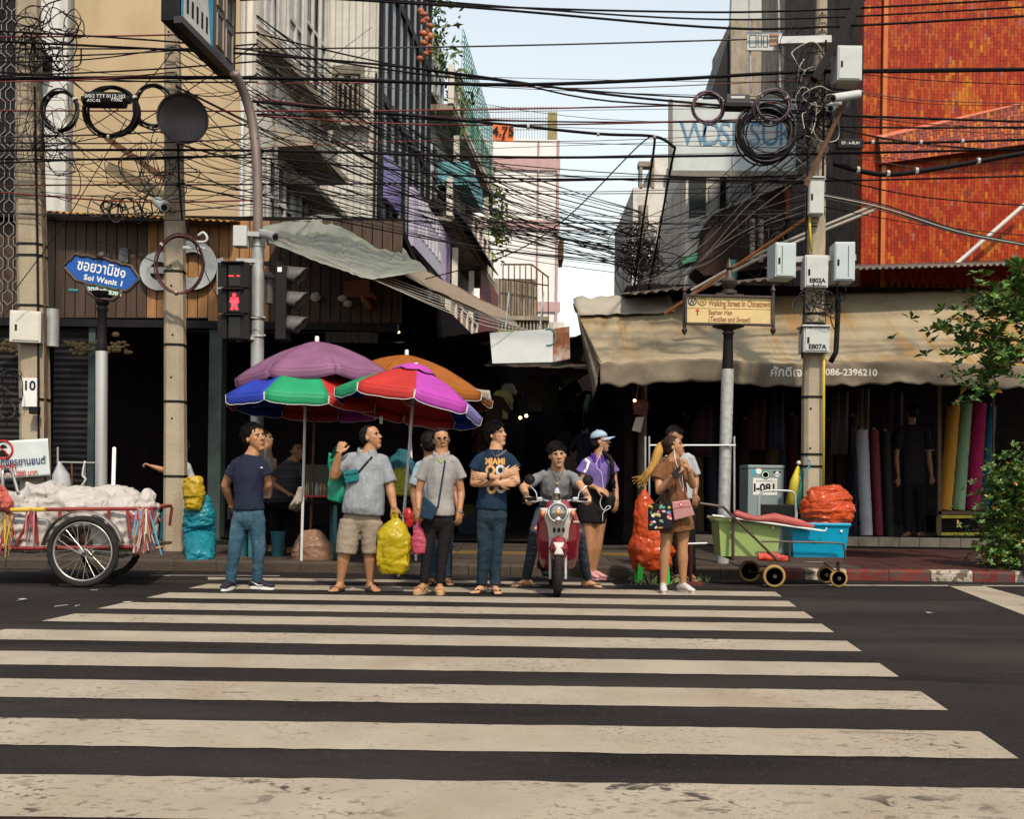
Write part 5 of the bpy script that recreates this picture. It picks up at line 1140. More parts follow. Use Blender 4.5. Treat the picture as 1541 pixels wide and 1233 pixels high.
mb = MB(); mb.sphere(wc + Vector((.17, .4, .05)), (.1, .1, .07), 12, 8); wrinkle(mb, .03, 14, seed=5); mb.build('pink_bag', M('bag_pink_bright', (.60, .10, .22), rough=.5, var=.3), t2, smooth=True)
mb = MB(); mb.sphere(wc + Vector((-.06, .38, .08)), (.08, .06, .03), 12, 8); wrinkle(mb, .02, 14, seed=6); mb.build('pink_scrap', MATS['bag_pink_bright'], t2, smooth=True)
# loose items behind the cart: white standing pipe, hand trolley with grey bag, black bike frame
MB().tube([G(167, 858, PZ), P(172, 675, 11.9)], .022, 10).build('standing_pipe', m_white); tag(bpy.data.objects['standing_pipe'], 'upright white plastic pipe with a cap behind the white sacks', 'pipe')
t2 = thing('sack_trolley', P(110, 800, 12.4), 'thin steel hand trolley with a grey plastic bag hung on it behind the cart', 'trolley')
for a, b2 in (((87, 800), (87, 673)), ((87, 696), (143, 697)), ((108, 800), (108, 697)), ((125, 800), (128, 700))): MB().tube([P(*a, 12.4), P(*b2, 12.4)], .012, 8).build('tube', m_rim if a[0] != 108 else m_rust, t2)
mb = MB(); mb.tube([P(90, 698, 12.3), P(93, 715, 12.3), P(94, 745, 12.3)], [.03, .09, .12], 12, round_end=True); wrinkle(mb, .02, 12, seed=8); mb.build('plastic_bag', M('bag_grey', (.35, .35, .36), rough=.4, var=.2), t2, smooth=True)
MB().tube(smoothpath([P(128, 694, 12.35), P(124, 715, 12.33), P(129, 722, 12.33), P(121, 735, 12.34), P(126, 745, 12.35)], 4), .012, 6).build('rope', m_gframe, t2, smooth=True)
# ================================================================== UMBRELLAS
m_um = {k: M('umbrella_' + k, c, rough=.6, var=.14, scale=4, bump=.1, bscale=14, spec=.3) for k, c in dict(
    purple=(.25, .105, .20), violet=(.29, .16, .33), blue=(.02, .05, .42), green=(.015, .30, .13), red=(.50, .03, .025), magenta=(.48, .06, .42), lilac=(.28, .24, .55), orange=(.36, .11, .015), cyan=(.03, .25, .42)).items()}
for k in m_um.values():   # thin fabric lets some daylight through
    N, L, b = nodes_of(k); tr = N.new('ShaderNodeBsdfTranslucent'); mx = N.new('ShaderNodeMixShader'); mx.inputs[0].default_value = .22
    L.new(b.inputs['Base Color'].links[0].from_socket, tr.inputs[0]); L.new(b.outputs[0], mx.inputs[1]); L.new(tr.outputs[0], mx.inputs[2]); L.new(mx.outputs[0], N['Material Output'].inputs[0])
m_pipe = M('white_tube', (.60, .60, .60), rough=.35, var=.08); m_pipp = M('pink_white_tube', (.55, .40, .46), rough=.35, var=.1)
def umbrella(label, apex, Rr, drop, cols, base, tilt=(0, 0), ph=0.0, ng=8, polem=None, valh=.11, vent=None, seed=0):
    apex = Vector(apex); t = thing('market_umbrella', base, label, 'umbrella', 'market umbrellas over the stalls')
    rot = Matrix.Rotation(tilt[0], 3, 'X') @ Matrix.Rotation(tilt[1], 3, 'Y')
    def pos(a, f, val=0.0):
        r = Rr * f; z = -drop * (.42 * f + .58 * f * f)
        return Vector((r * math.cos(a), r * math.sin(a), z - val))
    for g_ in range(ng):
        a0 = ph + 2 * math.pi * g_ / ng; a1 = a0 + 2 * math.pi / ng
        def cl(s, f, val=0.0):
            p = pos(a0, f).lerp(pos(a1, f), s) + Vector((0, 0, -.018 * math.sin(math.pi * s) * math.sin(math.pi * min(1, f * .8))))
            am = (a0 + a1) / 2
            p.z += .014 * noise.noise(Vector((s * 4 + g_ * 3 + seed, f * 5, seed))) * f
            p.z -= val; 
            if val: p += Vector((math.cos(am), math.sin(am), 0)) * (-.012 * val / valh * (1 + .6 * noise.noise(Vector((s * 5, g_ * 2.0 + seed, 1)))))
            return apex + rot @ p
        pn = MB().grid(lambda s, f: cl(s, .03 + .97 * f), 8, 12).build('canopy_panel', m_um[cols[g_ % len(cols)]], t, smooth=True, thick=.002)
        sc_ = lambda s: 1 - .22 * (2 * abs(s - .5)) ** 6
        MB().grid(lambda s, v: cl(.01 + .98 * s, 1.0, valh * v * sc_(s) + .002), 8, 3).build('valance', m_um[cols[g_ % len(cols)]], pn, smooth=True, thick=.002)
        edge = [cl(.01, 1, .0)] + [cl(.01 + .98 * s, 1.0, valh * sc_(s) + .002) for s in np.linspace(0, 1, 13)] + [cl(.99, 1, .0)]
        MB().tube(edge, .0038, 5).build('piping', m_white if polem is not m_rust else m_um[cols[0]], pn)
        MB().tube([apex + rot @ (pos(a0, f) - Vector((0, 0, .012))) for f in np.linspace(.03, 1, 8)], .004, 4).build('rib', m_rim, t)
        MB().tube([apex + rot @ (pos(a0, .55) - Vector((0, 0, .02))), apex + rot @ Vector((0, 0, -drop * 1.1))], .004, 4).build('stretcher', m_rim, t)
    if vent:
        MB().grid(lambda s, f: apex + rot @ (Vector((vent[1] * f * math.cos(6.283 * s), vent[1] * f * math.sin(6.283 * s), .05 - drop * .42 * f * f * (vent[1] / Rr) * 2.2 + .012 * math.sin(s * 50) * f))), 24, 5).build('vent_cap', m_um[vent[0]], t, smooth=True, thick=.002)
    top = apex + rot @ Vector((0, 0, .07)); bs = Vector(base)
    MB().tube([bs, apex + rot @ Vector((0, 0, -.02))], .017, 10).build('pole', polem or m_pipe, t, smooth='auto')
    MB().lathe([(.026, -.02), (.026, .05), (.02, .065), (0, .065)], apex + rot @ Vector((0, 0, .0)), 10).build('cap', m_white, t, smooth='auto')
    return t
umbrella('faded purple market umbrella standing highest, in front of the signal post', P(477, 514, 12.35), 1.0, .50, ['purple', 'violet'] if False else ['purple'], G(466, 840, PZ), ph=R(-112.5 + 0), tilt=(R(-4), R(-3)), seed=1, polem=m_rust, valh=.11)
umbrella('blue, green and red striped umbrella tied with a cloth on its white pole', P(461, 550, 11.95), .93, .46, ['green', 'red', 'cyan', 'magenta', 'red', 'blue', 'red', 'blue'][:8], G(453, 861), ph=R(-106), tilt=(R(-3), R(2)), seed=2)
umbrella('green, red, magenta and blue umbrella with a magenta vent cap', P(626, 555, 11.2), .84, .40, ['red', 'magenta', 'lilac', 'blue', 'red', 'red', 'blue', 'green'], G(600, 868), ph=R(-125), tilt=(R(-7), R(9)), seed=3, vent=('magenta', .26))
umbrella('large orange umbrella behind the striped ones, with a stained white valance strip', P(612, 534, 13.3), 1.2, .52, ['orange'], G(626, 845, PZ), ph=R(-100), ng=10, polem=m_pipp, seed=4, tilt=(R(-2), R(3)))
o = MB().grid(lambda s, v: P(704 + 33 * s + 3 * v, 584 + 4 * s + (15 + 2 * math.sin(s * 9)) * v, 12.75) + Vector((0, .03 * math.sin(s * 12), 0)), 6, 3).build('valance_strip', M('stained_cloth', (.28, .25, .21), rough=.8, var=.3, scale=8), smooth=True, thick=.003); tag(o, 'short stained white cloth strip hanging below the orange umbrella', 'cloth')
mb = MB(); fbox(mb, 571, 627, 576, 638, 11.6, .004); o = mb.build('price_tag', m_white); tag(o, 'small white tag dangling below the striped umbrella', 'tag')
o = MB().tube([P(452, 735, 11.7), P(449, 752, 11.72), P(443, 765, 11.7), P(447, 757, 11.68)], [.02, .05, .06, .02], 10, round_end=True); o = wrinkle(o, .012, 20, seed=4).build('tied_cloth', M('rag_beige', (.36, .31, .25), rough=.85, var=.2), smooth=True); tag(o, 'beige rag tied to the white umbrella pole', 'cloth')
# ================================================================== VENDOR STALL
t = thing('vendor_stall', G(520, 846, PZ), 'dim street vendor stall with teal legs and a red-edged tray under the umbrellas', 'stall')
m_tl = M('stall_teal', (.03, .14, .15), rough=.5, var=.2)
for x, Y in ((368, 13.2), (505, 12.4), (500, 13.2), (378, 12.4)): mb = MB(); a = P(x, 760, Y); mb.bar((a.x, Y, PZ), a, .045); mb.build('leg', m_tl, t)
mb = MB(); a, b2 = P(355, 752, 12.3), P(620, 748, 12.3); mb.bbox((a.x, 12.3, a.z - .03), (b2.x, 13.4, a.z)); mb.build('table_top', m_dark, t)
MB().bar(P(455, 747, 12.28), P(512, 747, 12.28), .025).build('tray_edge', M('tray_red', (.35, .02, .03), rough=.4), t)
mb = MB(); fbox(mb, 458, 832, 505, 837, 12.35, .5); mb.build('low_shelf', m_tl, t)
mb = MB(); fbox(mb, 458, 700, 520, 746, 12.9, .02); mb.build('rear_panel', M('panel_olive', (.05, .045, .03), rough=.6), t)
for i in range(10):
    x = 458 + i * 6; MB().tube([P(x, 746, 12.35), P(x, 728, 12.35)], .004, 4).build('rack_wire', m_rim, t)
rg = random.Random(8)
for i in range(7):
    p = P(462 + i * 7.5, 742, 12.6 + rg.uniform(-.1, .1)); o = MB().lathe([(.03, -.04), (.035, 0), (.03, .08), (.012, .1), (.012, .13), (0, .13)], p, 10).build('sauce_bottle', M('bottle_%d' % (i % 3), [(.28, .18, .03), (.12, .05, .02), (.25, .24, .2)][i % 3], rough=.25), smooth='auto'); tag(o, 'small sauce bottle standing on the dim vendor stall tray', 'bottle', 'bottles on the vendor stall')
def bag(label, pts, radii, mat, amp=.02, sc=9, seed=0, boxy=None, name='plastic_bag', cat='bag', side=(1, 0, 0), handle=None, grp=None, st=(1, 1, 1.8), vox=.012):
    mb = MB(); mb.tube(pts, radii, 16, side=side, round_end=True)
    if boxy: mb.box(*boxy)
    f = fuse(mb, vox, 3); wrinkle(f, amp * .45, sc * .8, st, seed); wrinkle(f, amp * .26, sc * 1.9, st, seed + 4); wrinkle(f, amp * .10, sc * 4.5, st, seed + 7)
    t = thing(name, min(pts, key=lambda p: p.z), label, cat, grp); f.build('body', mat, t, smooth=True)
    if handle:
        for h in handle: MB().tube(smoothpath(h, 5), [(.018, .004)] * (5 * (len(h) - 1) + 1), 6).build('handle', mat, t, smooth=True)
    return t
def plast(name, c, rough=.3, tr=.25):
    m_ = M(name, c, rough=rough, var=.15, scale=6, bump=.25, bscale=12, spec=.5)
    N, L, b = nodes_of(m_); ts = N.new('ShaderNodeBsdfTranslucent'); mx = N.new('ShaderNodeMixShader'); mx.inputs[0].default_value = tr
    L.new(b.inputs['Base Color'].links[0].from_socket, ts.inputs[0]); L.new(b.outputs[0], mx.inputs[1]); L.new(ts.outputs[0], mx.inputs[2]); L.new(mx.outputs[0], N['Material Output'].inputs[0]); return m_
m_porg = plast('bag_orange', (.52, .07, .016), .22); m_pyel = plast('bag_yellow', (.44, .33, .008)); m_ppink = plast('bag_pink', (.46, .07, .12)); m_pteal = plast('bag_teal', (.02, .24, .32)); m_pgrn = plast('bag_green', (.01, .28, .17)); m_pclr = plast('bag_brownish', (.30, .17, .11), .35)
bag('clear brownish bag of groceries on the low shelf of the vendor stall', [P(470, 840, 12.2), P(470, 825, 12.2), P(468, 808, 12.25)], [(.25, .16), (.25, .17), (.16, .1)], m_pclr, .016, 8, 1)
for i, (x, w_, h_) in enumerate(((362, .1, .25), (418, .09, .3))):
    mb = MB(); mb.lathe([(w_ * .8, 0), (w_, h_), (w_ * 1.08, h_), (w_ * 1.08, h_ + .02)], G(x, 838, PZ), 14); o = mb.build('plastic_stool', M('stool_teal', (.02, .10, .13), rough=.5), smooth='auto'); tag(o, ('teal plastic stool in the shade behind the man in the navy shirt', 'teal plastic bucket under the dim vendor stall')[i], ('stool', 'bucket')[i])
# yellow net bag and teal bag hanging behind the pole
bag('yellow net bag of goods hanging behind the magenta umbrella pole', [P(605, 738, 11.9), P(604, 722, 11.9), P(603, 712, 11.9)], [(.12, .1), (.14, .11), (.09, .08)], plast('net_yellow', (.38, .36, .03)), .015, 16, 3)
bag('dark teal cloth bag on the stall behind the grey-shirted man', [P(603, 712, 12.5), P(604, 695, 12.5), P(606, 682, 12.5)], [(.16, .12), (.17, .12), (.07, .06)], M('cloth_teal', (.02, .10, .13), rough=.8), .02, 9, 5)
# blue bags and yellow bag by the loudspeaker pole
bag('tall tied teal plastic sack standing beside the loudspeaker pole', [G(301, 842, PZ), P(301, 815, 12.9), P(299, 790, 12.9), P(301, 768, 12.9), P(306, 752, 12.9)], [(.16, .15), (.20, .16), (.2, .16), (.2, .15), (.1, .08)], m_pteal, .022, 8, 7, name='plastic_sack', cat='sack')
bag('yellow plastic bag resting on the tied teal sack', [P(292, 760, 12.75), P(292, 742, 12.75), P(291, 725, 12.75)], [(.11, .1), (.14, .11), (.12, .09)], plast('bag_yellow_dim', (.50, .33, .02)), .022, 9, 9)
# ================================================================== HAND-HELD BAGS
bag('translucent yellow carrier bag packed with a box, held by the grey-shirted man', [P(592, 854, 9.75), P(592, 830, 9.75), P(593, 805, 9.75), P(595, 790, 9.75), P(595, 781, 9.75)], [(.15, .10), (.165, .12), (.165, .12), (.11, .06), (.03, .02)], m_pyel, .016, 7, 11, boxy=(P(592, 834, 9.75), (.30, .17, .24)), name='carrier_bag', handle=[[P(590, 788, 9.74), P(592, 775, 9.74), P(594, 770, 9.72)], [P(599, 788, 9.74), P(596, 776, 9.74), P(593, 770, 9.72)]])
bag('small pink carrier bag held by the woman in glasses', [P(631, 829, 9.75), P(631, 815, 9.75), P(630, 800, 9.75), P(629, 788, 9.75)], [(.075, .05), (.085, .055), (.055, .04), (.015, .012)], m_ppink, .010, 13, 13, name='carrier_bag', vox=.009, handle=[[P(628, 790, 9.75), P(629, 782, 9.74), P(631, 777, 9.74)], [P(631, 790, 9.75), P(632, 783, 9.74), P(632, 777, 9.74)]])
bag('red carrier bag hanging between the umbrella pole and the woman in glasses', [P(616, 790, 10.6), P(615, 775, 10.6), P(613, 766, 10.6)], [(.05, .04), (.055, .045), (.03, .02)], plast('bag_red', (.5, .03, .03)), .01, 13, 15, name='carrier_bag', vox=.009)
# ================================================================== SECOND CART
YR = 10.85
t = thing('platform_cart', G(1190, 886), 'brown metal platform cart carrying a green and a blue plastic crate', 'cart')
m_cbr = M('cart_brown_steel', (.06, .04, .032), rough=.5, metal=.3, var=.3, dirt=.4, dirtcol=(.12, .05, .02))
def cl_(pts, r=.014, name='tube', mat=None): return MB().tube(pts, r, 8).build(name, mat or m_cbr, t, smooth='auto')
za, zb = P(1103, 840, YR), P(1272, 845, YR)
MB().bbox((za.x, YR, zb.z - .01), (zb.x, YR + .62, zb.z + .035)).build('deck', m_cbr, t)
m_wy = M('wheel_tan_rubber', (.32, .20, .07), rough=.7, var=.25, dirt=.5, dirtcol=(.12, .07, .03))
def cart_wheel(c, r):
    w = MB().tube([c + Vector((r * .84 * math.cos(a), 0, r * .84 * math.sin(a))) for a in np.linspace(0, 2 * math.pi, 33)[:-1]], r * .16, 8, closed=True).build('wheel', m_wy, t, smooth=True)
    MB().lathe([(r * .74, -.02), (r * .74, .02), (r * .6, .02), (r * .6, -.02), (r * .74, -.02)], c, 24, axis=(0, 1, 0)).build('rim', m_cbr, w, smooth='auto')
    for i in range(5): a = i * 1.2566 + .3; MB().bar(c, c + Vector((r * .66 * math.cos(a), 0, r * .66 * math.sin(a))), .016, .012, up=(0, 1, 0)).build('spoke', m_cbr, w)
    MB().lathe([(.022, -.035), (.022, .035)], c, 10, axis=(0, 1, 0)).build('hub', m_cbr, w)
r1, r2 = .125, .10
c = P(1165, 866, YR - .04); c.z = r1; cart_wheel(c, r1); cart_wheel(c + Vector((-.12, .62, 0)), r1)
c2 = P(1262, 863, YR + .1); c2.z = r2; cart_wheel(c2, r2); cart_wheel(c2 + Vector((0, .45, 0)), r2)
cl_([c, c + Vector((-.12, .62, 0))], .012, 'axle'); cl_([c, P(1172, 844, YR + .02)], .014, 'axle_strut'); cl_([c2, P(1261, 846, YR + .1)], .02, 'caster_fork'); cl_([P(1240, 848, YR + .1), P(1257, 860, YR + .1)], .009, 'brace')
cl_(smoothpath([P(1053, 758, YR - .1), P(1085, 763, YR - .08), P(1097, 772, YR - .06), P(1170, 844, YR - .02)], 4), .015, 'pull_handle')
cl_(smoothpath([P(1146, 815, YR - .01), P(1200, 816, YR - .01), P(1262, 818, YR - .01), P(1270, 824, YR - .01), P(1272, 842, YR - .01)], 4), .011, 'side_rail')
cl_([P(1103, 780, YR - .01), P(1103, 842, YR - .01)], .018, 'upright'); cl_([P(1188, 815, YR - .01), P(1188, 845, YR - .01)], .012, 'upright')
def crate(label, x0, y0, x1, y1, Y, d, mat, flip=1):
    a, b2 = P(x0, y1, Y), P(x1, y0, Y); tt = thing('plastic_crate', ((a.x + b2.x) / 2, Y, a.z), label, 'crate', 'plastic crates on the platform cart')
    w, h = b2.x - a.x, b2.z - a.z; zr = b2.z - .035
    mb = MB(); k = .045; c0 = Vector(((a.x + b2.x) / 2, Y + d / 2, 0))
    lo = [c0 + Vector((sx * (w / 2 - k), sy * (d / 2 - k), a.z)) for sx, sy in ((-1, -1), (1, -1), (1, 1), (-1, 1))]; hi = [c0 + Vector((sx * (w / 2 - .012), sy * (d / 2 - .012), zr)) for sx, sy in ((-1, -1), (1, -1), (1, 1), (-1, 1))]
    mb.add(lo + hi, [(0, 1, 5, 4), (1, 2, 6, 5), (2, 3, 7, 6), (3, 0, 4, 7), (3, 2, 1, 0)]); mb.build('body', mat, tt, bevel=.012, thick=.006)
    mb = MB(); mb.bbox((a.x - .008, Y - .012, zr), (b2.x + .008, Y + d + .012, b2.z)); mb.build('lid', mat, tt, bevel=.01)
    mb = MB(); mb.lathe([(.014, 0), (.014, .004), (0, .004)], Vector((b2.x - .12 * w - .02, Y + .004, zr - .05)), 10, axis=(0, -1, 0)); mb.build('price_dot', m_white, tt)
crate('lime green plastic crate on the handle end of the platform cart', 1080, 783, 1178, 838, YR + .06, .45, M('crate_green', (.28, .38, .13), rough=.4, var=.06))
crate('bright blue plastic crate under the orange bag on the platform cart', 1190, 788, 1280, 842, YR + .06, .45, M('crate_blue', (.0, .25, .42), rough=.35, var=.06))
bag('crumpled orange plastic sack on top of the blue crate', [P(1245, 784, YR + .28), P(1245, 770, YR + .28), P(1244, 752, YR + .28), P(1243, 744, YR + .28)], [(.26, .2), (.30, .22), (.28, .2), (.22, .13)], m_porg, .026, 6, 21, name='plastic_sack', cat='sack', st=(1, 1, 3.2))
for k, (x, y) in enumerate(((1221, 738), (1268, 736))):
    mb = MB(); mb.tube([P(x + (3 - 6 * k), 752, YR + .2), P(x, y, YR + .2)], [.07, .012], 8, round_end=True); wrinkle(mb, .012, 14, seed=k); mb.build('gathered_ear', m_porg, bpy.data.objects['plastic_sack.001'], smooth=True)
t2 = thing('folded_umbrella', P(1160, 790, YR), 'folded red umbrella with a white shaft laid across the two crates', 'umbrella')
MB().tube([P(1072, 776, YR - .02), P(1097, 779, YR - .02), P(1236, 799, YR - .02)], .012, 8).build('shaft', m_pipe, t2, smooth='auto')
mb = MB(); mb.tube([P(1108, 775, YR), P(1122, 779, YR), P(1138, 781, YR), P(1165, 780, YR), P(1200, 787, YR), P(1222, 794, YR)], [.04, .045, .03, .05, .045, .02], 12, round_end=True); wrinkle(mb, .014, 14, (1, 2, 2), 3); mb.build('furled_canopy', M('furled_red', (.33, .07, .06), rough=.6, var=.25), t2, smooth=True)
MB().tube(smoothpath([P(1236, 799, YR - .02), P(1242, 799, YR - .02), P(1244, 794, YR - .02)], 3), .008, 6).build('hook', m_pipe, t2)
MB().tube([P(1064, 778, YR + .02), P(1100, 780, YR + .02)], .016, 8).build('bamboo_stick', M('bamboo', (.42, .33, .18), rough=.6)); tag(bpy.data.objects['bamboo_stick'], 'short bamboo stick poking out over the green crate', 'stick')
bag('flattened red and green packet wedged on the cart deck below the crates', [P(1142, 838, YR - .0), P(1160, 838, YR - .0), P(1185, 841, YR)], [(.02, .04), (.03, .05), (.012, .03)], M('packet_red', (.45, .05, .03), rough=.4, var=.6, scale=12), .008, 16, 4, name='packet', cat='packet', side=(0, 1, 0), vox=.008)
t2 = thing('luggage_trolley', P(1170, 790, 11.6), 'folding luggage trolley with a rounded grey handle and black back plate', 'trolley')
MB().tube(smoothpath([P(1142, 792, 11.6), P(1142, 755, 11.6), P(1146, 742, 11.6), P(1156, 739, 11.6), P(1182, 739, 11.6), P(1194, 742, 11.6), P(1197, 755, 11.6), P(1197, 792, 11.6)], 5), .014, 8).build('handle', m_galv, t2, smooth=True)
mb = MB(); fbox(mb, 1145, 760, 1194, 795, 11.6, .03); mb.build('back_plate', m_plas, t2, bevel=.006)
# fridge with stickers
t2 = thing('grey_cabinet', G(1153, 838, PZ), 'grey steel cabinet with round stickers and a sheet reading I-081', 'cabinet')
YF = 13.4; a = P(1126, 700, YF); b2 = P(1180, 700, YF)
m_fr = M('cabinet_grey', (.19, .235, .24), rough=.4, var=.06); MB().bbox((a.x, YF, PZ), (b2.x, YF + .5, a.z - .05)).build('body', m_fr, t2, bevel=.008)
MB().bbox((a.x - .005, YF - .012, a.z - .045), (b2.x + .005, YF + .5, a.z)).build('top', m_fr, t2, bevel=.008)
mb = MB(); fbox(mb, 1133, 720, 1170, 745, YF - .004, .003); mb.build('paper_sheet', M('paper', (.62, .62, .60), rough=.7), t2); word('I-081', .15, P(1151, 735, YF - .0045), m_ink, t2, sx=1.0, bold=.005); MB().tube([P(1137 + i * 2, 724 + (i % 2) * .8, YF - .005) for i in range(14)], .003, 4).build('scribble_line', m_ink, t2)
for x, y, r_, m_ in ((1152, 715, .062, M('sticker_green', (.0, .22, .12), rough=.4)), (1141.5, 709, .042, m_white), (1134, 711, .035, M('sticker_sky', (.05, .33, .45), rough=.4))):
    MB().lathe([(r_, 0), (r_, .003), (0, .003)], P(x, y, YF - .001), 18, axis=(0, -1, 0)).build('sticker', m_, t2)
MB().lathe([(.048, .0035), (.048, .0055), (.038, .0055), (.038, .0035)], P(1152, 715, YF - .001), 18, axis=(0, -1, 0)).build('sticker_ring', m_white, t2)
pa = P(1169.5, 714, YF - .001); s_ = MB().lathe([(.036, 0), (.036, .003), (0, .003)], pa, 16, axis=(0, -1, 0)).build('animal_sticker', m_white, t2)
for dx, dz, r_ in ((-.036, .028, .016), (.036, .028, .016), (-.015, -.003, .010), (.015, -.003, .010)): MB().lathe([(r_, 0.003), (r_, .0055), (0, .0055)], pa + Vector((dx, 0, dz)), 10, axis=(0, -1, 0)).build('sticker_spot', m_ink, s_)
t2 = thing('folded_parasol', G(1198, 836, PZ), 'closed yellow and green parasol leaning between the grey cabinet and the cabinet pole', 'umbrella')
mb = MB(); mb.tube([P(1190, 760, 12.95), P(1196, 725, 12.98), P(1201, 702, 13.0)], [.07, .06, .015], 8); mb.build('furled_canopy', M('parasol_yellow', (.45, .36, .02), rough=.6, var=.2), t2, smooth=True)
mb = MB(); mb.tube([P(1198, 765, 13.0), P(1201, 725, 13.0), P(1202, 702, 13.02)], [.07, .06, .012], 8); mb.build('furled_panel', M('parasol_green', (.02, .15, .12), rough=.6, var=.2), t2, smooth=True)
MB().sphere(P(1202, 697, 13.0), .03, 8, 6).build('tip', m_gframe, t2, smooth=True); MB().tube([P(1194, 838, 13.0), P(1200, 760, 13.0)], .012, 6).build('shaft', m_pipe, t2)
MB().tube(smoothpath([P(1212, 694, 12.83), P(1217, 692, 12.82), P(1219, 700, 12.82), P(1213, 708, 12.82), P(1211, 718, 12.82)], 4), .01, 6).build('blue_string', M('string_blue', (.05, .25, .4))); tag(bpy.data.objects['blue_string'], 'light blue string knotted round the cabinet pole', 'string')
# ================================================================== ORANGE BAGS, STOOL, RACK
YB = 11.2
bag('lower bulging orange sack resting on the green stool', [P(980, 842, YB), P(980, 828, YB), P(982, 812, YB)], [(.24, .17), (.27, .19), (.22, .15)], m_porg, .026, 6, 31, name='plastic_sack', cat='sack', st=(1.2, 1.2, 1.3))
bag('upper tied orange sack stacked on the lower orange sack', [P(976, 806, YB), P(974, 785, YB), P(970, 762, YB), P(968, 745, YB), P(971, 738, YB)], [(.18, .14), (.155, .12), (.11, .09), (.06, .05), (.02, .02)], m_porg, .022, 7, 33, name='plastic_sack', cat='sack', st=(1.6, 1.6, .9))
t2 = thing('plastic_stool', G(980, 884), 'bright green plastic stool under the orange sacks', 'stool'); m_gs = M('stool_green', (.03, .42, .05), rough=.4, var=.08)
zt = P(980, 845, YB).z; sx0, sx1 = P(960, 845, YB).x, P(1003, 845, YB).x
MB().bbox((sx0, YB - .14, zt - .025), (sx1, YB + .14, zt)).build('seat', m_gs, t2, bevel=.01)
for ix, sx in enumerate((sx0 + .02, sx1 - .02)):
    for sy in (YB - .12, YB + .12): MB().bar((sx + (-.015 if ix == 0 else .015), sy, 0.0), (sx, sy, zt - .02), .06, .018, up=(0, 1, 0)).build('leg', m_gs, t2)
    MB().bar((sx, YB - .12, zt - .06), (sx, YB + .12, zt - .06), .02, .07).build('apron', m_gs, t2)
MB().bbox((sx0 + .03, YB - .13, zt - .075), (sx1 - .03, YB - .115, zt - .02)).build('front_apron', m_gs, t2)
t2 = thing('display_rack', G(1030, 845, PZ), 'bare steel tube display rack behind the woman in the brown dress', 'rack')
for a, b2 in (((971, 845), (971, 657)), ((977, 845), (977, 657)), ((1105, 845), (1105, 657)), ((977, 670.5), (1107, 670.5)), ((1030, 819), (1062, 819))): MB().tube([P(*a, 12.4), P(*b2, 12.4)], .012, 8).build('tube', m_galv, t2)
t2 = thing('fire_stand', G(1040, 878), 'small dark red stand with a round foot beside the orange sacks', 'stand')
MB().tube([G(1039, 878), P(1039, 820, 11.0)], .02, 8).build('post', M('dark_red_paint', (.10, .02, .02), rough=.5), t2); MB().lathe([(.13, 0), (.13, .02), (.03, .03)], G(1042, 880), 14).build('foot', MATS['dark_red_paint'], t2); MB().tube([P(1028, 819, 11.0), P(1064, 818, 11.0)], .012, 8).build('shelf_bar', m_galv, t2)
rg = random.Random(21)
o = leaf_cloud(lambda r_: (G(r_.uniform(948, 1066), r_.uniform(866, 882), 0) + Vector((0, 0, abs(r_.gauss(0, .035)))), None), 200, .05, rg).build('vegetable_scraps', [M('scrap_green', (.12, .15, .06), rough=.7, var=.4), M('scrap_pale', (.22, .20, .13), rough=.7, var=.3)], recalc=False); tag(o, 'heap of trampled green leaf scraps on the road below the stool', 'leaves', kind='stuff')
t2 = thing('drain_grate', G(1085, 874), 'iron drain grating in the gutter below the platform cart', 'grate')
for i in range(14): MB().bbox((G(1062, 874).x + i * .03, 11.3, .002), (G(1062, 874).x + i * .03 + .016, 11.65, .012)).build('bar', m_iron, t2)
# litter
rg = random.Random(4)
for i, (x, y) in enumerate(((92, 914), (110, 914), (140, 890), (250, 868), (195, 908), (1340, 873), (1440, 870), (1490, 874), (1400, 924), (30, 905), (1462, 852))):
    p = G(x, y); o = MB().add([p + Vector((rg.uniform(-.05, .05), rg.uniform(-.06, .06), .006 + rg.uniform(0, .012))) for _ in range(5)], [(0, 1, 2, 3, 4)]).build('litter_scrap', m_gframe if i not in (7, 10) else M('leaf_orange', (.45, .17, .02)), thick=.003); tag(o, 'pale scrap of paper litter lying on the asphalt' if i not in (7, 10) else 'fallen orange leaf on the ground by the kerb', 'litter', 'scraps of litter on the road')
# ================================================================== TEXTILES
def roll(label, x0, y0, x1, y1, Y, r, mat, grp='fabric rolls in the textile shop', amp=.006):
    a, b2 = P(x0, y0, Y), P(x1, y1, Y + .12); mb = MB(); n = 26; mb.tube([a.lerp(b2, i / n) for i in range(n + 1)], r, 16); wrinkle(mb, amp, 9, (1, 1, 2.5), x0)
    t = thing('fabric_roll', a, label, 'fabric roll', grp); mb.build('cloth', mat, t, smooth='auto'); d = (b2 - a).normalized()
    MB().tube([b2 - d * .02, b2 + d * .05], r * .35, 10).build('core_tube', M('card_core', (.25, .18, .11), rough=.8), t)
def cloth(n, c, **k): return M('fabric_' + n, c, rough=.75, var=.15, scale=6, stretch=(3, 3, .6), bump=.2, bscale=30, **k)
YT = 16.75
roll('mustard checked fabric roll in the yellow-framed display', 1422, 768, 1435, 612, YT, .105, cloth('mustard', (.50, .24, .035)))
roll('pale green fabric roll in the yellow-framed display', 1442, 768, 1454, 608, YT, .10, cloth('green', (.22, .36, .22)))
roll('crimson fabric roll in the yellow-framed display', 1464, 768, 1473, 608, YT, .12, cloth('crimson', (.34, .015, .09)))
roll('deep blue fabric roll in the yellow-framed display', 1481, 768, 1491, 612, YT, .085, cloth('blue', (.015, .12, .20)))
roll('white plastic-wrapped fabric roll beside the shop doorway', 1304, 806, 1297, 648, YT, .10, M('wrapped_white', (.36, .37, .43), rough=.4, var=.12, bump=.3, bscale=20))
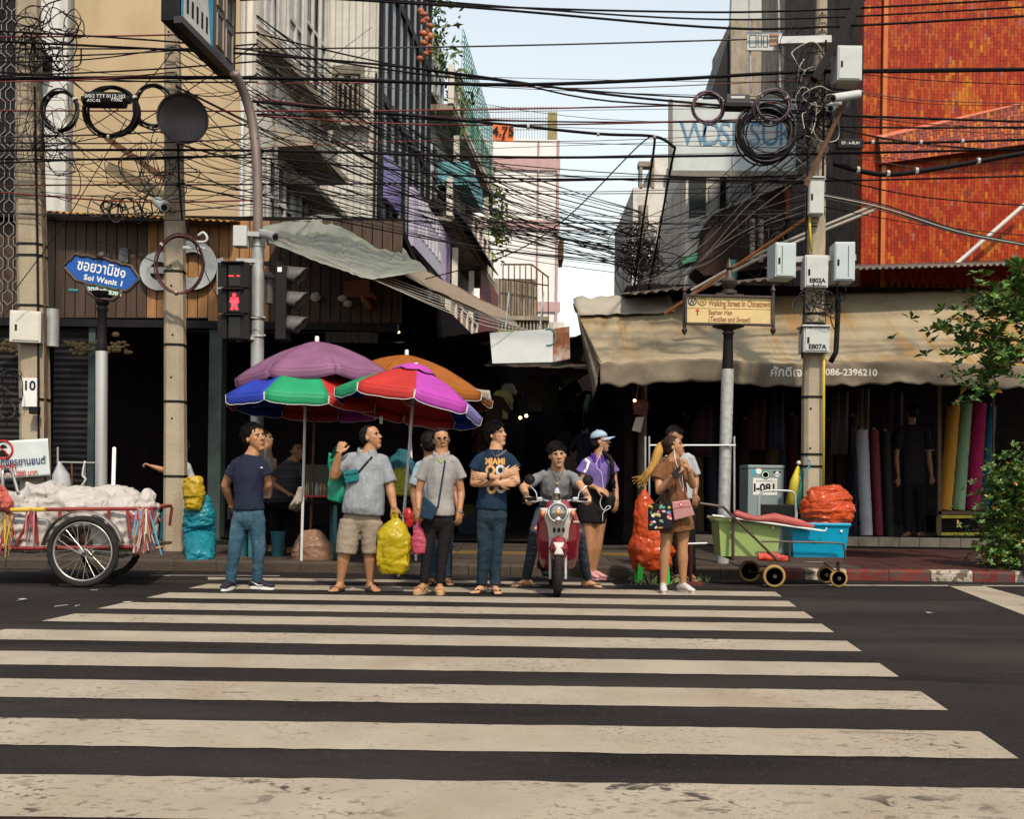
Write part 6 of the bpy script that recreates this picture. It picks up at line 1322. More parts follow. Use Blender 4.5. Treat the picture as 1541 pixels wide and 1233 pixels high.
roll('dark red plastic-wrapped fabric roll next to the white roll', 1322, 806, 1315, 648, YT + .05, .08, M('wrapped_red', (.13, .006, .02), spec=.2, rough=.5, var=.2, bump=.3, bscale=20))
roll('black plastic-wrapped fabric roll between the dark red roll and the doorway', 1338, 808, 1332, 650, YT + .1, .085, M('wrapped_black', (.01, .01, .011), spec=.2, rough=.5, bump=.3, bscale=20))
rg = random.Random(31)
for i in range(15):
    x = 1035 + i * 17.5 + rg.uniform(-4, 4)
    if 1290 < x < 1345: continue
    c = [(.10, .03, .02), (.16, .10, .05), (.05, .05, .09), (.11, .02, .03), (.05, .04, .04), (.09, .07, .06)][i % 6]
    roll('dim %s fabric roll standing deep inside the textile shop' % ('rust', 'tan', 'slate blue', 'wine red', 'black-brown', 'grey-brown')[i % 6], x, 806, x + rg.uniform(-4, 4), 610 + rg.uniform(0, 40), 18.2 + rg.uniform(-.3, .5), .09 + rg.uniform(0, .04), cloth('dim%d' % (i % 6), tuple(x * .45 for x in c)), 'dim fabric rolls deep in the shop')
t2 = thing('fabric_display', P(1450, 808, 16.62), 'yellow-edged low display window frame holding four fabric rolls', 'display')
m_yf = M('frame_yellow', (.45, .36, .02), rough=.5, var=.15, dirt=.5, dirtcol=(.12, .08, .02)); YY = 16.62
for a, b2 in (((1411, 778), (1520, 778)), ((1411, 804), (1520, 804)), ((1412, 778), (1412, 804))): MB().bar(P(*a, YY), P(*b2, YY), .05).build('edge', m_yf, t2)
mb = MB(); fbox(mb, 1412, 779, 1540, 803, YY + .04, .5); mb.build('plinth', m_dark, t2); MB().bar(P(1411, 772, YY), P(1530, 772, YY), .06).build('sill', M('brown_wood', (.10, .06, .03), rough=.6), t2); MB().bar(P(1413, 806, YY), P(1413, 580, YY), .06).build('jamb', MATS['brown_wood'], t2); MB().bar(P(1495, 772, YY), P(1495, 580, YY), .03).build('jamb', MATS['brown_wood'], t2)
for i, (x, y, w_, h_) in enumerate(((1140, 600, .3, .9), (1170, 590, .25, 1.0), (1265, 590, .3, 1.1), (1300, 585, .22, .8), (1345, 590, .35, .9), (1290, 640, .2, .5), (1060, 610, .3, .9))):
    p = P(x, y, 17.4); o = MB().grid(lambda s, v: p + Vector(((s - .5) * w_, .03 * math.sin(s * 14), -v * h_)), 10, 4).build('hanging_cloth', cloth('hang%d' % i, [(.06, .02, .02), (.03, .04, .07), (.10, .09, .08), (.14, .12, .09), (.04, .03, .03), (.10, .09, .09), (.05, .02, .03)][i]), smooth=True, thick=.004); tag(o, 'dim %s cloth hanging below the ceiling of the textile shop' % ('maroon', 'navy', 'grey', 'sand', 'brown-black', 'pale', 'plum')[i], 'cloth', 'cloths hanging in the textile shop')
# ================================================================== PLANTS
rg = random.Random(77)
def leafy_tree(name, label, root, boughs, nleaf, size, spread, cat='tree', seed=1):
    t = thing(name, root, label, cat); r_ = random.Random(seed)
    for k, b_ in enumerate(boughs):
        pts = smoothpath(b_, 5); MB().tube(pts, list(np.linspace(.022 if k else .06, .006, len(pts))), 7).build('trunk' if k == 0 else 'limb', m_bark, t, smooth=True)
    for k, b_ in enumerate(boughs[0:]):
        pts = smoothpath(b_, 5); mb = MB()
        for c in range(nleaf):
            i = int(len(pts) * (.35 + .65 * r_.random() ** .6)); i = min(i, len(pts) - 1); q = pts[i] + Vector((r_.gauss(0, spread), r_.gauss(0, spread), r_.gauss(0, spread * .7)))
            up = Vector((r_.gauss(0, .5), r_.gauss(0, .5), 1)).normalized(); a0 = r_.uniform(0, 6.28); nl = r_.randint(5, 8)
            for j in range(nl):
                a = a0 + j * 6.283 / nl + r_.uniform(-.2, .2); s = size * r_.uniform(.7, 1.25); o_ = up.orthogonal().normalized(); dr = Matrix.Rotation(a, 3, up) @ o_; el = r_.uniform(.05, .9); dr = (dr + up * el).normalized(); sd = dr.cross(up).normalized()
                m1 = q + dr * s * .55 + up * s * .05; e = q + dr * s - up * s * .12
                mb.add([q, m1 + sd * s * .24, e, m1 - sd * s * .24, q + dr * s * .5 - up * s * .03], [(0, 4, 1), (4, 2, 1), (0, 3, 4), (4, 3, 2)], mi=r_.choice([0, 0, 1, 1, 2] if r_.random() > .04 else [3]))
        o = mb.build('crown', [M('leaf_deep', (.045, .10, .02), rough=.4, var=.25), M('leaf_mid', (.075, .15, .03), rough=.38, var=.25), M('leaf_pale', (.13, .21, .05), rough=.38, var=.2), M('leaf_turning', (.45, .20, .02), rough=.5)], t, recalc=False); o['kind'] = 'stuff'
    return t
YP = 12.3
leafy_tree('kerb_tree', 'glossy-leaved tree reaching its boughs in front of the awning', G(1640, 862, PZ), [[G(1640, 862, PZ), P(1630, 700, YP), P(1600, 560, YP), P(1560, 480, YP), P(1530, 430, YP)], [P(1600, 560, YP), P(1550, 520, YP), P(1490, 505, YP - .1), P(1425, 500, YP - .2)], [P(1580, 520, YP), P(1540, 480, YP), P(1500, 465, YP), P(1480, 458, YP)], [P(1590, 560, YP), P(1540, 545, YP), P(1500, 552, YP), P(1468, 572, YP)], [P(1600, 540, YP), P(1560, 510, YP + .2), P(1520, 530, YP + .2), P(1500, 535, YP + .2)], [P(1570, 500, YP), P(1550, 470, YP), P(1540, 425, YP)]], 58, .125, .19, seed=3)
leafy_tree('kerb_shrub', 'dense small-leaved shrub at the kerb by the fabric display', G(1550, 862, PZ), [[G(1548, 862, PZ), P(1540, 800, YP), P(1530, 740, YP), P(1525, 705, YP)], [P(1545, 830, YP), P(1525, 800, YP), P(1505, 770, YP)], [P(1545, 840, YP), P(1520, 830, YP), P(1500, 815, YP)], [P(1545, 800, YP), P(1535, 760, YP), P(1550, 720, YP)], [P(1545, 850, YP), P(1530, 845, YP), P(1515, 845, YP)], [P(1545, 800, YP), P(1522, 760, YP), P(1512, 728, YP)]], 260, .06, .17, cat='shrub', seed=5)
# ================================================================== PEOPLE
def skin_mat(name, c): return M(name, c, rough=.5, var=.08, scale=12, bump=.05, bscale=90, sss=.08, spec=.4)
SK = [skin_mat('skin_tan', (.36, .175, .085)), skin_mat('skin_light', (.45, .245, .135)), skin_mat('skin_brown', (.27, .125, .062))]
m_hair = M('hair_black', (.006, .005, .0045), spec=.3, rough=.5, var=.3, stretch=(30, 30, 4), scale=10, bump=.3, bscale=40)
m_eye = M('eye_white', (.55, .52, .48), rough=.25, var=0); m_iris = M('iris_dark', (.012, .007, .005), rough=.2, var=0); m_lip = M('lip', (.30, .11, .085), rough=.45, var=.1)
def fabric(name, c, **k):
    d = dict(rough=.85, var=.10, scale=7, bump=.3, bscale=26, spec=.08); d.update(k); return M('cloth_' + name, c, **d)
def hand(mb, w, d, pn, curl=.5, sc=1.0, thumb=1, fingers=None):
    # wrist, pointing direction, palm normal; fingers curl towards the palm normal
    d = Vector(d).normalized(); pn = Vector(pn); pn = (pn - d * pn.dot(d)).normalized(); s = d.cross(pn)
    w = Vector(w); L = .085 * sc
    mb.tube([w - d * .02, w + d * L * .35, w + d * L * .8, w + d * L], [(.026 * sc, .019 * sc), (.037 * sc, .016 * sc), (.040 * sc, .015 * sc), (.036 * sc, .012 * sc)], 10, side=s, round_end=True)
    for i in range(4):
        k = (i - 1.5); b = w + d * L * (.95 - .03 * abs(k)) + s * (k * .0205 * sc); dd = (d + s * k * .06).normalized(); ln = [.030, .022, .018][:]
        lm = (1.0, 1.12, 1.05, .82)[i] if thumb > 0 else (.82, 1.05, 1.12, 1.0)[i]; pts = [b - dd * .012]; a = 0; p = b
        pts.append(p)
        for q in range(3):
            a += curl * (.45, .8, .6)[q]; v = dd * math.cos(a) + pn * math.sin(a); p = p + v * (ln[q] * 1.25 * lm * sc); pts.append(p)
        mb.tube(pts, [.0095 * sc, .0095 * sc, .0088 * sc, .0082 * sc, .0070 * sc], 8, round_end=True)
    b = w + d * L * .25 - s * thumb * .030 * sc; v = (d * .75 - s * thumb * .65 + pn * .35).normalized(); v2 = (d * .9 - s * thumb * .2 + pn * .5).normalized()
    mb.tube([b, b + v * .034 * sc, b + v * .034 * sc + v2 * .030 * sc, b + v * .034 * sc + v2 * .052 * sc], [.014 * sc, .0115 * sc, .0105 * sc, .008 * sc], 8, round_end=True)
class Human:
    def __init__(s, label, Y0, skin, group=None):
        s.Y0 = Y0; s.skin = skin; s.mb = MB(); s.label = label; s.vox = .0075; s.t = None
    def j(s, x, y, dy=0.0): return P(x, y, s.Y0 + dy)
    def head(s, top, chin, f, lean=0.0, dy=0.0, long=False):
        a, b = s.j(*top, dy), s.j(*chin, dy); s.h = h = (a - b).length; s.u = u = (a - b).normalized(); f = Vector(f); f = (f - u * f.dot(u)).normalized(); s.f = f; s.r = r = f.cross(u)
        s.hc = c = (a + b) / 2 - f * h * .06; q = s.hp; rot = Matrix((r, f, u)).transposed(); s.hrot = rot
        mb = s.mb
        mb.sphere(q(0, -.05, .135), (.335 * h, .405 * h, .365 * h), 18, 12, rot)
        mb.tube([q(0, .03, .2), q(0, .05, .02), q(0, .075, -.14), q(0, .11, -.29), q(0, .175, -.42)], [(.325 * h, .31 * h), (.322 * h, .30 * h), (.298 * h, .275 * h), (.238 * h, .225 * h), (.135 * h, .115 * h)], 16, side=r, round_end=True)
        mb.tube([q(0, .335, .09), q(0, .385, -.02), q(0, .43, -.10)], [.030 * h, .040 * h, .050 * h], 8, round_end=True); mb.sphere(q(.045, .375, -.105), .034 * h, 6, 5); mb.sphere(q(-.045, .375, -.105), .034 * h, 6, 5)
        mb.sphere(q(0, .30, .125), (.21 * h, .055 * h, .04 * h), 10, 6, rot)
        mb.sphere(q(0, .315, -.235), (.085 * h, .045 * h, .030 * h), 8, 6, rot); mb.sphere(q(0, .305, -.275), (.075 * h, .045 * h, .030 * h), 8, 6, rot)
        for k in (-1, 1):
            mb.sphere(q(k * .19, .24, -.03), (.075 * h, .07 * h, .07 * h), 8, 6, rot)
            mb.sphere(q(k * .36, -.03, -.01), (.028 * h, .065 * h, .105 * h), 8, 6, rot)
    def hp(s, x, y, z): return s.hc + s.r * (x * s.h) + s.f * (y * s.h) + s.u * (z * s.h)
    def arm(s, sh, el, wr, hd=None, curl=.5, pn=(0, 0, -1), k=1.0, thumb=1):
        sh, el, wr = Vector(sh), Vector(el), Vector(wr); sh = sh.lerp(el, .12) + Vector((0, .005, -.018))
        s.mb.tube([sh, sh.lerp(el, .35), sh.lerp(el, .8), el], [.048 * k, .048 * k, .042 * k, .041 * k], 12, round_end=True)
        s.mb.tube([el, el.lerp(wr, .25), el.lerp(wr, .65), wr], [.041 * k, .043 * k, .034 * k, .027 * k], 12, round_end=True)
        if hd is not None: hand(s.mb, wr, hd, pn, curl, 1.02 * k ** .3, thumb)
    def leg(s, hp, kn, an, k=1.0):
        hp, kn, an = Vector(hp), Vector(kn), Vector(an)
        s.mb.tube([hp, hp.lerp(kn, .3), hp.lerp(kn, .75), kn], [.066 * k, .074 * k, .060 * k, .055 * k], 12, round_end=True)
        s.mb.tube([kn, kn.lerp(an, .28), kn.lerp(an, .6), kn.lerp(an, .9), an], [.055 * k, .058 * k, .045 * k, .034 * k, .035 * k], 12, round_end=True)
    def foot(s, an, d, k=1.0, toes=True, gz=0.0):
        an = Vector(an); d = Vector((d[0], d[1], 0)).normalized(); sd = Vector((-d.y, d.x, 0)); g = Vector((an.x, an.y, gz))
        up = Vector((0, 0, 1))
        s.mb.tube([g - d * .055 * k + up * .04, g + up * .05, g + d * .07 * k + up * .038, g + d * .13 * k + up * .024, g + d * .165 * k + up * .022], [(.028 * k, .034), (.034 * k, .045), (.036 * k, .034), (.042 * k, .020), (.036 * k, .015)], 12, side=sd, round_end=True)
        if toes:
            for i in range(5): q = g + d * (.155 - .010 * abs(i - 1) ** 1.2) * k + sd * ((i - 2) * .017 * k) + up * .02; s.mb.tube([q, q + d * .035 * k - up * .004], [.0105, .009], 6, round_end=True)
    def torso(s, pts, radii, side):
        s.mb.tube(pts, radii, 18, side=side, round_end=True)
    def finish(s, base):
        s.t = thing('person', base, s.label, 'person')
        f = fuse(s.mb, s.vox, 3); s.bvh = bvh_of(f); f.build('body', s.skin, s.t, smooth=True)
        return s.t
    def garment(s, mb, name, mat, vox=.010, smooth=4, amp=.006, sc=7.5, st=(1, 1, 1), seed=0.0, amp2=None):
        amp *= .6
        f = fuse(mb, vox, smooth); wrinkle(f, amp, sc, st, seed); wrinkle(f, (amp2 * .6 if amp2 is not None else amp * .5), sc * 2.1, st, seed + 3)
        o = f.build(name, mat, s.t, smooth=True); o_b = bvh_of(f); s.cb = o_b; s.last = f; return o
    def face(s, eyes=True, brow=1.0, look=0.0):
        q = s.hp; h = s.h
        def onface(x, z, off):
            o = q(x, .9, z); hh = s.bvh.ray_cast(o, -s.f); return (hh[0] if hh[0] is not None else q(x, .33, z)) + s.f * off
        for k in (-1, 1):
            c = onface(k * .135, .025, -.004)
            e = MB().sphere(c, (.060 * h, .022 * h, .026 * h), 10, 6, s.hrot).build('eye', m_eye, s.t, smooth=True)
            MB().sphere(c + s.f * .016 * h + s.r * look * .02 * h, (.026 * h, .012 * h, .027 * h), 8, 6, s.hrot).build('iris', m_iris, e, smooth=True)
            MB().tube([onface(k * (.075 + .03 * i), .052 + .004 * math.sin(i * 1.2), .000) for i in range(4)], .0045, 5).build('eyelid', m_hair, e)
            MB().tube([onface(k * .055, .105, .002), onface(k * .13, .125, .002), onface(k * .205, .10, .001)], [.0045 * brow, .0055 * brow, .003 * brow], 5, round_end=True).build('eyebrow', m_hair, s.t)
        MB().tube([onface(x, -.247 + abs(x) * .1, .0) for x in (-.085, -.04, 0, .04, .085)], [.0025, .006, .0065, .006, .0025], 6).build('lips', m_lip, s.t, smooth=True)
        s.onface = onface
    def hair(s, kind='short', mat=None, seed=1, fringe=.0, vol=1.0):
        q = s.hp; h = s.h; mb = MB(); rg = random.Random(seed); mat = mat or m_hair
        mb.sphere(q(0, -.10 if kind == 'short' else -.10, .215), (.372 * h * vol, .418 * h * vol, .375 * h * vol), 18, 12, s.hrot)
        if kind == 'short': mb.sphere(q(0, -.22, .02), (.35 * h, .30 * h, .31 * h), 14, 10, s.hrot)
        if kind == 'bald': 
            mb = MB(); mb.sphere(q(0, -.19, .08), (.368 * h, .32 * h, .34 * h), 16, 10, s.hrot); mb.sphere(q(0, -.11, .24), (.335 * h, .38 * h, .30 * h), 16, 10, s.hrot)
        if kind == 'tied': mb.sphere(q(0, -.125, .19), (.392 * h, .42 * h, .395 * h), 18, 12, s.hrot)
        if kind in ('tied', 'cap', 'long'): mb.sphere(q(0, -.23, -.02), (.36 * h, .30 * h, .34 * h), 14, 10, s.hrot)
        f = fuse(mb, .007, 2); wrinkle(f, .003, 40, (1, 1, .4), seed)
        o = f.build('hair', mat, s.t, smooth=True)
        if kind == 'short':
            mb = MB()
            for i in range(420):
                a = rg.uniform(0, 6.28); e = rg.uniform(.15, 1.5); dv = Vector((math.cos(a) * math.cos(e), math.sin(a) * math.cos(e), math.sin(e)))
                if dv.y > .5 and dv.z < .45: continue
                p = q(dv.x * .37 * vol, -.10 + dv.y * .415 * vol, .215 + dv.z * .37 * vol); n = (s.hrot @ dv).normalized()
                tdir = (s.f * (1.0 if fringe > 0 else .6) + s.r * (.8 if fringe > 0 else .3) - s.u * (.5)); tdir = (tdir - n * tdir.dot(n)).normalized()
                l = .042 * rg.uniform(.6, 1.6) * (1 + fringe * (dv.y > .2)); mb.tube([p - n * .004, p + tdir * l * .5 + n * .009 * vol, p + tdir * l + n * (.002 + rg.uniform(0, .008))], [.0045, .004, .001], 4)
            k = mb.build('hair_locks', mat, o); k['kind'] = 'stuff'
        return o
def drape(bvh, pts, Y, off=.006, n=4):
    out = []
    for i in range(len(pts) - 1):
        for k in range(n): f = k / n; out.append((pts[i][0] + (pts[i + 1][0] - pts[i][0]) * f, pts[i][1] + (pts[i + 1][1] - pts[i][1]) * f))
    out.append(pts[-1]); return [hit(x, y, bvh, off, Y) for x, y in out]
def strap(h, pts, mat, w=.016, name='strap', par=None, off=.006, bvh=None, Y=None):
    p = drape(bvh or h.cb, pts, Y or h.Y0, off); return MB().tube(p, [(.004, w)] * len(p), 6, side=(0, -1, 0)).build(name, mat, par or h.t, smooth=True)
def trousers(h, hipL, hipR, legs, radii, mat, name='trousers', waist=None, ww=.16, side=(1, 0, 0), amp=.006, seed=1.0, st=(1, 1, 1.4)):
    mb = MB(); c = (hipL + hipR) / 2; w = waist if waist is not None else c + Vector((0, 0, .09))
    mb.tube([w, w.lerp(c, .6), c, c - Vector((0, 0, .05)), c - Vector((0, 0, .10))], [(ww * .94, .108), (ww * 1.0, .118), (ww * 1.02, .120), (ww * .85, .10), (ww * .45, .07)], 18, side=side)
    for pts, rr in zip(legs, radii): mb.tube(pts, [q * .94 for q in rr], 14)
    return h.garment(mb, name, mat, .011, 7, amp * .6, 8, (1, 1, 1.5), seed, amp * .38)
def shoe(h, an, d, mat, sole, k=1.0, gz=0.0, swoosh=None):
    an = Vector(an); d = Vector((d[0], d[1], 0)).normalized(); sd = Vector((-d.y, d.x, 0)); g = Vector((an.x, an.y, gz)); up = Vector((0, 0, 1))
    mb = MB(); mb.tube([g - d * .07 * k + up * .05, g + up * .065, g + d * .08 * k + up * .055, g + d * .14 * k + up * .042, g + d * .185 * k + up * .038], [(.034 * k, .038), (.039 * k, .050), (.041 * k, .038), (.046 * k, .026), (.036 * k, .018)], 14, side=sd, round_end=True)
    mb.tube([g + up * .05, g - d * .01 + up * .11], [.043 * k, .040 * k], 12); f = fuse(mb, .008, 3); o = f.build('shoe', mat, h.t, smooth=True)
    mb = MB(); pts = []
    for a in np.linspace(0, 2 * math.pi, 25)[:-1]:
        x = math.cos(a); y = math.sin(a); wd = .043 * (1.08 if x > 0 else .9); pts.append(g + d * (.055 + .140 * x) * k + sd * (wd * (abs(y) ** .75) * (1 if y > 0 else -1)) * k)
    mb.prism([p + up * .002 for p in pts], up * .028); mb.build('sole', sole, o)
    for i in range(3): c = g + d * (.06 + i * .028) * k + up * (.088 - i * .012); MB().tube([c - sd * .022, c + up * .004, c + sd * .022], .004, 5).build('lace', sole, o)
    if swoosh:
        mb = MB(); mb.tube([g + d * .10 * k + sd * swoosh * .043 + up * .045, g + d * .05 * k + sd * swoosh * .045 + up * .04, g + d * .02 * k + sd * swoosh * .043 + up * .05, g - d * .04 * k + sd * swoosh * .036 + up * .075], [.002, .006, .007, .002], 5); mb.build('side_mark', m_white, o)
    return o
def sandal(h, an, d, mat, k=1.0, gz=0.0, kind='thong', heel=.0):
    an = Vector(an); d = Vector((d[0], d[1], 0)).normalized(); sd = Vector((-d.y, d.x, 0)); g = Vector((an.x, an.y, gz)); up = Vector((0, 0, 1))
    pts = []
    for a in np.linspace(0, 2 * math.pi, 25)[:-1]:
        x = math.cos(a); y = math.sin(a); wd = .048 * (1.08 if x > 0 else .85); pts.append(g + d * (.065 + .145 * x) * k + sd * (wd * (abs(y) ** .75) * (1 if y > 0 else -1)) * k)
    o = MB().prism([p + up * .001 for p in pts], up * (.018 + heel)).build('sandal', mat, h.t, bevel=.004)
    z = heel
    if kind == 'thong':
        for q in (-1, 1): MB().tube([g + d * .17 * k + sd * .008 + up * (.028 + z), g + d * .12 * k + sd * q * .022 + up * (.05 + z), g + d * .05 * k + sd * q * .044 + up * (.03 + z)], [(.006, .003), (.011, .004), (.009, .004)], 6).build('strap', mat, o)
    else:
        for f0 in ((.05, .115) if kind == 'two' else (.09,)):
            MB().tube([g + d * f0 * k + sd * (.05 * math.cos(a)) + up * (.016 + z + (.046 if f0 < .08 else .034) * math.sin(a)) for a in np.linspace(0, math.pi, 10)], [(.004, .018 if kind == 'two' else .03)] * 10, 6, side=None).build('strap', mat, o)
    return o
def std_torso(h, hipc, ch, nk, hw, cw, sw, dep=.105, side=(1, 0, 0), fat=0.0):
    w = hipc.lerp(ch, .45)
    h.torso([hipc - Vector((0, 0, .03)), hipc + Vector((0, 0, .05)), w, ch, ch.lerp(nk, .6), nk], [(hw * .6, dep * .6), (hw * .8, dep * .75), (hw * .84, dep * .82 + fat), (cw * .92, dep * .9), (sw * .74, dep * .62), (.066, .064)], side)
    h.mb.tube([nk - h.u * .03, h.hp(0, -.06, -.2)], [.070, .062], 12, round_end=True)
def tee(h, name, mat, hem, ch, nk, hw, ww, cw, sw, sleeves, dep=.125, side=(1, 0, 0), seed=1.0, amp=.007, st=(1.3, 1.3, .6), vneck=False, slr=.068, fat=0.0, vox=.010, hemd=None):
    hw, ww, cw, sw, slr = hw * .95, ww * .94, cw * .95, sw * .95, slr * .93
    mb = MB(); w = hem.lerp(ch, .42); hd_ = hemd or dep * 1.02
    mb.tube([hem, hem.lerp(w, .4), w, ch, ch.lerp(nk, .5), ch.lerp(nk, .82), nk + Vector((0, 0, .012))], [(hw, hd_), (hw * .99, hd_ + fat * .6), (ww, dep * .96 + fat), (cw, dep), (sw * .90, dep * .84), (sw * .66, dep * .70), (.080, .078)], 20, side=side)
    for sh, e in sleeves:
        sh, e = Vector(sh), Vector(e); si = sh.lerp(nk, .14) - Vector((0, 0, .012)); mb.tube([sh.lerp(nk, .5), si, si.lerp(e, .6), e], [.050, slr - .010, slr - .006, slr], 14)
    return h.garment(mb, name, mat, vox, 4, amp, 6.5, st, seed)
def collar(h, nk, mat, r=.075, hgt=.045, side=1, open_=.35, drop=.03):
    f = Vector((h.f.x, h.f.y, 0)) if False else Vector((0, -1, 0))
    mb = MB()
    def fn(s, v):
        a = -math.pi / 2 + open_ + (2 * math.pi - 2 * open_) * s; fr = max(0, math.cos(a + math.pi / 2)); rr = r * (1 + .30 * v); return nk + Vector((rr * math.cos(a), rr * math.sin(a) * .95, .018 + (hgt * (1 - v)) - .03 * v - drop * fr * (1 + .8 * v)))
    return mb.grid(fn, 28, 4).build('collar', mat, h.t, smooth=True, thick=.004)
def V(*a): return Vector(a)
def gr(v, z): v = Vector(v); v.z = z; return v

# ---- 1 man in navy T-shirt and jeans, hands behind his back
h = Human('man in a navy V-neck T-shirt and blue jeans with hands behind his back', 9.9, SK[0]); j = h.j
h.head((381, 640), (391, 680), (.80, -.60, -.02))
nk = j(378, 686); shL, shR = j(351, 699, .02), j(397, 698, .03); hipL, hipR = j(361, 782), j(387, 782); hc = j(374, 776); ch = j(374, 715)
aL, aR = gr(j(347, 876, -.02), .085), gr(j(387, 874, .06), .085); kL, kR = j(353, 830, -.05), j(390, 829, .0)
std_torso(h, hc, ch, nk, .14, .15, .17)
h.arm(shL, j(339, 731, .08), j(347, 757, .2), (.5, .1, -.6), .6, (0, 1, 0), 1.05); h.arm(shR, j(403, 730, .1), j(384, 755, .24), (-.6, .1, -.5), .6, (0, 1, 0), 1.05, -1)
h.leg(hipL, kL, aL, .8); h.leg(hipR, kR, aR, .8); h.foot(aL, (-.12, -1), 1, False); h.foot(aR, (.93, -.35), 1, False)
h.finish((hc.x, h.Y0, 0)); h.face(look=.6); h.hair('short', seed=3, vol=1.02)
tee(h, 'tshirt', fabric('navy', (.016, .020, .038)), j(374, 768), ch, nk, .163, .150, .160, .178, [(shL, j(345, 716, .03)), (shR, j(401, 716, .04))], seed=1.3)
b_ = h.cb; MB().tube(drape(b_, [(369, 686), (379, 699), (389, 688)], 9.9, .002), .004, 5).build('neckline', fabric('navy_rib', (.03, .035, .055)), h.t)
mb = decal(h, MB().box(P(393.5, 704, 9.7), (.018, .001, .014)), b_); mb.build('chest_logo', m_white, h.t)
jn = fabric('jeans_blue', (.032, .075, .115), dirt=.7, dirtcol=(.13, .19, .22), dscale=5, dstretch=(1, 1, .5))
trousers(h, hipL, hipR, [[hipL, kL.lerp(hipL, .5), kL, kL.lerp(aL, .6), aL + V(0, 0, -.02)], [hipR, kR.lerp(hipR, .5), kR, kR.lerp(aR, .6), aR + V(0, 0, -.02)]], [[.088, .080, .066, .058, .056]] * 2, jn, 'jeans', j(374, 766), .155, amp=.009, st=(1, 1, 2.2))
MB().tube(drape(h.cb, [(382.5, 772), (383, 786)], 9.9, .003), .004, 4).build('fly_seam', fabric('seam', (.04, .07, .10)), h.t)
m_bsh = M('shoe_black', (.018, .018, .022), rough=.6, var=.2); shoe(h, aL, (-.12, -1), m_bsh, m_white, swoosh=None); shoe(h, aR, (.93, -.35), m_bsh, m_white, swoosh=-1)
o = MB().box(j(345, 773, .12), (.035, .02, .12)).build('phone', m_plas, bevel=.004); tag(o, 'dark phone held behind the back of the man in navy', 'phone')
# ---- 2 stout man in grey shirt and beige shorts
h = Human('stout man in a pale grey shirt and beige shorts, fist raised at his shoulder', 9.85, SK[0]); j = h.j
h.head((556, 641), (567, 676), (.92, -.38, -.08))
nk = j(552, 684); shL, shR = j(524, 690, .02), j(579, 693, .02); hc = j(546, 778); ch = j(551, 715); hipL, hipR = j(529, 785), j(560, 785)
kL, kR = j(519, 828, -.04), j(557, 828, 0); aL, aR = gr(j(512, 876, 0), .085), gr(j(557, 874, .05), .085)
std_torso(h, hc, ch, nk, .165, .175, .185, .13, fat=.02)
h.arm(shL, j(503, 717, -.04), j(510, 682, -.12), (.25, .1, .9), 1.5, (.2, 1, -.2), 1.15); h.arm(shR, j(587, 735, -.01), j(593, 764, -.06), (.05, -.1, -1), 1.2, (0, 1, 0), 1.12, -1)
h.leg(hipL, kL, aL, 1.12); h.leg(hipR, kR, aR, 1.12); h.foot(aL, (-.25, -1), 1.08); h.foot(aR, (.55, -.85), 1.08)
h.finish((hc.x, h.Y0, 0)); h.face(look=.5, brow=1.2); h.hair('bald', seed=5)
m_gs_ = fabric('grey_shirt', (.235, .25, .275), var=.14); tee(h, 'shirt', m_gs_, j(546, 774), ch, nk, .218, .215, .192, .20, [(shL, j(508, 706, -.02)), (shR, j(586, 727, .0))], dep=.15, seed=5.1, amp=.009, slr=.082, fat=.045, hemd=.165)
b2_ = h.cb; collar(h, nk + V(0, 0, .0), m_gs_, .085, .05)
MB().tube(drape(b2_, [(556, 692), (553, 720), (551, 750), (550, 776)], 9.85, .003), .005, 5).build('placket', fabric('placket', (.28, .30, .31)), h.t)
MB().tube(drape(b2_, [(561, 706), (561, 721), (566, 724), (573, 722), (573, 706), (561, 706)], 9.85, .002), .003, 4).build('pocket_seam', MATS['cloth_placket'], h.t)
for y in (700, 715, 731, 747, 762): MB().sphere(hit(553.5 - (y - 700) * .03, y, b2_, .004), .006, 6, 4).build('button', m_white, h.t)
kk = fabric('khaki', (.25, .20, .155), var=.1)
trousers(h, hipL, hipR, [[hipL, kL.lerp(hipL, .5), j(521, 834, -.04)], [hipR, kR.lerp(hipR, .5), j(558, 834, 0)]], [[.125, .118, .108], [.118, .108, .095]], kk, 'shorts', j(546, 770), .185, amp=.009, seed=4)
sl = M('sandal_black', (.016, .015, .015), rough=.6); sandal(h, aL, (-.25, -1), sl, 1.08, kind='wide'); sandal(h, aR, (.55, -.85), sl, 1.08, kind='wide')
t_ = thing('waist_pack', j(530, 728, -.2), 'small teal crossbody pouch on the grey-shirted man', 'bag')
mb = MB(); p_ = hit(529, 717, b2_, .03); mb.box(p_, (.14, .06, .12), Matrix.Rotation(-.2, 3, 'Y')); f_ = fuse(mb, .01, 4); wrinkle(f_, .003, 14, seed=2); f_.build('pouch', fabric('teal_pouch', (.015, .14, .15)), t_, smooth=True); MB().tube([p_ + V(-.06, -.033, .01), p_ + V(.06, -.033, .03)], .004, 5).build('zip', m_plas, t_)
MB().tube(drape(b2_, [(539, 712), (548, 701), (560, 688)], 9.85, .006), [(.004, .012)] * 9, 6, side=(0, -1, 0)).build('strap', m_plas, t_, smooth=True)
t_ = thing('carrier_bag', j(505, 757, .05), 'flat green plastic bag slung over the raised arm of the grey-shirted man', 'bag')
mb = MB(); mb.prism([j(494, 681, .08), j(502, 686, .08), j(516, 712, .10), j(519, 752, .08), j(512, 758, .08), j(493, 752, .08)], (0, .05, 0)); f_ = fuse(mb, .01, 4); wrinkle(f_, .006, 8, (2, 1, .6), 4); f_.build('body', m_pgrn, t_, smooth=True)
MB().tube([j(499, 690, .05) + V(0, 0, 0), j(505, 676, -.04), j(511, 668, -.10)], [(.02, .004)] * 3, 6).build('handle', m_pgrn, t_)
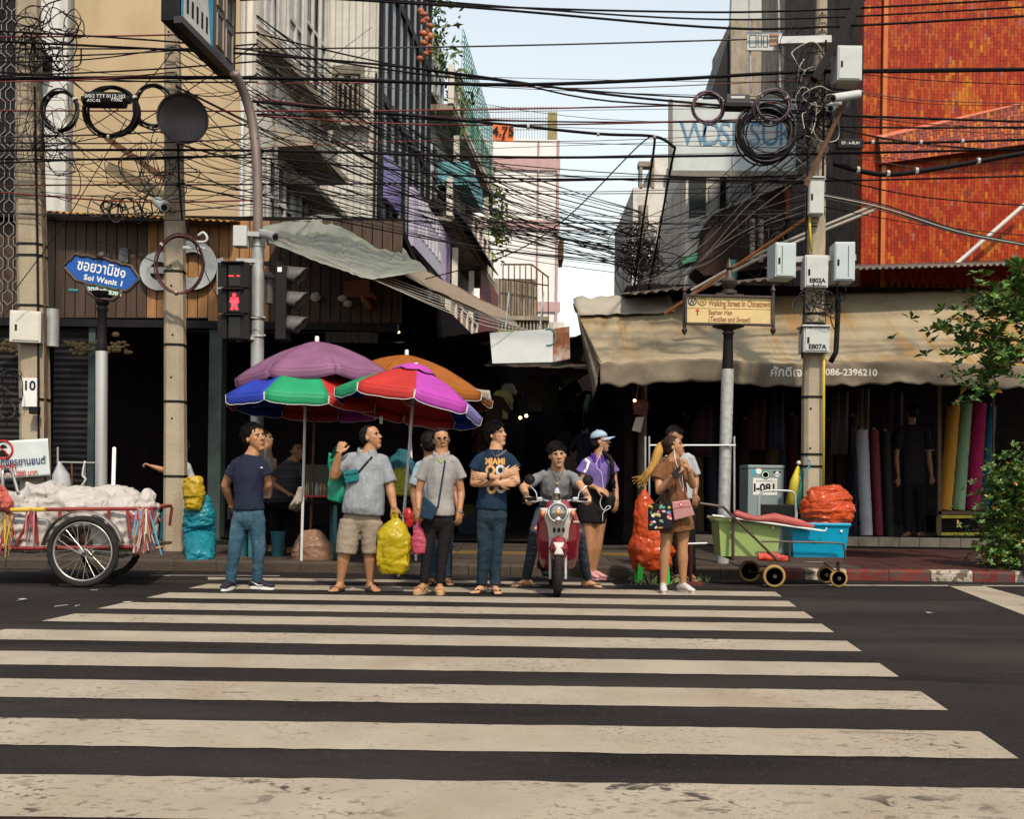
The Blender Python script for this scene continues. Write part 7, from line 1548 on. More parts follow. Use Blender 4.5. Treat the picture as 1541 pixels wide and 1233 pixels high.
MB().tube([j(507, 681, -.12) + V(.034 * math.cos(a), .034 * math.sin(a), .006 * math.cos(a)) for a in np.linspace(0, 6.28, 14)[:-1]], .006, 5, closed=True).build('bracelet', m_plas, h.t)
# ---- 3 woman in glasses, grey polo, black trousers
h = Human('woman in glasses, light grey polo shirt and black trousers', 9.8, SK[0]); j = h.j
h.head((663, 646), (666, 680), (.18, -.98, -.03))
nk = j(664, 688); shL, shR = j(640, 694, .01), j(687, 694, .01); hc = j(660, 776); ch = j(663, 718); hipL, hipR = j(648, 785), j(673, 785)
kL, kR = j(643, 830, -.03), j(667, 830, -.02); aL, aR = gr(j(638, 876, -.02), .10), gr(j(662, 876, -.03), .10)
std_torso(h, hc, ch, nk, .135, .135, .15)
h.arm(shL, j(630, 742, .02), j(630, 766, -.06), (.05, -.1, -1), .8, (.2, 1, 0), .92); h.arm(shR, j(694, 741, .03), j(692, 768, -.04), (-.05, -.05, -1), .6, (-.6, .6, 0), .92, -1)
h.leg(hipL, kL, aL, .8); h.leg(hipR, kR, aR, .8); h.foot(aL, (-.35, -.94), .95, True, .02); h.foot(aR, (.1, -1), .95, True, .02)
h.finish((hc.x, h.Y0, 0)); h.face(); h.hair('tied', seed=7, vol=.97)
m_pol = fabric('polo_grey', (.27, .255, .25)); tee(h, 'polo_shirt', m_pol, j(661, 776), ch, nk, .160, .142, .148, .158, [(shL, j(632, 722, .02)), (shR, j(695, 721, .02))], seed=8.2, slr=.064, amp=.006, hemd=.14)
b3_ = h.cb; collar(h, nk, m_pol, .075, .045); MB().tube(drape(b3_, [(659, 690), (664, 698), (669, 690)], 9.8, .004), .006, 5).build('collar_lining', fabric('lime', (.25, .38, .09)), h.t)
for y in (700, 707): MB().sphere(hit(664, y, b3_, .003), .005, 6, 4).build('button', m_white, h.t)
trousers(h, hipL, hipR, [[hipL, kL.lerp(hipL, .5), kL, kL.lerp(aL, .6), aL], [hipR, kR.lerp(hipR, .5), kR, kR.lerp(aR, .6), aR]], [[.084, .076, .060, .052, .048]] * 2, fabric('black', (.010, .009, .010)), 'trousers', j(660, 770), .15, amp=.006, seed=2)
m_gold = M('sandal_gold', (.42, .27, .13), rough=.4, var=.2); sandal(h, aL, (-.35, -.94), m_gold, .95, kind='two', heel=.02); sandal(h, aR, (.1, -1), m_gold, .95, kind='two', heel=.02)
t_ = thing('eyeglasses', h.hp(0, .4, .02), 'dark rectangular eyeglasses worn by the woman in the grey polo', 'glasses')
for k in (-1, 1):
    c = h.hp(k * .145, .40, .015); w_, z_ = .105 * h.h, .062 * h.h
    MB().tube([c + h.r * w_ * a + h.u * z_ * b for a, b in ((-1, -.7), (-.8, -1), (.8, -1), (1, -.7), (1, .8), (.8, 1), (-.8, 1), (-1, .8))], .0022, 5, closed=True).build('rim', m_plas, t_); MB().tube([c + h.r * k * w_, h.hp(k * .345, .02, .03)], .003, 5).build('temple', m_plas, t_)
MB().tube([h.hp(-.045, .405, .03), h.hp(.045, .405, .03)], .003, 5).build('bridge', m_plas, t_)
t_ = thing('shoulder_bag', j(641, 782, -.15), 'navy crossbody bag hanging at the hip of the woman in glasses', 'bag'); m_nb = fabric('navy_bag', (.018, .035, .06))
mb = MB(); mb.prism([j(637, 747, -.17), j(659, 765, -.2), j(650, 784, -.2), j(631, 779, -.17)], (0, .07, 0)); f_ = fuse(mb, .009, 5); wrinkle(f_, .003, 12, seed=6); f_.build('body', m_nb, t_, smooth=True)
MB().tube(drape(b3_, [(670, 694), (666, 720), (662, 745), (659, 764)], 9.8, .008), [(.004, .010)] * 13, 6, side=(0, -1, 0)).build('strap', m_nb, t_, smooth=True)
MB().tube([j(692, 770, -.04) + V(.028 * math.cos(a), .028 * math.sin(a), 0) for a in np.linspace(0, 6.28, 14)[:-1]], .006, 5, closed=True).build('watch', m_rim, h.t)
# ---- 3b person behind her
h = Human('person in pale blue standing mostly hidden behind the woman in glasses', 10.6, SK[2]); j = h.j; h.vox = .011
h.head((643, 652), (647, 686), (-.3, .95, 0))
nk = j(646, 694); shL, shR = j(630, 700, .05), j(676, 700, .1); hc = j(660, 778); ch = j(654, 722); hipL, hipR = j(650, 788), j(672, 788); kL, kR = j(650, 830), j(672, 830); aL, aR = gr(j(649, 870), .085), gr(j(673, 870), .085)
std_torso(h, hc, ch, nk, .13, .14, .15); h.arm(shL, j(622, 742, .05), j(625, 770, 0), (0, 0, -1), .6, (0, 1, 0), .9); h.arm(shR, j(684, 742, .1), j(690, 768, 0), (0, 0, -1), .6, (0, 1, 0), .9, -1)
h.leg(hipL, kL, aL); h.leg(hipR, kR, aR); h.foot(aL, (-.2, -1)); h.foot(aR, (.3, -1)); h.finish((hc.x, h.Y0, 0)); o_ = h.hair('tied', seed=9)
MB().sphere(h.hp(-.15, -.42, .1), .035, 8, 6).build('hair_bun', m_hair, h.t, smooth=True); MB().tube([h.hp(-.17, -.36, .1) + V(.03 * math.cos(a), 0, .03 * math.sin(a)) for a in np.linspace(0, 6.28, 12)[:-1]], .007, 5, closed=True).build('hair_tie', m_teal, h.t)
tee(h, 'shirt', fabric('pale_blue', (.30, .38, .46)), j(658, 776), ch, nk, .16, .15, .155, .165, [(shL, j(623, 730, .05)), (shR, j(684, 728, .1))], seed=3)
trousers(h, hipL, hipR, [[hipL, kL, aL], [hipR, kR, aR]], [[.09, .068, .06]] * 2, fabric('jeans_dark', (.03, .05, .075)), 'jeans', j(660, 772), .15)
sandal(h, aL, (-.2, -1), sl); sandal(h, aR, (.3, -1), sl)
# ---- 4 young man, navy MIAMI T-shirt, arms crossed
h = Human('young man with crossed arms in a navy printed T-shirt and dark jeans', 9.85, SK[1]); j = h.j
h.head((745, 637), (754, 672), (.82, -.57, -.02))
nk = j(745, 679); shL, shR = j(718, 692, .01), j(770, 692, .01); hc = j(740, 772); ch = j(743, 712); hipL, hipR = j(729, 780), j(751, 780)
kL, kR = j(728, 828, -.03), j(747, 828, -.02); aL, aR = gr(j(725, 875, 0), .085), gr(j(745, 875, -.02), .085)
std_torso(h, hc, ch, nk, .13, .145, .17)
h.arm(shL, j(713, 727, -.02), j(752, 728, -.20), (1, .05, .1), .5, (0, 1, 0), 1.0); h.arm(shR, j(777, 725, -.02), j(733, 717, -.23), (-1, .1, .0), .5, (0, 1, 0), 1.0, -1)
hand(h.mb, j(758, 716, -.2), (.9, -.1, .45), (0, 1, 0), .35, 1.0, -1)
h.leg(hipL, kL, aL, .8); h.leg(hipR, kR, aR, .8); h.foot(aL, (-.45, -.9)); h.foot(aR, (.25, -1))
h.finish((hc.x, h.Y0, 0)); h.face(look=.4); h.hair('short', seed=11, fringe=.5, vol=1.05)
tee(h, 'tshirt', fabric('navy_print', (.012, .026, .052)), j(740, 767), ch, nk, .160, .148, .156, .176, [(shL, j(712, 707, .0)), (shR, j(776, 707, .0))], seed=11.2, slr=.072)
b4_ = h.cb; m_pr = M('print_amber', (.55, .30, .09), rough=.7)
decal(h, text_mb('MIAMI', .082, P(745, 695, 9.6), bold=.004, sx=.86), b4_).build('lettering', m_pr, h.t, recalc=False)
for k_, (x, y) in enumerate(((738, 708), (753, 708), (740, 735), (754, 734))):
    mb = MB()
    for i in range(18):
        a = 2 * math.pi * i / 18; b_a = 2 * math.pi * (i + 1) / 18; q = [P(x + r_ * 7.5 * math.cos(t_2), y + r_ * 8.5 * math.sin(t_2), 9.6) for r_, t_2 in ((.5, a), (1, a), (1, b_a), (.5, b_a))]; mb.add(q, [(0, 1, 2, 3)])
    decal(h, mb, b4_, .003).build('number_print', [m_pr, m_gframe][k_ % 2], h.t, recalc=False)
MB().tube(drape(b4_, [(752, 738), (764, 737)], 9.8, .003), .006, 4).build('print_line', m_pr, h.t)
strap(h, [(747, 688), (754, 684), (762, 678)], fabric('strap_grey', (.10, .10, .10)), .015); MB().tube(drape(b4_, [(739, 679), (745, 688), (752, 678)], 9.85, .004), .003, 4).build('necklace', M('cord_brown', (.12, .07, .04)), h.t)
MB().tube([j(735, 717.5, -.23) + V(0, .036 * math.cos(a), .036 * math.sin(a)) for a in np.linspace(0, 6.28, 16)[:-1]], [(.011, .005)] * 15, 6, closed=True, side=(1, 0, 0)).build('watch', m_plas, h.t)
jd = fabric('jeans_dark_blue', (.014, .028, .042), dirt=.6, dirtcol=(.06, .085, .10), dscale=5, dstretch=(1, 1, .5))
trousers(h, hipL, hipR, [[hipL, kL.lerp(hipL, .5), kL, kL.lerp(aL, .6), aL], [hipR, kR.lerp(hipR, .5), kR, kR.lerp(aR, .6), aR]], [[.083, .076, .064, .058, .056]] * 2, jd, 'jeans', j(740, 764), .15, amp=.008, seed=8, st=(1, 1, 2))
sandal(h, aL, (-.45, -.9), sl); sandal(h, aR, (.25, -1), sl)
# ---- scooter
YS = 9.5
t = thing('motor_scooter', G(839, 902), 'dark red and white scooter with a round chrome-ringed headlight, seen head-on', 'scooter')
m_sred = M('scooter_red', (.20, .012, .022), rough=.18, var=.06, coat=.6, spec=.6); m_swh = M('scooter_white', (.52, .49, .45), rough=.2, var=.04, coat=.5); m_chrome = M('chrome', (.62, .60, .58), rough=.08, metal=1.0, var=.05)
sj = lambda x, y, dy=0.0: P(x, y, YS + dy)
wr = .235; wcz = wr; wx = sj(840, 880).x
w_ = MB().tube([(wx, YS + .17 + (wr - .035) * math.cos(a), wcz + (wr - .035) * math.sin(a)) for a in np.linspace(0, 6.283, 41)[:-1]], .038, 12, closed=True).build('front_wheel', m_tyre, t, smooth=True)
for k in range(30):
    a = k / 30 * 6.283
    for q in (-1, 1): MB().bar((wx, YS + .17 + (wr + .001) * math.cos(a), wcz + (wr + .001) * math.sin(a)), (wx + q * .022, YS + .17 + (wr - .004) * math.cos(a + .06), wcz + (wr - .004) * math.sin(a + .06)), .005).build('tread_groove', m_black, w_)
MB().lathe([(.14, -.02), (.14, .02), (.05, .03), (.05, -.03)], (wx, YS + .17, wcz), 20, axis=(1, 0, 0)).build('rim', m_galv, w_, smooth='auto')
MB().tube([(wx, YS + 1.35 + (wr - .035) * math.cos(a), wcz + (wr - .035) * math.sin(a)) for a in np.linspace(0, 6.283, 41)[:-1]], .042, 10, closed=True).build('rear_wheel', m_tyre, t, smooth=True)
for q, px in ((-1, 828), (1, 851)): MB().tube([P(px, 872, YS + .18), P(px, 812, YS + .26)], .015, 10).build('fork_leg', m_galv, t, smooth='auto')
def shell(mb, rings, mat, name, vox=.009, sm=4, par=t):
    f = MB(); f.tube([r_[0] for r_ in rings], [r_[1] for r_ in rings], 20, side=(1, 0, 0), round_end=True); g_ = fuse(f, vox, sm); return g_.build(name, mat, par, smooth=True)
shell(None, [(sj(841, 833, .17), (.08, .10)), (sj(841, 827, .15), (.098, .14)), (sj(841, 822, .18), (.085, .12))], m_sred, 'front_fender')
MB().grid(lambda s, v: sj(841, 835, .04) .lerp(sj(841, 817, .03), v) + V((s - .5) * (.05 + .05 * abs(v - .45) * 2), .012 * (2 * (s - .5)) ** 2 - .03 + .05 * v * v, 0), 8, 8).build('fender_stripe', m_swh, t, smooth=True, thick=.008)
shell(None, [(sj(840, 852, .55), (.175, .05)), (sj(840, 838, .46), (.205, .07)), (sj(840, 810, .36), (.22, .085)), (sj(840, 785, .30), (.21, .09)), (sj(840, 770, .28), (.175, .09)), (sj(840, 761, .27), (.12, .08))], m_sred, 'leg_shield')
mb = MB(); vq = [(812, 765), (867, 766), (855, 813), (826, 813)]
bvs = None
dg_ = bpy.data.objects[[o.name for o in t.children if o.name.startswith('leg_shield')][0]]
bvs = BVHTree.FromPolygons([tuple(v.co + ORIG[t.name]) for v in dg_.data.vertices], [tuple(p.vertices) for p in dg_.data.polygons])
def wp(s, v): 
    a = (vq[0][0] + (vq[1][0] - vq[0][0]) * s, vq[0][1] + (vq[1][1] - vq[0][1]) * s); b = (vq[3][0] + (vq[2][0] - vq[3][0]) * s, vq[3][1] + (vq[2][1] - vq[3][1]) * s); e = .5 + (v - .5) * 1.0
    x, y = a[0] + (b[0] - a[0]) * v + (s - .5) * -7 * math.sin(v * math.pi), a[1] + (b[1] - a[1]) * v; return hit(x, y, bvs, .014, YS + .25)
MB().grid(wp, 14, 14).build('front_panel', m_swh, t, smooth=True, thick=.012)
for x in (834, 841, 848): MB().sphere(hit(x, 798, bvs, .03, YS + .25), (.013, .006, .026), 10, 6).build('vent_slot', m_black, t, smooth=True)
hl = sj(839.5, 772, .12); MB().lathe([(.094, -.06), (.104, 0), (.100, .022), (.084, .026), (.080, .01)], hl, 30, axis=(0, -1, .12)).build('headlight_ring', m_chrome, t, smooth=True)
MB().lathe([(.082, .005), (.070, .035), (.04, .052), (.0, .056)], hl, 26, axis=(0, -1, .12)).build('headlight_lens', M('headlight_glass', (.30, .29, .28), rough=.05, metal=.7, var=.3, scale=14), t, smooth=True)
MB().lathe([(.03, .054), (.03, .06), (0, .062)], hl + V(0, 0, .0), 14, axis=(0, -1, .12)).build('headlight_bulb', M('bulb_amber', (.45, .22, .10), rough=.1), t, smooth=True)
MB().sphere(sj(840, 783, .05), (.035, .02, .035), 12, 8).build('lower_lamp', m_chrome, t, smooth=True)
for x in (817, 862): MB().sphere(sj(x, 773, .18), (.025, .03, .034), 12, 8).build('turn_signal', M('signal_lens', (.55, .20, .10), rough=.15), t, smooth=True)
shell(None, [(sj(838, 762, .25), (.08, .07)), (sj(838, 752, .24), (.05, .05)), (sj(838, 741, .22), (.04, .042)), (sj(838, 737, .22), (.032, .034))], m_chrome, 'instrument_dome')
hb = smoothpath([sj(787, 752, .42), sj(806, 751, .34), sj(822, 754, .28), sj(838, 757, .26), sj(856, 754, .28), sj(870, 752, .34), sj(889, 753, .42)], 5)
MB().tube(hb, .013, 10).build('handlebar', m_chrome, t, smooth=True)
for a, b in ((0, 7), (len(hb) - 8, len(hb) - 1)): MB().tube(hb[a:b + 1], .018, 10).build('grip', m_plas, t, smooth=True)
for x0, x1, y0, y1 in ((786, 810, 757, 755), (891, 868, 757, 755)): MB().tube(smoothpath([sj(x1, y1, .24), sj((x0 + x1) / 2, y1 + .5, .26), sj(x0, y0, .34)], 4), .007, 7).build('brake_lever', m_chrome, t, smooth=True)
for x in (812, 866): MB().box(sj(x, 752, .28), (.06, .05, .045)).build('switch_housing', m_galv, t, bevel=.01)
for k_, (mx_, my_, bx, by) in enumerate(((797, 722, 808, 750), (885, 723, 870, 750))):
    mm = MB().lathe([(.052, -.012), (.055, 0), (.052, .014), (.0, .02)], sj(mx_, my_, .36), 18, axis=(.12 * (1 if k_ else -1), -1, .35)).build('mirror', m_horn, t, smooth=True)
    MB().lathe([(.046, -.0125), (.0, -.014)], sj(mx_, my_, .36), 18, axis=(.12 * (1 if k_ else -1), -1, .35)).build('mirror_glass', M('mirror_glass', (.35, .35, .36), rough=.1, metal=.9), mm)
    MB().tube(smoothpath([sj(bx, by, .3), sj(bx + (mx_ - bx) * .15, by - 9, .31), sj(bx + (mx_ - bx) * .85, by - 18, .34), sj(mx_, my_ + 4, .36)], 4), .007, 7).build('mirror_stalk', m_chrome, t, smooth=True)
MB().bbox((wx - .14, YS + .5, .16), (wx + .14, YS + .95, .22)).build('floorboard', m_plas, t, bevel=.02)
shell(None, [(sj(840, 850, 1.0) , (.13, .10)), (V(wx, YS + 1.25, .45), (.17, .14)), (V(wx, YS + 1.6, .55), (.12, .1))], m_sred, 'rear_body')
shell(None, [(V(wx, YS + .85, .70), (.12, .05)), (V(wx, YS + 1.2, .72), (.15, .06)), (V(wx, YS + 1.55, .75), (.11, .05))], m_plas, 'seat')
mb = MB(); mb.tube([sj(818, 838, .58), sj(815, 852, .6)], .05, 10, round_end=True); mb.build('engine_cover', m_plas, t, smooth=True)
MB().tube([hit(863 + i * 1.6, 785 + (i % 2) * 1.6, bvs, .006, YS + .3) for i in range(6)], .007, 5).build('side_badge', m_gframe, t)
# ---- 5 rider
h = Human('young man in a grey V-neck T-shirt astride the scooter, gripping its handlebars', 10.35, SK[1]); j = h.j
h.head((838, 669), (841, 704), (.14, -.99, -.10), dy=-.1)
nk = j(838, 708, -.02); shL, shR = j(806, 718, .0), j(866, 718, .0); hc = V(wx, 10.62, .84); ch = j(837, 737, .07); hipL, hipR = V(wx - .12, 10.6, .80), V(wx + .12, 10.6, .80)
kL, kR = P(806, 800, 10.15), P(871, 803, 10.15); aL, aR = gr(G(792, 884), .085), gr(G(884, 885), .085)
std_torso(h, hc, ch, nk, .135, .15, .19)
h.arm(shL, j(787, 734, -.18), P(793, 748, 9.98), (.25, -1, -.25), 1.5, (0, -.2, -1), 1.0, -1); h.arm(shR, j(875, 733, -.18), P(885, 748, 9.98), (-.15, -1, -.25), 1.5, (0, -.2, -1), 1.0, 1)
h.leg(hipL, kL, aL, .8); h.leg(hipR, kR, aR, .8); h.foot(aL, (-.75, -.65)); h.foot(aR, (.80, -.6))
h.finish((wx, h.Y0, 0)); h.face(); h.hair('short', seed=15, fringe=.6, vol=1.05)
tee(h, 'tshirt', fabric('heather_grey', (.18, .185, .195)), hc, ch, nk, .168, .165, .175, .20, [(shL, j(794, 729, -.09)), (shR, j(872, 729, -.09))], seed=17.1, slr=.07, amp=.009)
b5_ = h.cb; MB().tube(drape(b5_, [(829, 706), (834, 716), (839, 727), (844, 716), (849, 706)], 10.3, .003), .003, 4).build('neck_cord', M('cord_brown', (.12, .07, .04)), h.t); MB().sphere(hit(839, 728, b5_, .008), (.012, .006, .014), 8, 6).build('pendant', m_gold, h.t, smooth=True)
trousers(h, hipL, hipR, [[hipL, hipL.lerp(kL, .5), kL, kL.lerp(aL, .6), aL + V(0, 0, .02)], [hipR, hipR.lerp(kR, .5), kR, kR.lerp(aR, .6), aR + V(0, 0, .02)]], [[.086, .080, .068, .058, .052]] * 2, fabric('slate_jeans', (.045, .055, .075)), 'jeans', hc + V(0, 0, .06), .15, amp=.009, seed=9, st=(1, 1, 2))
sandal(h, aL, (-.75, -.65), M('sandal_brown', (.05, .035, .028), rough=.6), 1.05); sandal(h, aR, (.80, -.6), MATS['sandal_brown'], 1.05)
# ---- 6 girl in purple polo and cap
h = Human('young woman in a purple sports polo, black skirt and pale blue cap', 11.5, SK[0]); j = h.j
h.head((903, 650), (909, 681), (.97, -.22, -.04))
nk = j(900, 690); shL, shR = j(879, 696, .0), j(921, 698, .03); hc = j(893, 755); ch = j(899, 712); hipL, hipR = j(884, 768), j(904, 768)
kL, kR = j(887, 815, -.03), j(900, 813, .0); aL, aR = gr(j(886, 858, 0), .09), gr(j(893, 858, .04), .09)
std_torso(h, hc, ch, nk, .14, .13, .15)
h.arm(shL, j(877, 727, -.02), j(898, 735, -.18), (.9, -.1, -.35), .4, (0, .6, -.6), .95); h.arm(shR, j(925, 730, .0), j(928, 752, -.08), (-.05, -.1, -1), .5, (-.6, .5, 0), .95, -1)
h.leg(hipL, kL, aL, 1.08); h.leg(hipR, kR, aR, 1.08); h.foot(aL, (.5, -.8), .9, False); h.foot(aR, (.75, -.6), .9, False)
h.finish((hc.x, h.Y0, 0)); h.face(); h.hair('cap', seed=19, vol=.97)
m_pu = fabric('purple', (.15, .10, .30)); tee(h, 'polo_shirt', m_pu, j(895, 738), ch, nk, .155, .148, .158, .165, [(shL, j(874, 712, .0)), (shR, j(925, 712, .03))], seed=21, slr=.074)
b6_ = h.cb; collar(h, nk, fabric('deep_violet', (.07, .03, .22)), .076, .05)
for q in (((880, 691), (886, 696), (884, 706), (879, 712)), ((914, 692), (919, 697), (923, 706))): MB().tube(drape(b6_, list(q), 11.5, .003), [(.004, .022)] * ((len(q) - 1) * 4 + 1), 6, side=(0, -1, 0)).build('shoulder_panel', m_white, h.t, smooth=True)
MB().tube(drape(b6_, [(902, 692), (902, 705)], 11.5, .004), [(.004, .012)] * 5, 6, side=(0, -1, 0)).build('placket', MATS['cloth_deep_violet'], h.t)
mb = MB(); mb.tube([j(896, 727), j(893, 745), j(891, 770), j(890, 787)], [(.150, .115), (.168, .125), (.175, .13), (.165, .12)], 18, side=(1, 0, 0)); h.garment(mb, 'skirt', fabric('skirt_black', (.012, .010, .012)), .011, 4, .005, 7, seed=3)
t_ = thing('baseball_cap', h.hp(0, 0, .3), 'pale blue baseball cap worn by the woman in purple', 'cap'); m_cap = fabric('cap_blue', (.27, .36, .45))
mb = MB(); mb.sphere(h.hp(0, -.06, .24), (.375 * h.h, .425 * h.h, .35 * h.h), 20, 12, h.hrot); cr = [f for f in mb.f]; keep = MB(); keep.v = mb.v; lim = h.hp(0, 0, .17)
for f in mb.f:
    if all((mb.v[i] - lim).dot(h.u) > 0 for i in f): keep.f.append(f); keep.m.append(0); keep.col.append(None)
keep.build('crown', m_cap, t_, smooth=True, thick=.006)
MB().grid(lambda s, v: h.hp((s - .5) * .70 * (1 - .25 * v), .30 + .42 * v - .35 * (2 * (s - .5)) ** 2 * (.55 + .3 * v), .18 - .05 * v - .10 * (2 * (s - .5)) ** 2), 12, 6).build('brim', m_cap, t_, smooth=True, thick=.006)
MB().sphere(h.hp(0, -.06, .60), .010, 8, 6).build('button', m_cap, t_)
MB().tube([h.hp(.0, .25, .46), h.hp(.06, .25, .50), h.hp(.1, .21, .46)], .006, 5).build('emblem', m_bink, t_)
MB().tube(smoothpath([h.hp(.1, -.3, -.1), j(918, 690, -.08), j(921, 705, -.14), j(922, 722, -.12), j(924, 735, -.1)], 5), [.028 + .005 * math.sin(i * 1.6) for i in range(21)], 8).build('braid', m_hair, h.t, smooth=True)
m_ps = M('shoe_pink', (.50, .24, .26), rough=.6, var=.1); shoe(h, aL, (.5, -.8), m_ps, m_ps, .92); shoe(h, aR, (.75, -.6), m_ps, m_ps, .92)
MB().tube(smoothpath([h.hp(.345, .0, -.05), h.hp(.34, .02, -.4), j(897, 700, -.14), j(905, 712, -.15), j(908, 735, -.16)], 4), .0025, 4).build('earphone_cord', m_white, h.t)
t_ = thing('waist_pouch', j(915, 762, -.12), 'small black pouch with a trailing white cable held by the woman in purple', 'bag')
mb = MB(); mb.sphere(j(918, 752, -.15), (.06, .035, .085), 14, 10); wrinkle(mb, .006, 14, seed=2); mb.build('pouch', m_plas, t_, smooth=True); MB().tube(smoothpath([j(907, 745, -.17), j(903, 757, -.18), j(908, 768, -.18), j(914, 762, -.18), j(919, 764, -.18), j(908, 772, -.18), j(907, 785, -.17)], 5), .004, 5).build('cable', m_white, t_, smooth=True)
# ---- 7 woman in brown dress with ponytail
h = Human('woman in a short brown shirt dress with a long golden ponytail, holding a phone', 10.15, SK[0]); j = h.j
h.head((1012, 657), (1022, 688), (.93, -.36, -.03))
nk = j(1010, 697); shL, shR = j(991, 705, -.02), j(1030, 704, .05); hc = j(1016, 775); ch = j(1011, 722); hipL, hipR = j(1006, 785), j(1028, 785)
kL, kR = j(1001, 826, -.02), j(1027, 826, .0); aL, aR = gr(j(998, 877, 0), .09), gr(j(1028, 876, .02), .09)
std_torso(h, hc, ch, nk, .14, .13, .14)
h.arm(shL, j(992, 740, -.12), j(1012, 718, -.26), (.8, -.2, .35), .9, (0, .3, .8), .92); h.arm(shR, j(1043, 731, -.06), j(1036, 706, -.18), (-.35, -.1, .9), 1.2, (-.7, .3, .1), .92, -1)
h.leg(hipL, kL, aL, .98); h.leg(hipR, kR, aR, .98); h.foot(aL, (-.1, -1), .92, False); h.foot(aR, (.5, -.85), .92, False)
h.finish((hc.x, h.Y0, 0)); h.face(); h.hair('tied', M('hair_brown', (.022, .011, .006), spec=.25, rough=.5, var=.3, stretch=(30, 30, 4), scale=10), seed=23, vol=.99)
m_br = fabric('brown_dress', (.155, .070, .032)); tee(h, 'dress', m_br, j(1019, 800), ch, nk, .185, .140, .150, .155, [(shL, j(988, 722, -.06)), (shR, j(1038, 720, .02))], seed=25, slr=.075, amp=.009, hemd=.155, dep=.12)
b7_ = h.cb; collar(h, nk, m_br, .075, .05); MB().tube(drape(b7_, [(1014, 703), (1018, 740), (1022, 775), (1026, 798)], 10.1, .003), .004, 5).build('placket', fabric('dress_seam', (.12, .055, .028)), h.t); MB().tube(drape(b7_, [(999, 752), (1014, 755), (1034, 752)], 10.1, .004), [(.004, .014)] * 9, 6, side=(0, -1, 0)).build('waist_tie', MATS['cloth_dress_seam'], h.t)
for y in (715, 728, 741, 765, 780): MB().sphere(hit(1016 + (y - 705) * .1, y, b7_, .004), .006, 6, 4).build('button', m_gold, h.t)
pt = smoothpath([h.hp(-.02, -.42, .32), h.hp(-.05, -.62, .22), j(991, 680, .02), j(984, 700, .0), j(975, 712, -.02), j(968, 721, -.02)], 6); m_gh = M('hair_golden', (.42, .22, .045), rough=.4, var=.3, stretch=(40, 40, 5), scale=10, bump=.4, bscale=60)
MB().tube(pt, list(np.interp(range(len(pt)), [0, 6, 14, 24, len(pt) - 1], [.028, .045, .050, .035, .008])), 12, round_end=True).build('ponytail', m_gh, h.t, smooth=True)
rg = random.Random(6); mb = MB()
for i in range(70):
    o_ = V(rg.gauss(0, .028), rg.gauss(0, .028), rg.gauss(0, .015)); mb.tube([p + o_ * (.5 + 1.1 * k / len(pt)) for k, p in enumerate(pt[::4] + [pt[-1] + V(rg.gauss(-.02, .03), 0, rg.gauss(-.03, .03))])], .004, 4)
k_ = mb.build('loose_strands', m_gh, h.t); k_['kind'] = 'stuff'
MB().tube([h.hp(-.02, -.45, .31) + h.u * .034 * math.cos(a) + h.r * .034 * math.sin(a) for a in np.linspace(0, 6.28, 14)[:-1]], .010, 6, closed=True).build('hair_tie', m_plas, h.t)
m_ws = M('shoe_white', (.46, .45, .44), rough=.5, var=.08); shoe(h, aL, (-.1, -1), m_ws, m_ws, .85); shoe(h, aR, (.5, -.85), m_ws, m_ws, .85)
o = MB().box(j(1020, 711, -.30), (.075, .02, .14), Matrix.Rotation(.9, 3, 'Y') @ Matrix.Rotation(-.5, 3, 'X')).build('phone', m_plas, bevel=.006); tag(o, 'phone held up by the woman in the brown dress', 'phone')
MB().tube(smoothpath([h.hp(.34, .02, -.08), j(1018, 698, -.17), j(1026, 715, -.22), j(1028, 740, -.20), j(1022, 720, -.28)], 5), .0028, 4).build('earphone_cord', m_white, h.t)
t_ = thing('tote_bag', j(994, 799, -.2), 'black tote bag printed with bright candy-coloured shapes', 'bag'); m_tb = fabric('tote_black', (.012, .012, .015))
q = [j(977, 759, -.2), j(1011, 757, -.23), j(1013, 798, -.23), j(976, 799, -.2)]; mb = MB(); mb.prism(q, (0, .06, 0)); f_ = fuse(mb, .009, 4); wrinkle(f_, .004, 9, seed=3); f_.build('body', m_tb, t_, smooth=True); bt = bvh_of(f_)
rg = random.Random(12); cands = [(.5, .2, .02), (.5, .05, .12), (.05, .35, .35), (.45, .40, .05), (.10, .30, .08), (.55, .30, .30), (.6, .6, .6), (.1, .25, .5)]
for i in range(24):
    x, y = rg.uniform(979, 1010), rg.uniform(762, 796); a = rg.uniform(0, 6.28); r1_, r2_ = rg.uniform(2, 4.5), rg.uniform(1.2, 2.6); mb = MB(); pts = [P(x + r1_ * math.cos(u_) * math.cos(a) - r2_ * math.sin(u_) * math.sin(a), y + r1_ * math.cos(u_) * math.sin(a) + r2_ * math.sin(u_) * math.cos(a), 9.5) for u_ in np.linspace(0, 6.28, 11)[:-1]]
    mb.add(pts, [tuple(range(10))]); decal(h, mb, bt, .002 + i * .0002).build('printed_shape', M('candy_%d' % (i % 8), cands[i % 8], rough=.6), t_, recalc=False)
for x0, x1 in ((983, 996), (992, 1003)): MB().tube(smoothpath([j(x0, 760, -.21), j(994, 748, -.2), j(1004, 736, -.16), j(x1 + 4, 752, -.2), j(x1 + 8, 760, -.22)], 4), [(.004, .010)] * 17, 6).build('handle', m_tb, t_, smooth=True)
t_ = thing('handbag', j(1028, 785, -.22), 'dusty pink handbag with a red emblem on the front', 'bag'); m_hb = M('leather_pink', (.36, .17, .16), rough=.45, var=.08, bump=.1)
q = [j(1011, 756, -.24), j(1038, 752, -.22), j(1046, 776, -.22), j(1015, 784, -.24)]; mb = MB(); mb.prism(q, (0, .07, 0)); f_ = fuse(mb, .008, 4); f_.build('body', m_hb, t_, smooth=True); bt = bvh_of(f_)
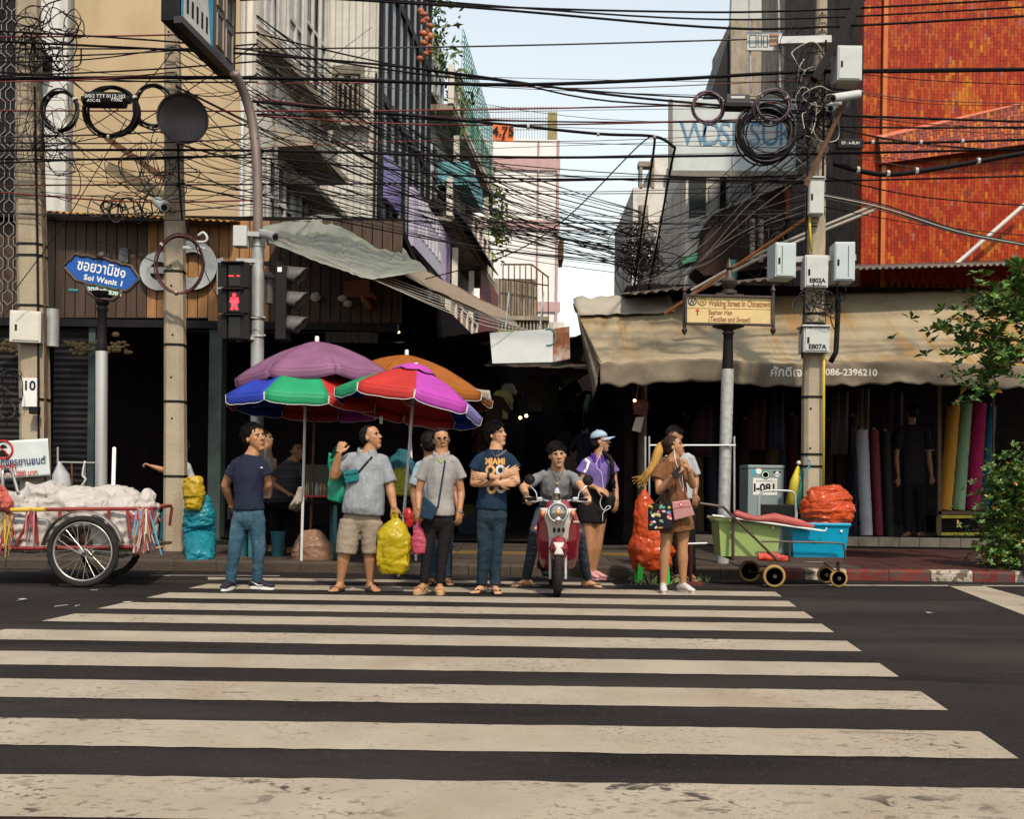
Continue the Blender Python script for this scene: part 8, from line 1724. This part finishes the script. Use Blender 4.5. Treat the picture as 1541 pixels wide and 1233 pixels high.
mb = MB(); pts = [P(1025 + 3.2 * math.cos(a), 759.5 + 3.2 * math.sin(a), 9.5) for a in np.linspace(0, 6.28, 13)[:-1]]; mb.add(pts, [tuple(range(12))]); decal(h, mb, bt, .004).build('emblem', M('badge_red', (.5, .03, .03), rough=.4), t_, recalc=False); mb = MB(); mb.add([P(1025 + 1.5 * math.cos(a), 759.5 + 1.5 * math.sin(a), 9.5) for a in np.linspace(0, 6.28, 9)[:-1]], [tuple(range(8))]); decal(h, mb, bt, .006).build('emblem_centre', m_white, t_, recalc=False)
MB().tube(drape(bt, [(1011.5, 766), (1025, 764), (1041, 762)], 9.9, .004), .003, 4).build('flap_edge', M('leather_edge', (.26, .11, .10)), t_)
MB().tube(drape(b7_, [(1036, 752), (1030, 735), (1022, 715), (1016, 703)], 10.0, .010), .006, 6).build('strap', m_hb, t_, smooth=True)
# ---- 7b person behind, white shirt
h = Human('person in a white shirt and dark trousers behind the woman in the brown dress', 11.4, SK[2]); j = h.j; h.vox = .011
h.head((1012, 645), (1018, 675), (-.5, -.85, 0)); nk = j(1022, 684); shL, shR = j(1000, 692), j(1042, 690); hc = j(1026, 758); ch = j(1022, 710); hipL, hipR = j(1018, 768), j(1036, 768); kL, kR = j(1018, 812), j(1038, 812); aL, aR = gr(j(1020, 858), .085), gr(j(1040, 858), .085)
std_torso(h, hc, ch, nk, .13, .14, .15); h.arm(shL, j(995, 725), j(1000, 750), (0, 0, -1), .6, (0, 1, 0), .95); h.arm(shR, j(1047, 722), j(1046, 745, -.1), (0, 0, -1), .6, (0, 1, 0), .95, -1); h.leg(hipL, kL, aL); h.leg(hipR, kR, aR); h.foot(aL, (-.2, -1)); h.foot(aR, (.2, -1)); h.finish((hc.x, h.Y0, 0)); h.hair('short', seed=27)
tee(h, 'shirt', fabric('white_shirt', (.33, .345, .37)), j(1026, 752), ch, nk, .165, .155, .16, .165, [(shL, j(995, 718)), (shR, j(1047, 716))], seed=29); trousers(h, hipL, hipR, [[hipL, kL, aL], [hipR, kR, aR]], [[.09, .07, .06]] * 2, MATS['cloth_black'], 'trousers', j(1026, 750), .15); sandal(h, aL, (-.2, -1), sl); sandal(h, aR, (.2, -1), sl)
# ---- 8 shopkeeper seen from behind in the textile shop
h = Human('man in a dark T-shirt seen from behind in the textile shop doorway', 16.95, SK[2]); j = h.j; h.vox = .012; FZ = PZ + .165
h.head((1371, 612), (1371, 634), (-.2, .97, 0)); nk = j(1371, 640); shL, shR = j(1353, 648), j(1396, 648); hc = j(1374, 722); ch = j(1374, 668); hipL, hipR = j(1365, 730), j(1384, 730); kL, kR = j(1365, 765), j(1384, 765); aL, aR = gr(j(1366, 800), FZ + .085), gr(j(1385, 800), FZ + .085)
std_torso(h, hc, ch, nk, .15, .17, .18); h.arm(shL, j(1349, 690), j(1352, 720), (0, 0, -1), .6, (0, 1, 0)); h.arm(shR, j(1398, 692, -.05), j(1402, 718, -.12), (0, -.1, -1), 1.0, (0, 1, 0), 1, -1); h.leg(hipL, kL, aL); h.leg(hipR, kR, aR); h.foot(aL, (-.6, -.6), 1, True, FZ); h.foot(aR, (.6, .5), 1, True, FZ); h.finish((hc.x, h.Y0, FZ)); h.hair('short', seed=31)
tee(h, 'tshirt', fabric('charcoal', (.016, .015, .018)), j(1374, 728), ch, nk, .20, .19, .19, .20, [(shL, j(1350, 676)), (shR, j(1398, 677))], seed=31, slr=.085); MB().tube([j(1398, 678, -.02) + V(.075 * math.cos(a), .075 * math.sin(a), 0) for a in np.linspace(0, 6.28, 14)[:-1]], .006, 5, closed=True).build('sleeve_trim', m_gframe, h.t)
trousers(h, hipL, hipR, [[hipL, kL, aL], [hipR, kR, aR]], [[.10, .08, .07]] * 2, MATS['cloth_black'], 'trousers', j(1374, 722), .17)
# ---- 9 person seated behind the loudspeaker pole
h = Human('seated person in a pale shirt stretching out a fist beside the loudspeaker pole', 14.0, SK[0]); j = h.j; h.vox = .011
h.head((270, 662), (266, 690), (-.9, -.4, 0)); nk = j(268, 694); shL, shR = j(253, 702, -.05), j(284, 702, .05); hc = j(268, 770); ch = j(268, 720); hipL, hipR = j(260, 775), j(278, 775)
std_torso(h, hc, ch, nk, .15, .16, .17); h.arm(shL, j(246, 708, -.1), j(228, 702, -.15), (-.8, -.1, .35), 1.6, (.2, 0, -1)); h.arm(shR, j(290, 735), j(282, 755, -.15), (-.4, -.5, -.6), .6, (0, 0, -1), 1, -1); h.leg(hipL, j(250, 775, -.35), gr(j(247, 820, -.3), PZ + .085)); h.leg(hipR, j(270, 775, -.35), gr(j(266, 820, -.3), PZ + .085)); h.foot(gr(j(247, 820, -.3), PZ), (-.3, -1), 1, True, PZ); h.foot(gr(j(266, 820, -.3), PZ), (0, -1), 1, True, PZ); h.finish((hc.x, h.Y0, PZ)); h.hair('short', seed=33)
tee(h, 'shirt', fabric('pale_grey_shirt', (.38, .40, .42)), j(268, 768), ch, nk, .19, .18, .18, .185, [(shL, j(248, 710, -.08)), (shR, j(288, 722, .03))], seed=33); trousers(h, hipL, hipR, [[hipL, j(250, 775, -.35), gr(j(247, 815, -.3), PZ + .12)], [hipR, j(270, 775, -.35), gr(j(266, 815, -.3), PZ + .12)]], [[.10, .085, .07]] * 2, fabric('teal_trousers', (.02, .10, .12)), 'trousers', j(268, 765), .16)
mb = MB(); c_ = V(hc.x, hc.y, PZ); zt = hc.z - .16; mb.lathe([(.19, 0), (.15, zt - PZ - .02), (.17, zt - PZ - .02), (.17, zt - PZ)], c_, 16); o = mb.build('plastic_stool', MATS['stool_teal'], smooth='auto'); tag(o, 'teal plastic stool under the person seated by the loudspeaker pole', 'stool')
# ---- 10, 11 vendor and woman at the stall
h = Human('woman with bare arms standing at the dim stall behind the man in navy', 13.5, SK[1]); j = h.j; h.vox = .011
h.head((402, 650), (406, 672), (.9, -.4, 0)); nk = j(400, 680); shL, shR = j(388, 687), j(412, 688); hc = j(400, 752); ch = j(400, 708); hipL, hipR = j(393, 760), j(408, 760); kL, kR = j(393, 795), j(408, 795); aL, aR = gr(j(393, 830), PZ + .085), gr(j(408, 830), PZ + .085)
std_torso(h, hc, ch, nk, .13, .13, .13); h.arm(shL, j(384, 718), j(386, 742, -.1), (.2, -.2, -1), .6, (0, 1, 0), .9); h.arm(shR, j(412, 715), j(408, 742, -.12), (-.2, -.4, -1), .6, (0, 1, 0), .9, -1); h.leg(hipL, kL, aL); h.leg(hipR, kR, aR); h.foot(aL, (0, -1), 1, True, PZ); h.foot(aR, (.2, -1), 1, True, PZ); h.finish((hc.x, h.Y0, PZ)); h.face(); h.hair('long', seed=35)
tee(h, 'tank_top', fabric('cream_top', (.32, .28, .24)), j(400, 752), ch, nk, .155, .145, .145, .13, [], seed=35); trousers(h, hipL, hipR, [[hipL, kL, aL], [hipR, kR, aR]], [[.09, .07, .06]] * 2, MATS['cloth_black'], 'trousers', j(400, 748), .15)
h = Human('vendor in a dark striped T-shirt bending over the dim stall', 13.15, SK[2]); j = h.j; h.vox = .011
h.head((444, 665), (452, 692), (.75, -.5, -.4)); nk = j(438, 695); shL, shR = j(420, 706), j(456, 706, -.05); hc = j(424, 765, .1); ch = j(432, 725); hipL, hipR = j(416, 772, .1), j(436, 772, .1); kL, kR = j(416, 805, .1), j(436, 805, .1); aL, aR = gr(j(416, 836, .1), PZ + .085), gr(j(436, 836, .1), PZ + .085)
std_torso(h, hc, ch, nk, .15, .16, .17); h.arm(shL, j(410, 728, -.1), j(432, 742, -.25), (.8, -.3, -.2), .6, (0, 0, -1)); h.arm(shR, j(463, 728, -.15), j(455, 742, -.3), (.3, -.6, -.3), .6, (0, 0, -1), 1, -1); h.leg(hipL, kL, aL); h.leg(hipR, kR, aR); h.foot(aL, (0, -1), 1, True, PZ); h.foot(aR, (.2, -1), 1, True, PZ); h.finish((hc.x, h.Y0, PZ)); h.face(); h.hair('short', seed=37)
tee(h, 'tshirt', fabric('stripe_dark', (.05, .045, .05), var=.5, scale=1.0, stretch=(.2, .2, 26)), j(426, 762, .08), ch, nk, .19, .18, .18, .185, [(shL, j(413, 720, -.06)), (shR, j(461, 720, -.1))], seed=37); trousers(h, hipL, hipR, [[hipL, kL, aL], [hipR, kR, aR]], [[.10, .08, .07]] * 2, MATS['cloth_black'], 'trousers', j(425, 760, .1), .16)
# ================================================================== OVERHEAD CABLES
rw = random.Random(99)
m_cb2 = M('cable_grey', (.035, .033, .034), rough=.6, var=.2); m_cred = M('cable_red', (.16, .02, .02), rough=.6); m_cwht = M('cable_white', (.40, .37, .33), rough=.6); m_corg = M('cable_orange', (.45, .15, .04), rough=.5)
def wire(pts, Y, r, label, group, mat=None, sg=0.0, n=6, jit=0.0):
    k = len(pts); Ys = Y if isinstance(Y, (list, tuple)) else [Y] * k
    q = [P(x, y + rw.uniform(-jit, jit), yy) for (x, y), yy in zip(pts, Ys)]
    path = sag(q[0], q[1], sg, 12) if k == 2 else smoothpath(q, n)
    o = MB().tube(path, r, 5, cap=False).build('overhead_cable', mat or m_cable, smooth=True); return tag(o, label, 'cable', group)
lab1, g1 = 'thick black power cable strung straight past the concrete poles', 'thick power cables along the street'
for pts, r in (([(-80, 119), (250, 116), (500, 119), (760, 127), (1000, 119), (1240, 107), (1640, 103)], .024), ([(-80, 226), (380, 226), (760, 236), (1000, 235), (1230, 231), (1640, 222)], .018), ([(-80, 248), (250, 236), (400, 238), (560, 252), (760, 268), (1000, 269), (1240, 272), (1640, 262)], .013),
               ([(300, -30), (640, 4), (1000, 17), (1240, 14), (1640, -8)], .014), ([(300, -14), (700, 10), (1060, 40), (1240, 40), (1640, 18)], .016), ([(640, 0), (1000, 26), (1240, 26), (1640, 4)], .012), ([(-80, 58), (250, 74), (420, 84), (640, 104), (900, 140), (1080, 158), (1240, 172), (1640, 186)], .016), ([(-80, 42), (300, 66), (640, 112), (760, 122), (920, 152), (1240, 168)], .012),
               ([(1240, 108), (1400, 107), (1640, 103)], .02), ([(1240, 190), (1400, 192), (1640, 190)], .014)): wire(pts, 12.9, r, lab1, g1)
lab2, g2 = 'medium black bundled cable with pale clamps drooping towards the lane', 'bundled cables with clamps'
for pts, r in (([(380, 152), (560, 168), (760, 187), (900, 201), (985, 205), (1016, 222)], .02), ([(1255, 246), (1300, 258), (1345, 262), (1430, 250), (1640, 212)], .034), ([(1255, 214), (1400, 214), (1640, 206)], .018)):
    o = wire(pts, 12.8, r, lab2, g2)
    for f in (.2, .45, .6, .8): i = int(f * (len(pts) - 1)); a, b = pts[i], pts[i + 1]; g_ = f * (len(pts) - 1) - i; MB().tube([P(a[0] + (b[0] - a[0]) * g_ - 2, a[1] + (b[1] - a[1]) * g_, 12.78), P(a[0] + (b[0] - a[0]) * g_ + 2, a[1] + (b[1] - a[1]) * g_, 12.78)], r + .012, 8).build('clamp', m_cwht, o)
g3 = 'thin wires across the street front'
CN = {None: 'black', m_cb2: 'dark grey', m_cred: 'dull red', m_cwht: 'pale'}
def mlab(r, m, where): return '%s %s wire %s' % ('hair-thin' if r < .0055 else 'thin' if r < .0085 else 'medium', CN[m], where)
for i in range(24):
    y0 = rw.uniform(35, 330); y1 = y0 + rw.uniform(-25, 35); x1 = rw.choice([262, 388, 388, 1232]); r = rw.choice([.004, .006, .009, .011]); m = rw.choice([None, None, None, m_cb2, m_cred])
    wire([(-60, y0), (x1 * .5, (y0 + y1) / 2 + rw.uniform(0, 12)), (x1, y1)], rw.uniform(12.6, 13.2), r, mlab(r, m, 'strung past the lattice screen to the ' + {262: 'loudspeaker pole', 388: 'signal post', 1232: 'cabinet pole'}[x1]), g3, m)
for i in range(22):
    y0 = rw.uniform(45, 340); y1 = min(350, y0 * .75 + rw.uniform(20, 150)); y1 = y1 if rw.random() < .6 else y0 + rw.uniform(-20, 40); r = rw.choice([.004, .005, .007, .011]); m = rw.choice([None, None, None, m_cb2, m_cred])
    wire([(386, y0), (620, y0 + (y1 - y0) * .4 + rw.uniform(0, 14)), (900, y0 + (y1 - y0) * .8 + rw.uniform(0, 14)), (1230, y1)], [12.9, 13.2, 13.2, 12.9], r, mlab(r, m, 'strung from the signal post to the cabinet pole'), g3, m)
for i in range(12):
    y0 = rw.uniform(100, 330); y1 = y0 + rw.uniform(-15, 50); r = rw.choice([.004, .006, .009]); m = rw.choice([None, None, m_cb2]); wire([(1240, y0), (1390, (y0 + y1) / 2 + rw.uniform(2, 12)), (1600, y1)], 12.9, r, mlab(r, m, 'crossing the orange tiled wall'), g3, m)
for i in range(5): m = (None, m_cb2, m_cwht, None, m_cb2)[i]; wire([(1240, 290 + i * 2), (1330, 308 + i * 2.5), (1440, 345 + i * 1.5), (1541, 366 + i), (1640, 385)], 12.8, .008, mlab(.008, m, 'of the drooping bunch below the tiled hood'), g3, m)
for i in range(36):   # slack drops crossing at all angles above the fascia
    x0, x1 = rw.choice([(58, 264), (58, 386), (264, 386), (264, 480), (386, 560)]); y0, y1 = rw.uniform(40, 300), rw.uniform(40, 330); r = rw.choice([.004, .005, .007]); m = rw.choice([None, None, m_cb2])
    wire([(x0, y0), (x0 + (x1 - x0) * .4, (y0 * .6 + y1 * .4) + rw.uniform(10, 40)), (x0 + (x1 - x0) * .75, (y0 * .25 + y1 * .75) + rw.uniform(8, 30)), (x1, y1)], [13.0, 13.2, 13.4, 13.1 if x1 < 400 else 16.4], r, mlab(r, m, 'hanging slack from the %s to the %s' % ({58: 'numbered pole', 264: 'loudspeaker pole', 386: 'signal post'}[x0], {264: 'loudspeaker pole', 386: 'signal post', 480: 'white house', 560: 'siding house'}[x1])), 'slack wires above the fascia', m)
g4 = 'wires fanning across the lane mouth'
for i in range(60):
    y0 = rw.uniform(20, 300); x0 = rw.choice([264, 386, 386]); t_ = rw.random(); x1 = rw.uniform(962, 976); y1 = 318 + 100 * t_
    wire([(x0, y0), (x0 + (x1 - x0) * .33, y0 + (y1 - y0) * .42 + 4), (x0 + (x1 - x0) * .66, y0 + (y1 - y0) * .76 + 6), (x1, y1)], [12.9, 14.4, 16, 17.5], r := rw.choice([.004, .006, .008, .010]), mlab(r, m := rw.choice([None, None, None, m_cb2]), 'fanning from the %s to the lane pole' % ('loudspeaker pole' if x0 < 300 else 'curved signal arm')), g4, m)
lab5, g5 = 'loose wire sagging between the lane and the cabinet pole', 'loose wires by the cabinet pole'
for i in range(24):
    y0 = rw.uniform(170, 330); x1 = rw.uniform(935, 1010); y1 = rw.uniform(330, 440)
    wire([(1225, y0), (1130, y0 + (y1 - y0) * .35 + rw.uniform(-15, 10)), (1060, y0 + (y1 - y0) * .7 + rw.uniform(-5, 20)), (x1, y1)], [12.9, 14, 15, 16], rw.choice([.004, .006, .008]), lab5, g5, rw.choice([None, None, m_cb2, m_cwht]))
for pts in ([(986, 205), (982, 240), (968, 330), (955, 430)], [(1016, 222), (1008, 260), (990, 360), (975, 440)]): wire(pts, [12.8, 13.5, 15, 16.5], .017, 'heavy black cable dropping steeply beside the lettered board', 'heavy drop cables')
wire([(640, 420), (760, 385), (850, 330), (960, 220), (986, 205)], [15, 14.5, 14, 13, 12.8], .009, 'single black cable climbing diagonally across the lane opening', None); 
wire([(1000, 472), (1100, 405), (1215, 327)], [14.5, 14, 13], .022, 'orange conduit slanting up past the walking street sign', None, m_corg)
for k in (0, 7): wire([(1040, 437 + k), (1150, 378 + k), (1318, 308 + k)], [14.5, 14.2, 14], .024, 'white conduit slanting up to the orange tiled wall', 'white slanting conduits', m_cwht)
for i in range(6): wire([(395 + i * 34, 352 + i * 14), (620 + i * 22, 430 + i * 12), (850, 520 - i * 3)], [13.3, 14, 15], .006, 'pale rope tying the tarpaulins across the lane mouth', 'tarpaulin ropes', m_cwht)
wire([(20, 440), (100, 330), (170, 215), (190, 180)], 12.7, .006, 'thin wire rising from the numbered pole to the cable coils', 'thin pole wires'); wire([(280, 330), (330, 450), (400, 480)], 12.6, .006, 'thin wire drooping from the loudspeaker pole to the signal post', 'thin pole wires'); wire([(110, 350), (210, 385), (260, 405)], 12.5, .006, 'thin wire looping behind the street name sign', None)
# tangles: loops of wire gathered on poles
def tangle(label, cx, cy, sx, sy, Y, n, r=.006, lo=.06, hi=.22, mats=None):
    t = thing('wire_tangle', P(cx, cy + sy, Y), label, 'wire tangle')
    for i in range(n):
        c = P(rw.gauss(cx, sx * .45), rw.gauss(cy, sy * .45), Y + rw.uniform(-.15, .15)); a = rw.uniform(lo, hi); b = rw.uniform(lo, hi); ph = rw.uniform(0, 6.28); k = rw.choice([5, 6, 7])
        pts = [c + Vector((a * math.cos(ph + j * 1.0) * rw.uniform(.6, 1.2), rw.uniform(-.08, .08), b * math.sin(ph + j * 1.0) * rw.uniform(.6, 1.3) - .02 * j)) for j in range(k)]
        MB().tube(smoothpath(pts, 5), r * rw.uniform(.7, 1.5), 4, cap=False).build('wire', rw.choice(mats or [m_cable, m_cable, m_cb2]), t, smooth=True)
tangle('dense knot of black wires on the lane pole beside the stained concrete house', 972, 385, 30, 48, 17.5, 60, .009, .08, .35)
tangle('mess of cable ends bunched at the top of the numbered pole', 60, 60, 60, 60, 13.0, 34, .008, .08, .3); tangle('snarl of thin wires round the numbered pole at coil height', 70, 200, 50, 60, 12.95, 34, .004, .08, .35)
tangle('tangle of wires round the upper cabinet pole behind the big coil', 1225, 150, 30, 90, 12.8, 60, .006, .06, .25, [m_cable, m_cable, m_cb2, m_cwht]); tangle('loops of cable below the twin cabinets', 1225, 450, 45, 30, 12.75, 22, .006, .05, .16)
tangle('loose wires behind the loudspeaker and canopy', 230, 250, 70, 60, 12.9, 18, .005, .1, .35); tangle('wire scraps over the lettered board and dark timber bay', 1140, 340, 60, 60, 15, 26, .005, .1, .4); tangle('bundle of cut cable ends lying on the ochre canopy', 190, 309, 50, 6, 15.6, 16, .010, .06, .2); tangle('wires hanging beside the white weatherproof box', 14, 575, 10, 60, 12.95, 6, .006, .06, .22)
t = thing('lane_pole', P(970, 440, 17.6), 'weathered pole buried in wires at the lane side of the awning', 'utility pole'); MB().tube([(P(970, 440, 17.6).x, 17.6, PZ), P(968, 310, 17.6)], .09, 10).build('shaft', m_conc, t, smooth='auto')
for px0, px1, y0, y1, Y, lab in ((52, 58, 130, 690, 13.1, 'black cable running down the numbered concrete pole'), (64, 68, 200, 740, 13.1, 'brown cable strapped down the edge of the numbered pole'), (1216, 1207, 180, 540, 12.82, 'black cable bundle running down the cabinet pole'), (1243, 1238, 60, 300, 12.82, 'black cable running down beside the white round-cornered cabinet'), (268, 274, 200, 330, 13.1, 'black cable running down the loudspeaker pole')):
    wire([(px0, y0), ((px0 + px1) / 2 + rw.uniform(-3, 3), (y0 + y1) / 2), (px1, y1)], Y, .014, lab, 'cables down the poles', m_rust if 'brown' in lab else None)
# coils
def coil(label, cx, cy, rx, ry, Y, n, r, mats, wob=.012, ties=True, grp='cable coils hung by the poles'):
    c = P(cx, cy, Y); k = Y / F; t = thing('cable_coil', P(cx, cy + ry, Y), label, 'cable coil', grp)
    for i in range(n):
        dx, dz = rw.gauss(0, wob), rw.gauss(0, wob); q = rw.uniform(.93, 1.05); dy = rw.uniform(-.03, .03)
        MB().tube([c + Vector((rx * k * q * math.cos(a) + dx, dy + .02 * math.sin(a * 2 + i), ry * k * q * math.sin(a) + dz)) for a in np.linspace(0, 2 * math.pi, 37)[:-1]], r, 5, closed=True).build('winding', mats[i % len(mats)], t, smooth=True)
    if ties:
        for a in (.6, 2.4, 4.6): p = c + Vector((rx * k * math.cos(a), 0, ry * k * math.sin(a))); d = Vector((-math.sin(a), 0, math.cos(a))); MB().tube([p - d * .015, p + d * .015], r * 3.2, 8).build('cable_tie', m_cwht, t)
m_cpur = M('cable_plum', (.10, .055, .075), rough=.5, var=.2); m_maro = M('cable_maroon', (.06, .012, .016), rough=.5)
coil('black cable coil hanging nearest the numbered pole', 90, 166, 27, 30, 12.75, 7, .012, [m_cable, m_cable, m_cb2]); coil('large black coil behind a printed splice case', 169, 168, 40, 38, 12.75, 8, .012, [m_cable]); coil('black coil half hidden by the loudspeaker horn', 232, 160, 29, 32, 12.9, 8, .010, [m_cable, m_cb2])
coil('plum-coloured cable coil beside a grey splice box', 1065, 162, 23, 23, 12.7, 7, .010, [m_cpur, m_cb2, m_cpur]); coil('plum-coloured cable coil overlapping the largest coil', 1163, 160, 25, 24, 12.6, 7, .010, [m_cpur, m_cpur, m_cb2]); coil('largest coil of many black cable turns in front of the lettered board', 1153, 202, 40, 39, 12.65, 20, .011, [m_cable, m_cable, m_cb2], .03, False)
coil('maroon cable coil looped round the loudspeaker pole over the chrome letters', 270, 398, 36, 44, 12.95, 6, .010, [m_maro], .012)
t = thing('splice_case', P(162, 162, 12.6), 'black cable splice case printed with white code numbers', 'splice case'); MB().tube([P(131, 150, 12.6), P(188, 151, 12.6)], [(.10, .10)] * 2, 14).build('case', m_plas, t, smooth='auto')
word('0/0/2 TTT 0112-102', .062, P(158, 144.5, 12.488), m_white, t); word('F700Z', .055, P(176, 150, 12.488), m_white, t); word('ATC-02', .05, P(141, 151, 12.488), m_white, t)
for x in (190, 128): MB().tube([P(x, 150, 12.6), P(x + (6 if x > 150 else -4), 150.5, 12.6)], .05, 10).build('end_cap', m_plas, t)
t = thing('splice_case', P(1111, 158, 12.6), 'grey box-shaped splice case between two plum coils', 'splice case'); mb = MB(); fbox(mb, 1093, 141, 1129, 157, 12.6, .16); mb.build('case', m_cb2, t, bevel=.012); mb = MB(); fbox(mb, 1091, 154, 1131, 159, 12.58, .2); mb.build('flange', m_plas, t); MB().bar(P(1100, 146, 12.595), P(1121, 146, 12.595), .03, .004, up=(0, 1, 0)).build('printed_band', m_whitebox, t)
t = thing('splice_case', P(1280, 222, 12.5), 'slim black splice case in front of the orange tiles', 'splice case'); mb = MB(); fbox(mb, 1261, 209, 1300, 222, 12.5, .1); mb.build('case', m_plas, t, bevel=.008); word('E0 : 6-8UH', .05, P(1280, 215, 12.495), m_white, t)
t = thing('info_plate', P(1150, 76, 13), 'white plate with a printed diagram hung from two rods above the coils', 'plate'); mb = MB(); fbox(mb, 1124, 48, 1177, 75, 13, .03); mb.build('plate', m_whitebox, t)
for x0, x1, y0, y1 in ((1128, 1138, 52, 70), (1141, 1146, 52, 70), (1149, 1155, 53, 70)): MB().tube([P(x0, y0, 12.995), P(x1, y0, 12.995), P(x1, y1, 12.995), P(x0, y1, 12.995)], .004, 4, closed=True).build('diagram_box', m_cb2, t)
mb = MB(); fbox(mb, 1158, 58, 1174, 68, 12.99, .004); mb.build('printed_patch', M('print_tan', (.35, .20, .12)), t); MB().bar(P(1158, 53, 12.99), P(1172, 53, 12.99), .03, .004, up=(0, 1, 0)).build('printed_line', m_brn, t)
for x in (1127, 1171): MB().tube([P(x, -40, 13.05), P(x + 3, 140, 13.05)], .014, 8).build('rod', m_galv, t)
mb = MB(); mb.bar(P(1170, 62, 12.9), P(1250, 60, 12.9), .09); o = mb.build('cross_arm', m_galv); tag(o, 'steel cross arm bolted to the cabinet pole beside the diagram plate', 'bracket')
MB().bar(P(1225, 120, 12.7), P(1330, -60, 12.7), .12, .1).build('brace_beam', m_horn); tag(bpy.data.objects['brace_beam'], 'dark slanting brace at the top of the cabinet pole', 'brace'); MB().bar(P(1212, 280, 12.6), P(1268, 160, 12.6), .05).build('camera_brace', m_rust); tag(bpy.data.objects['camera_brace'], 'brown angle brace propping up the beige cameras', 'brace')
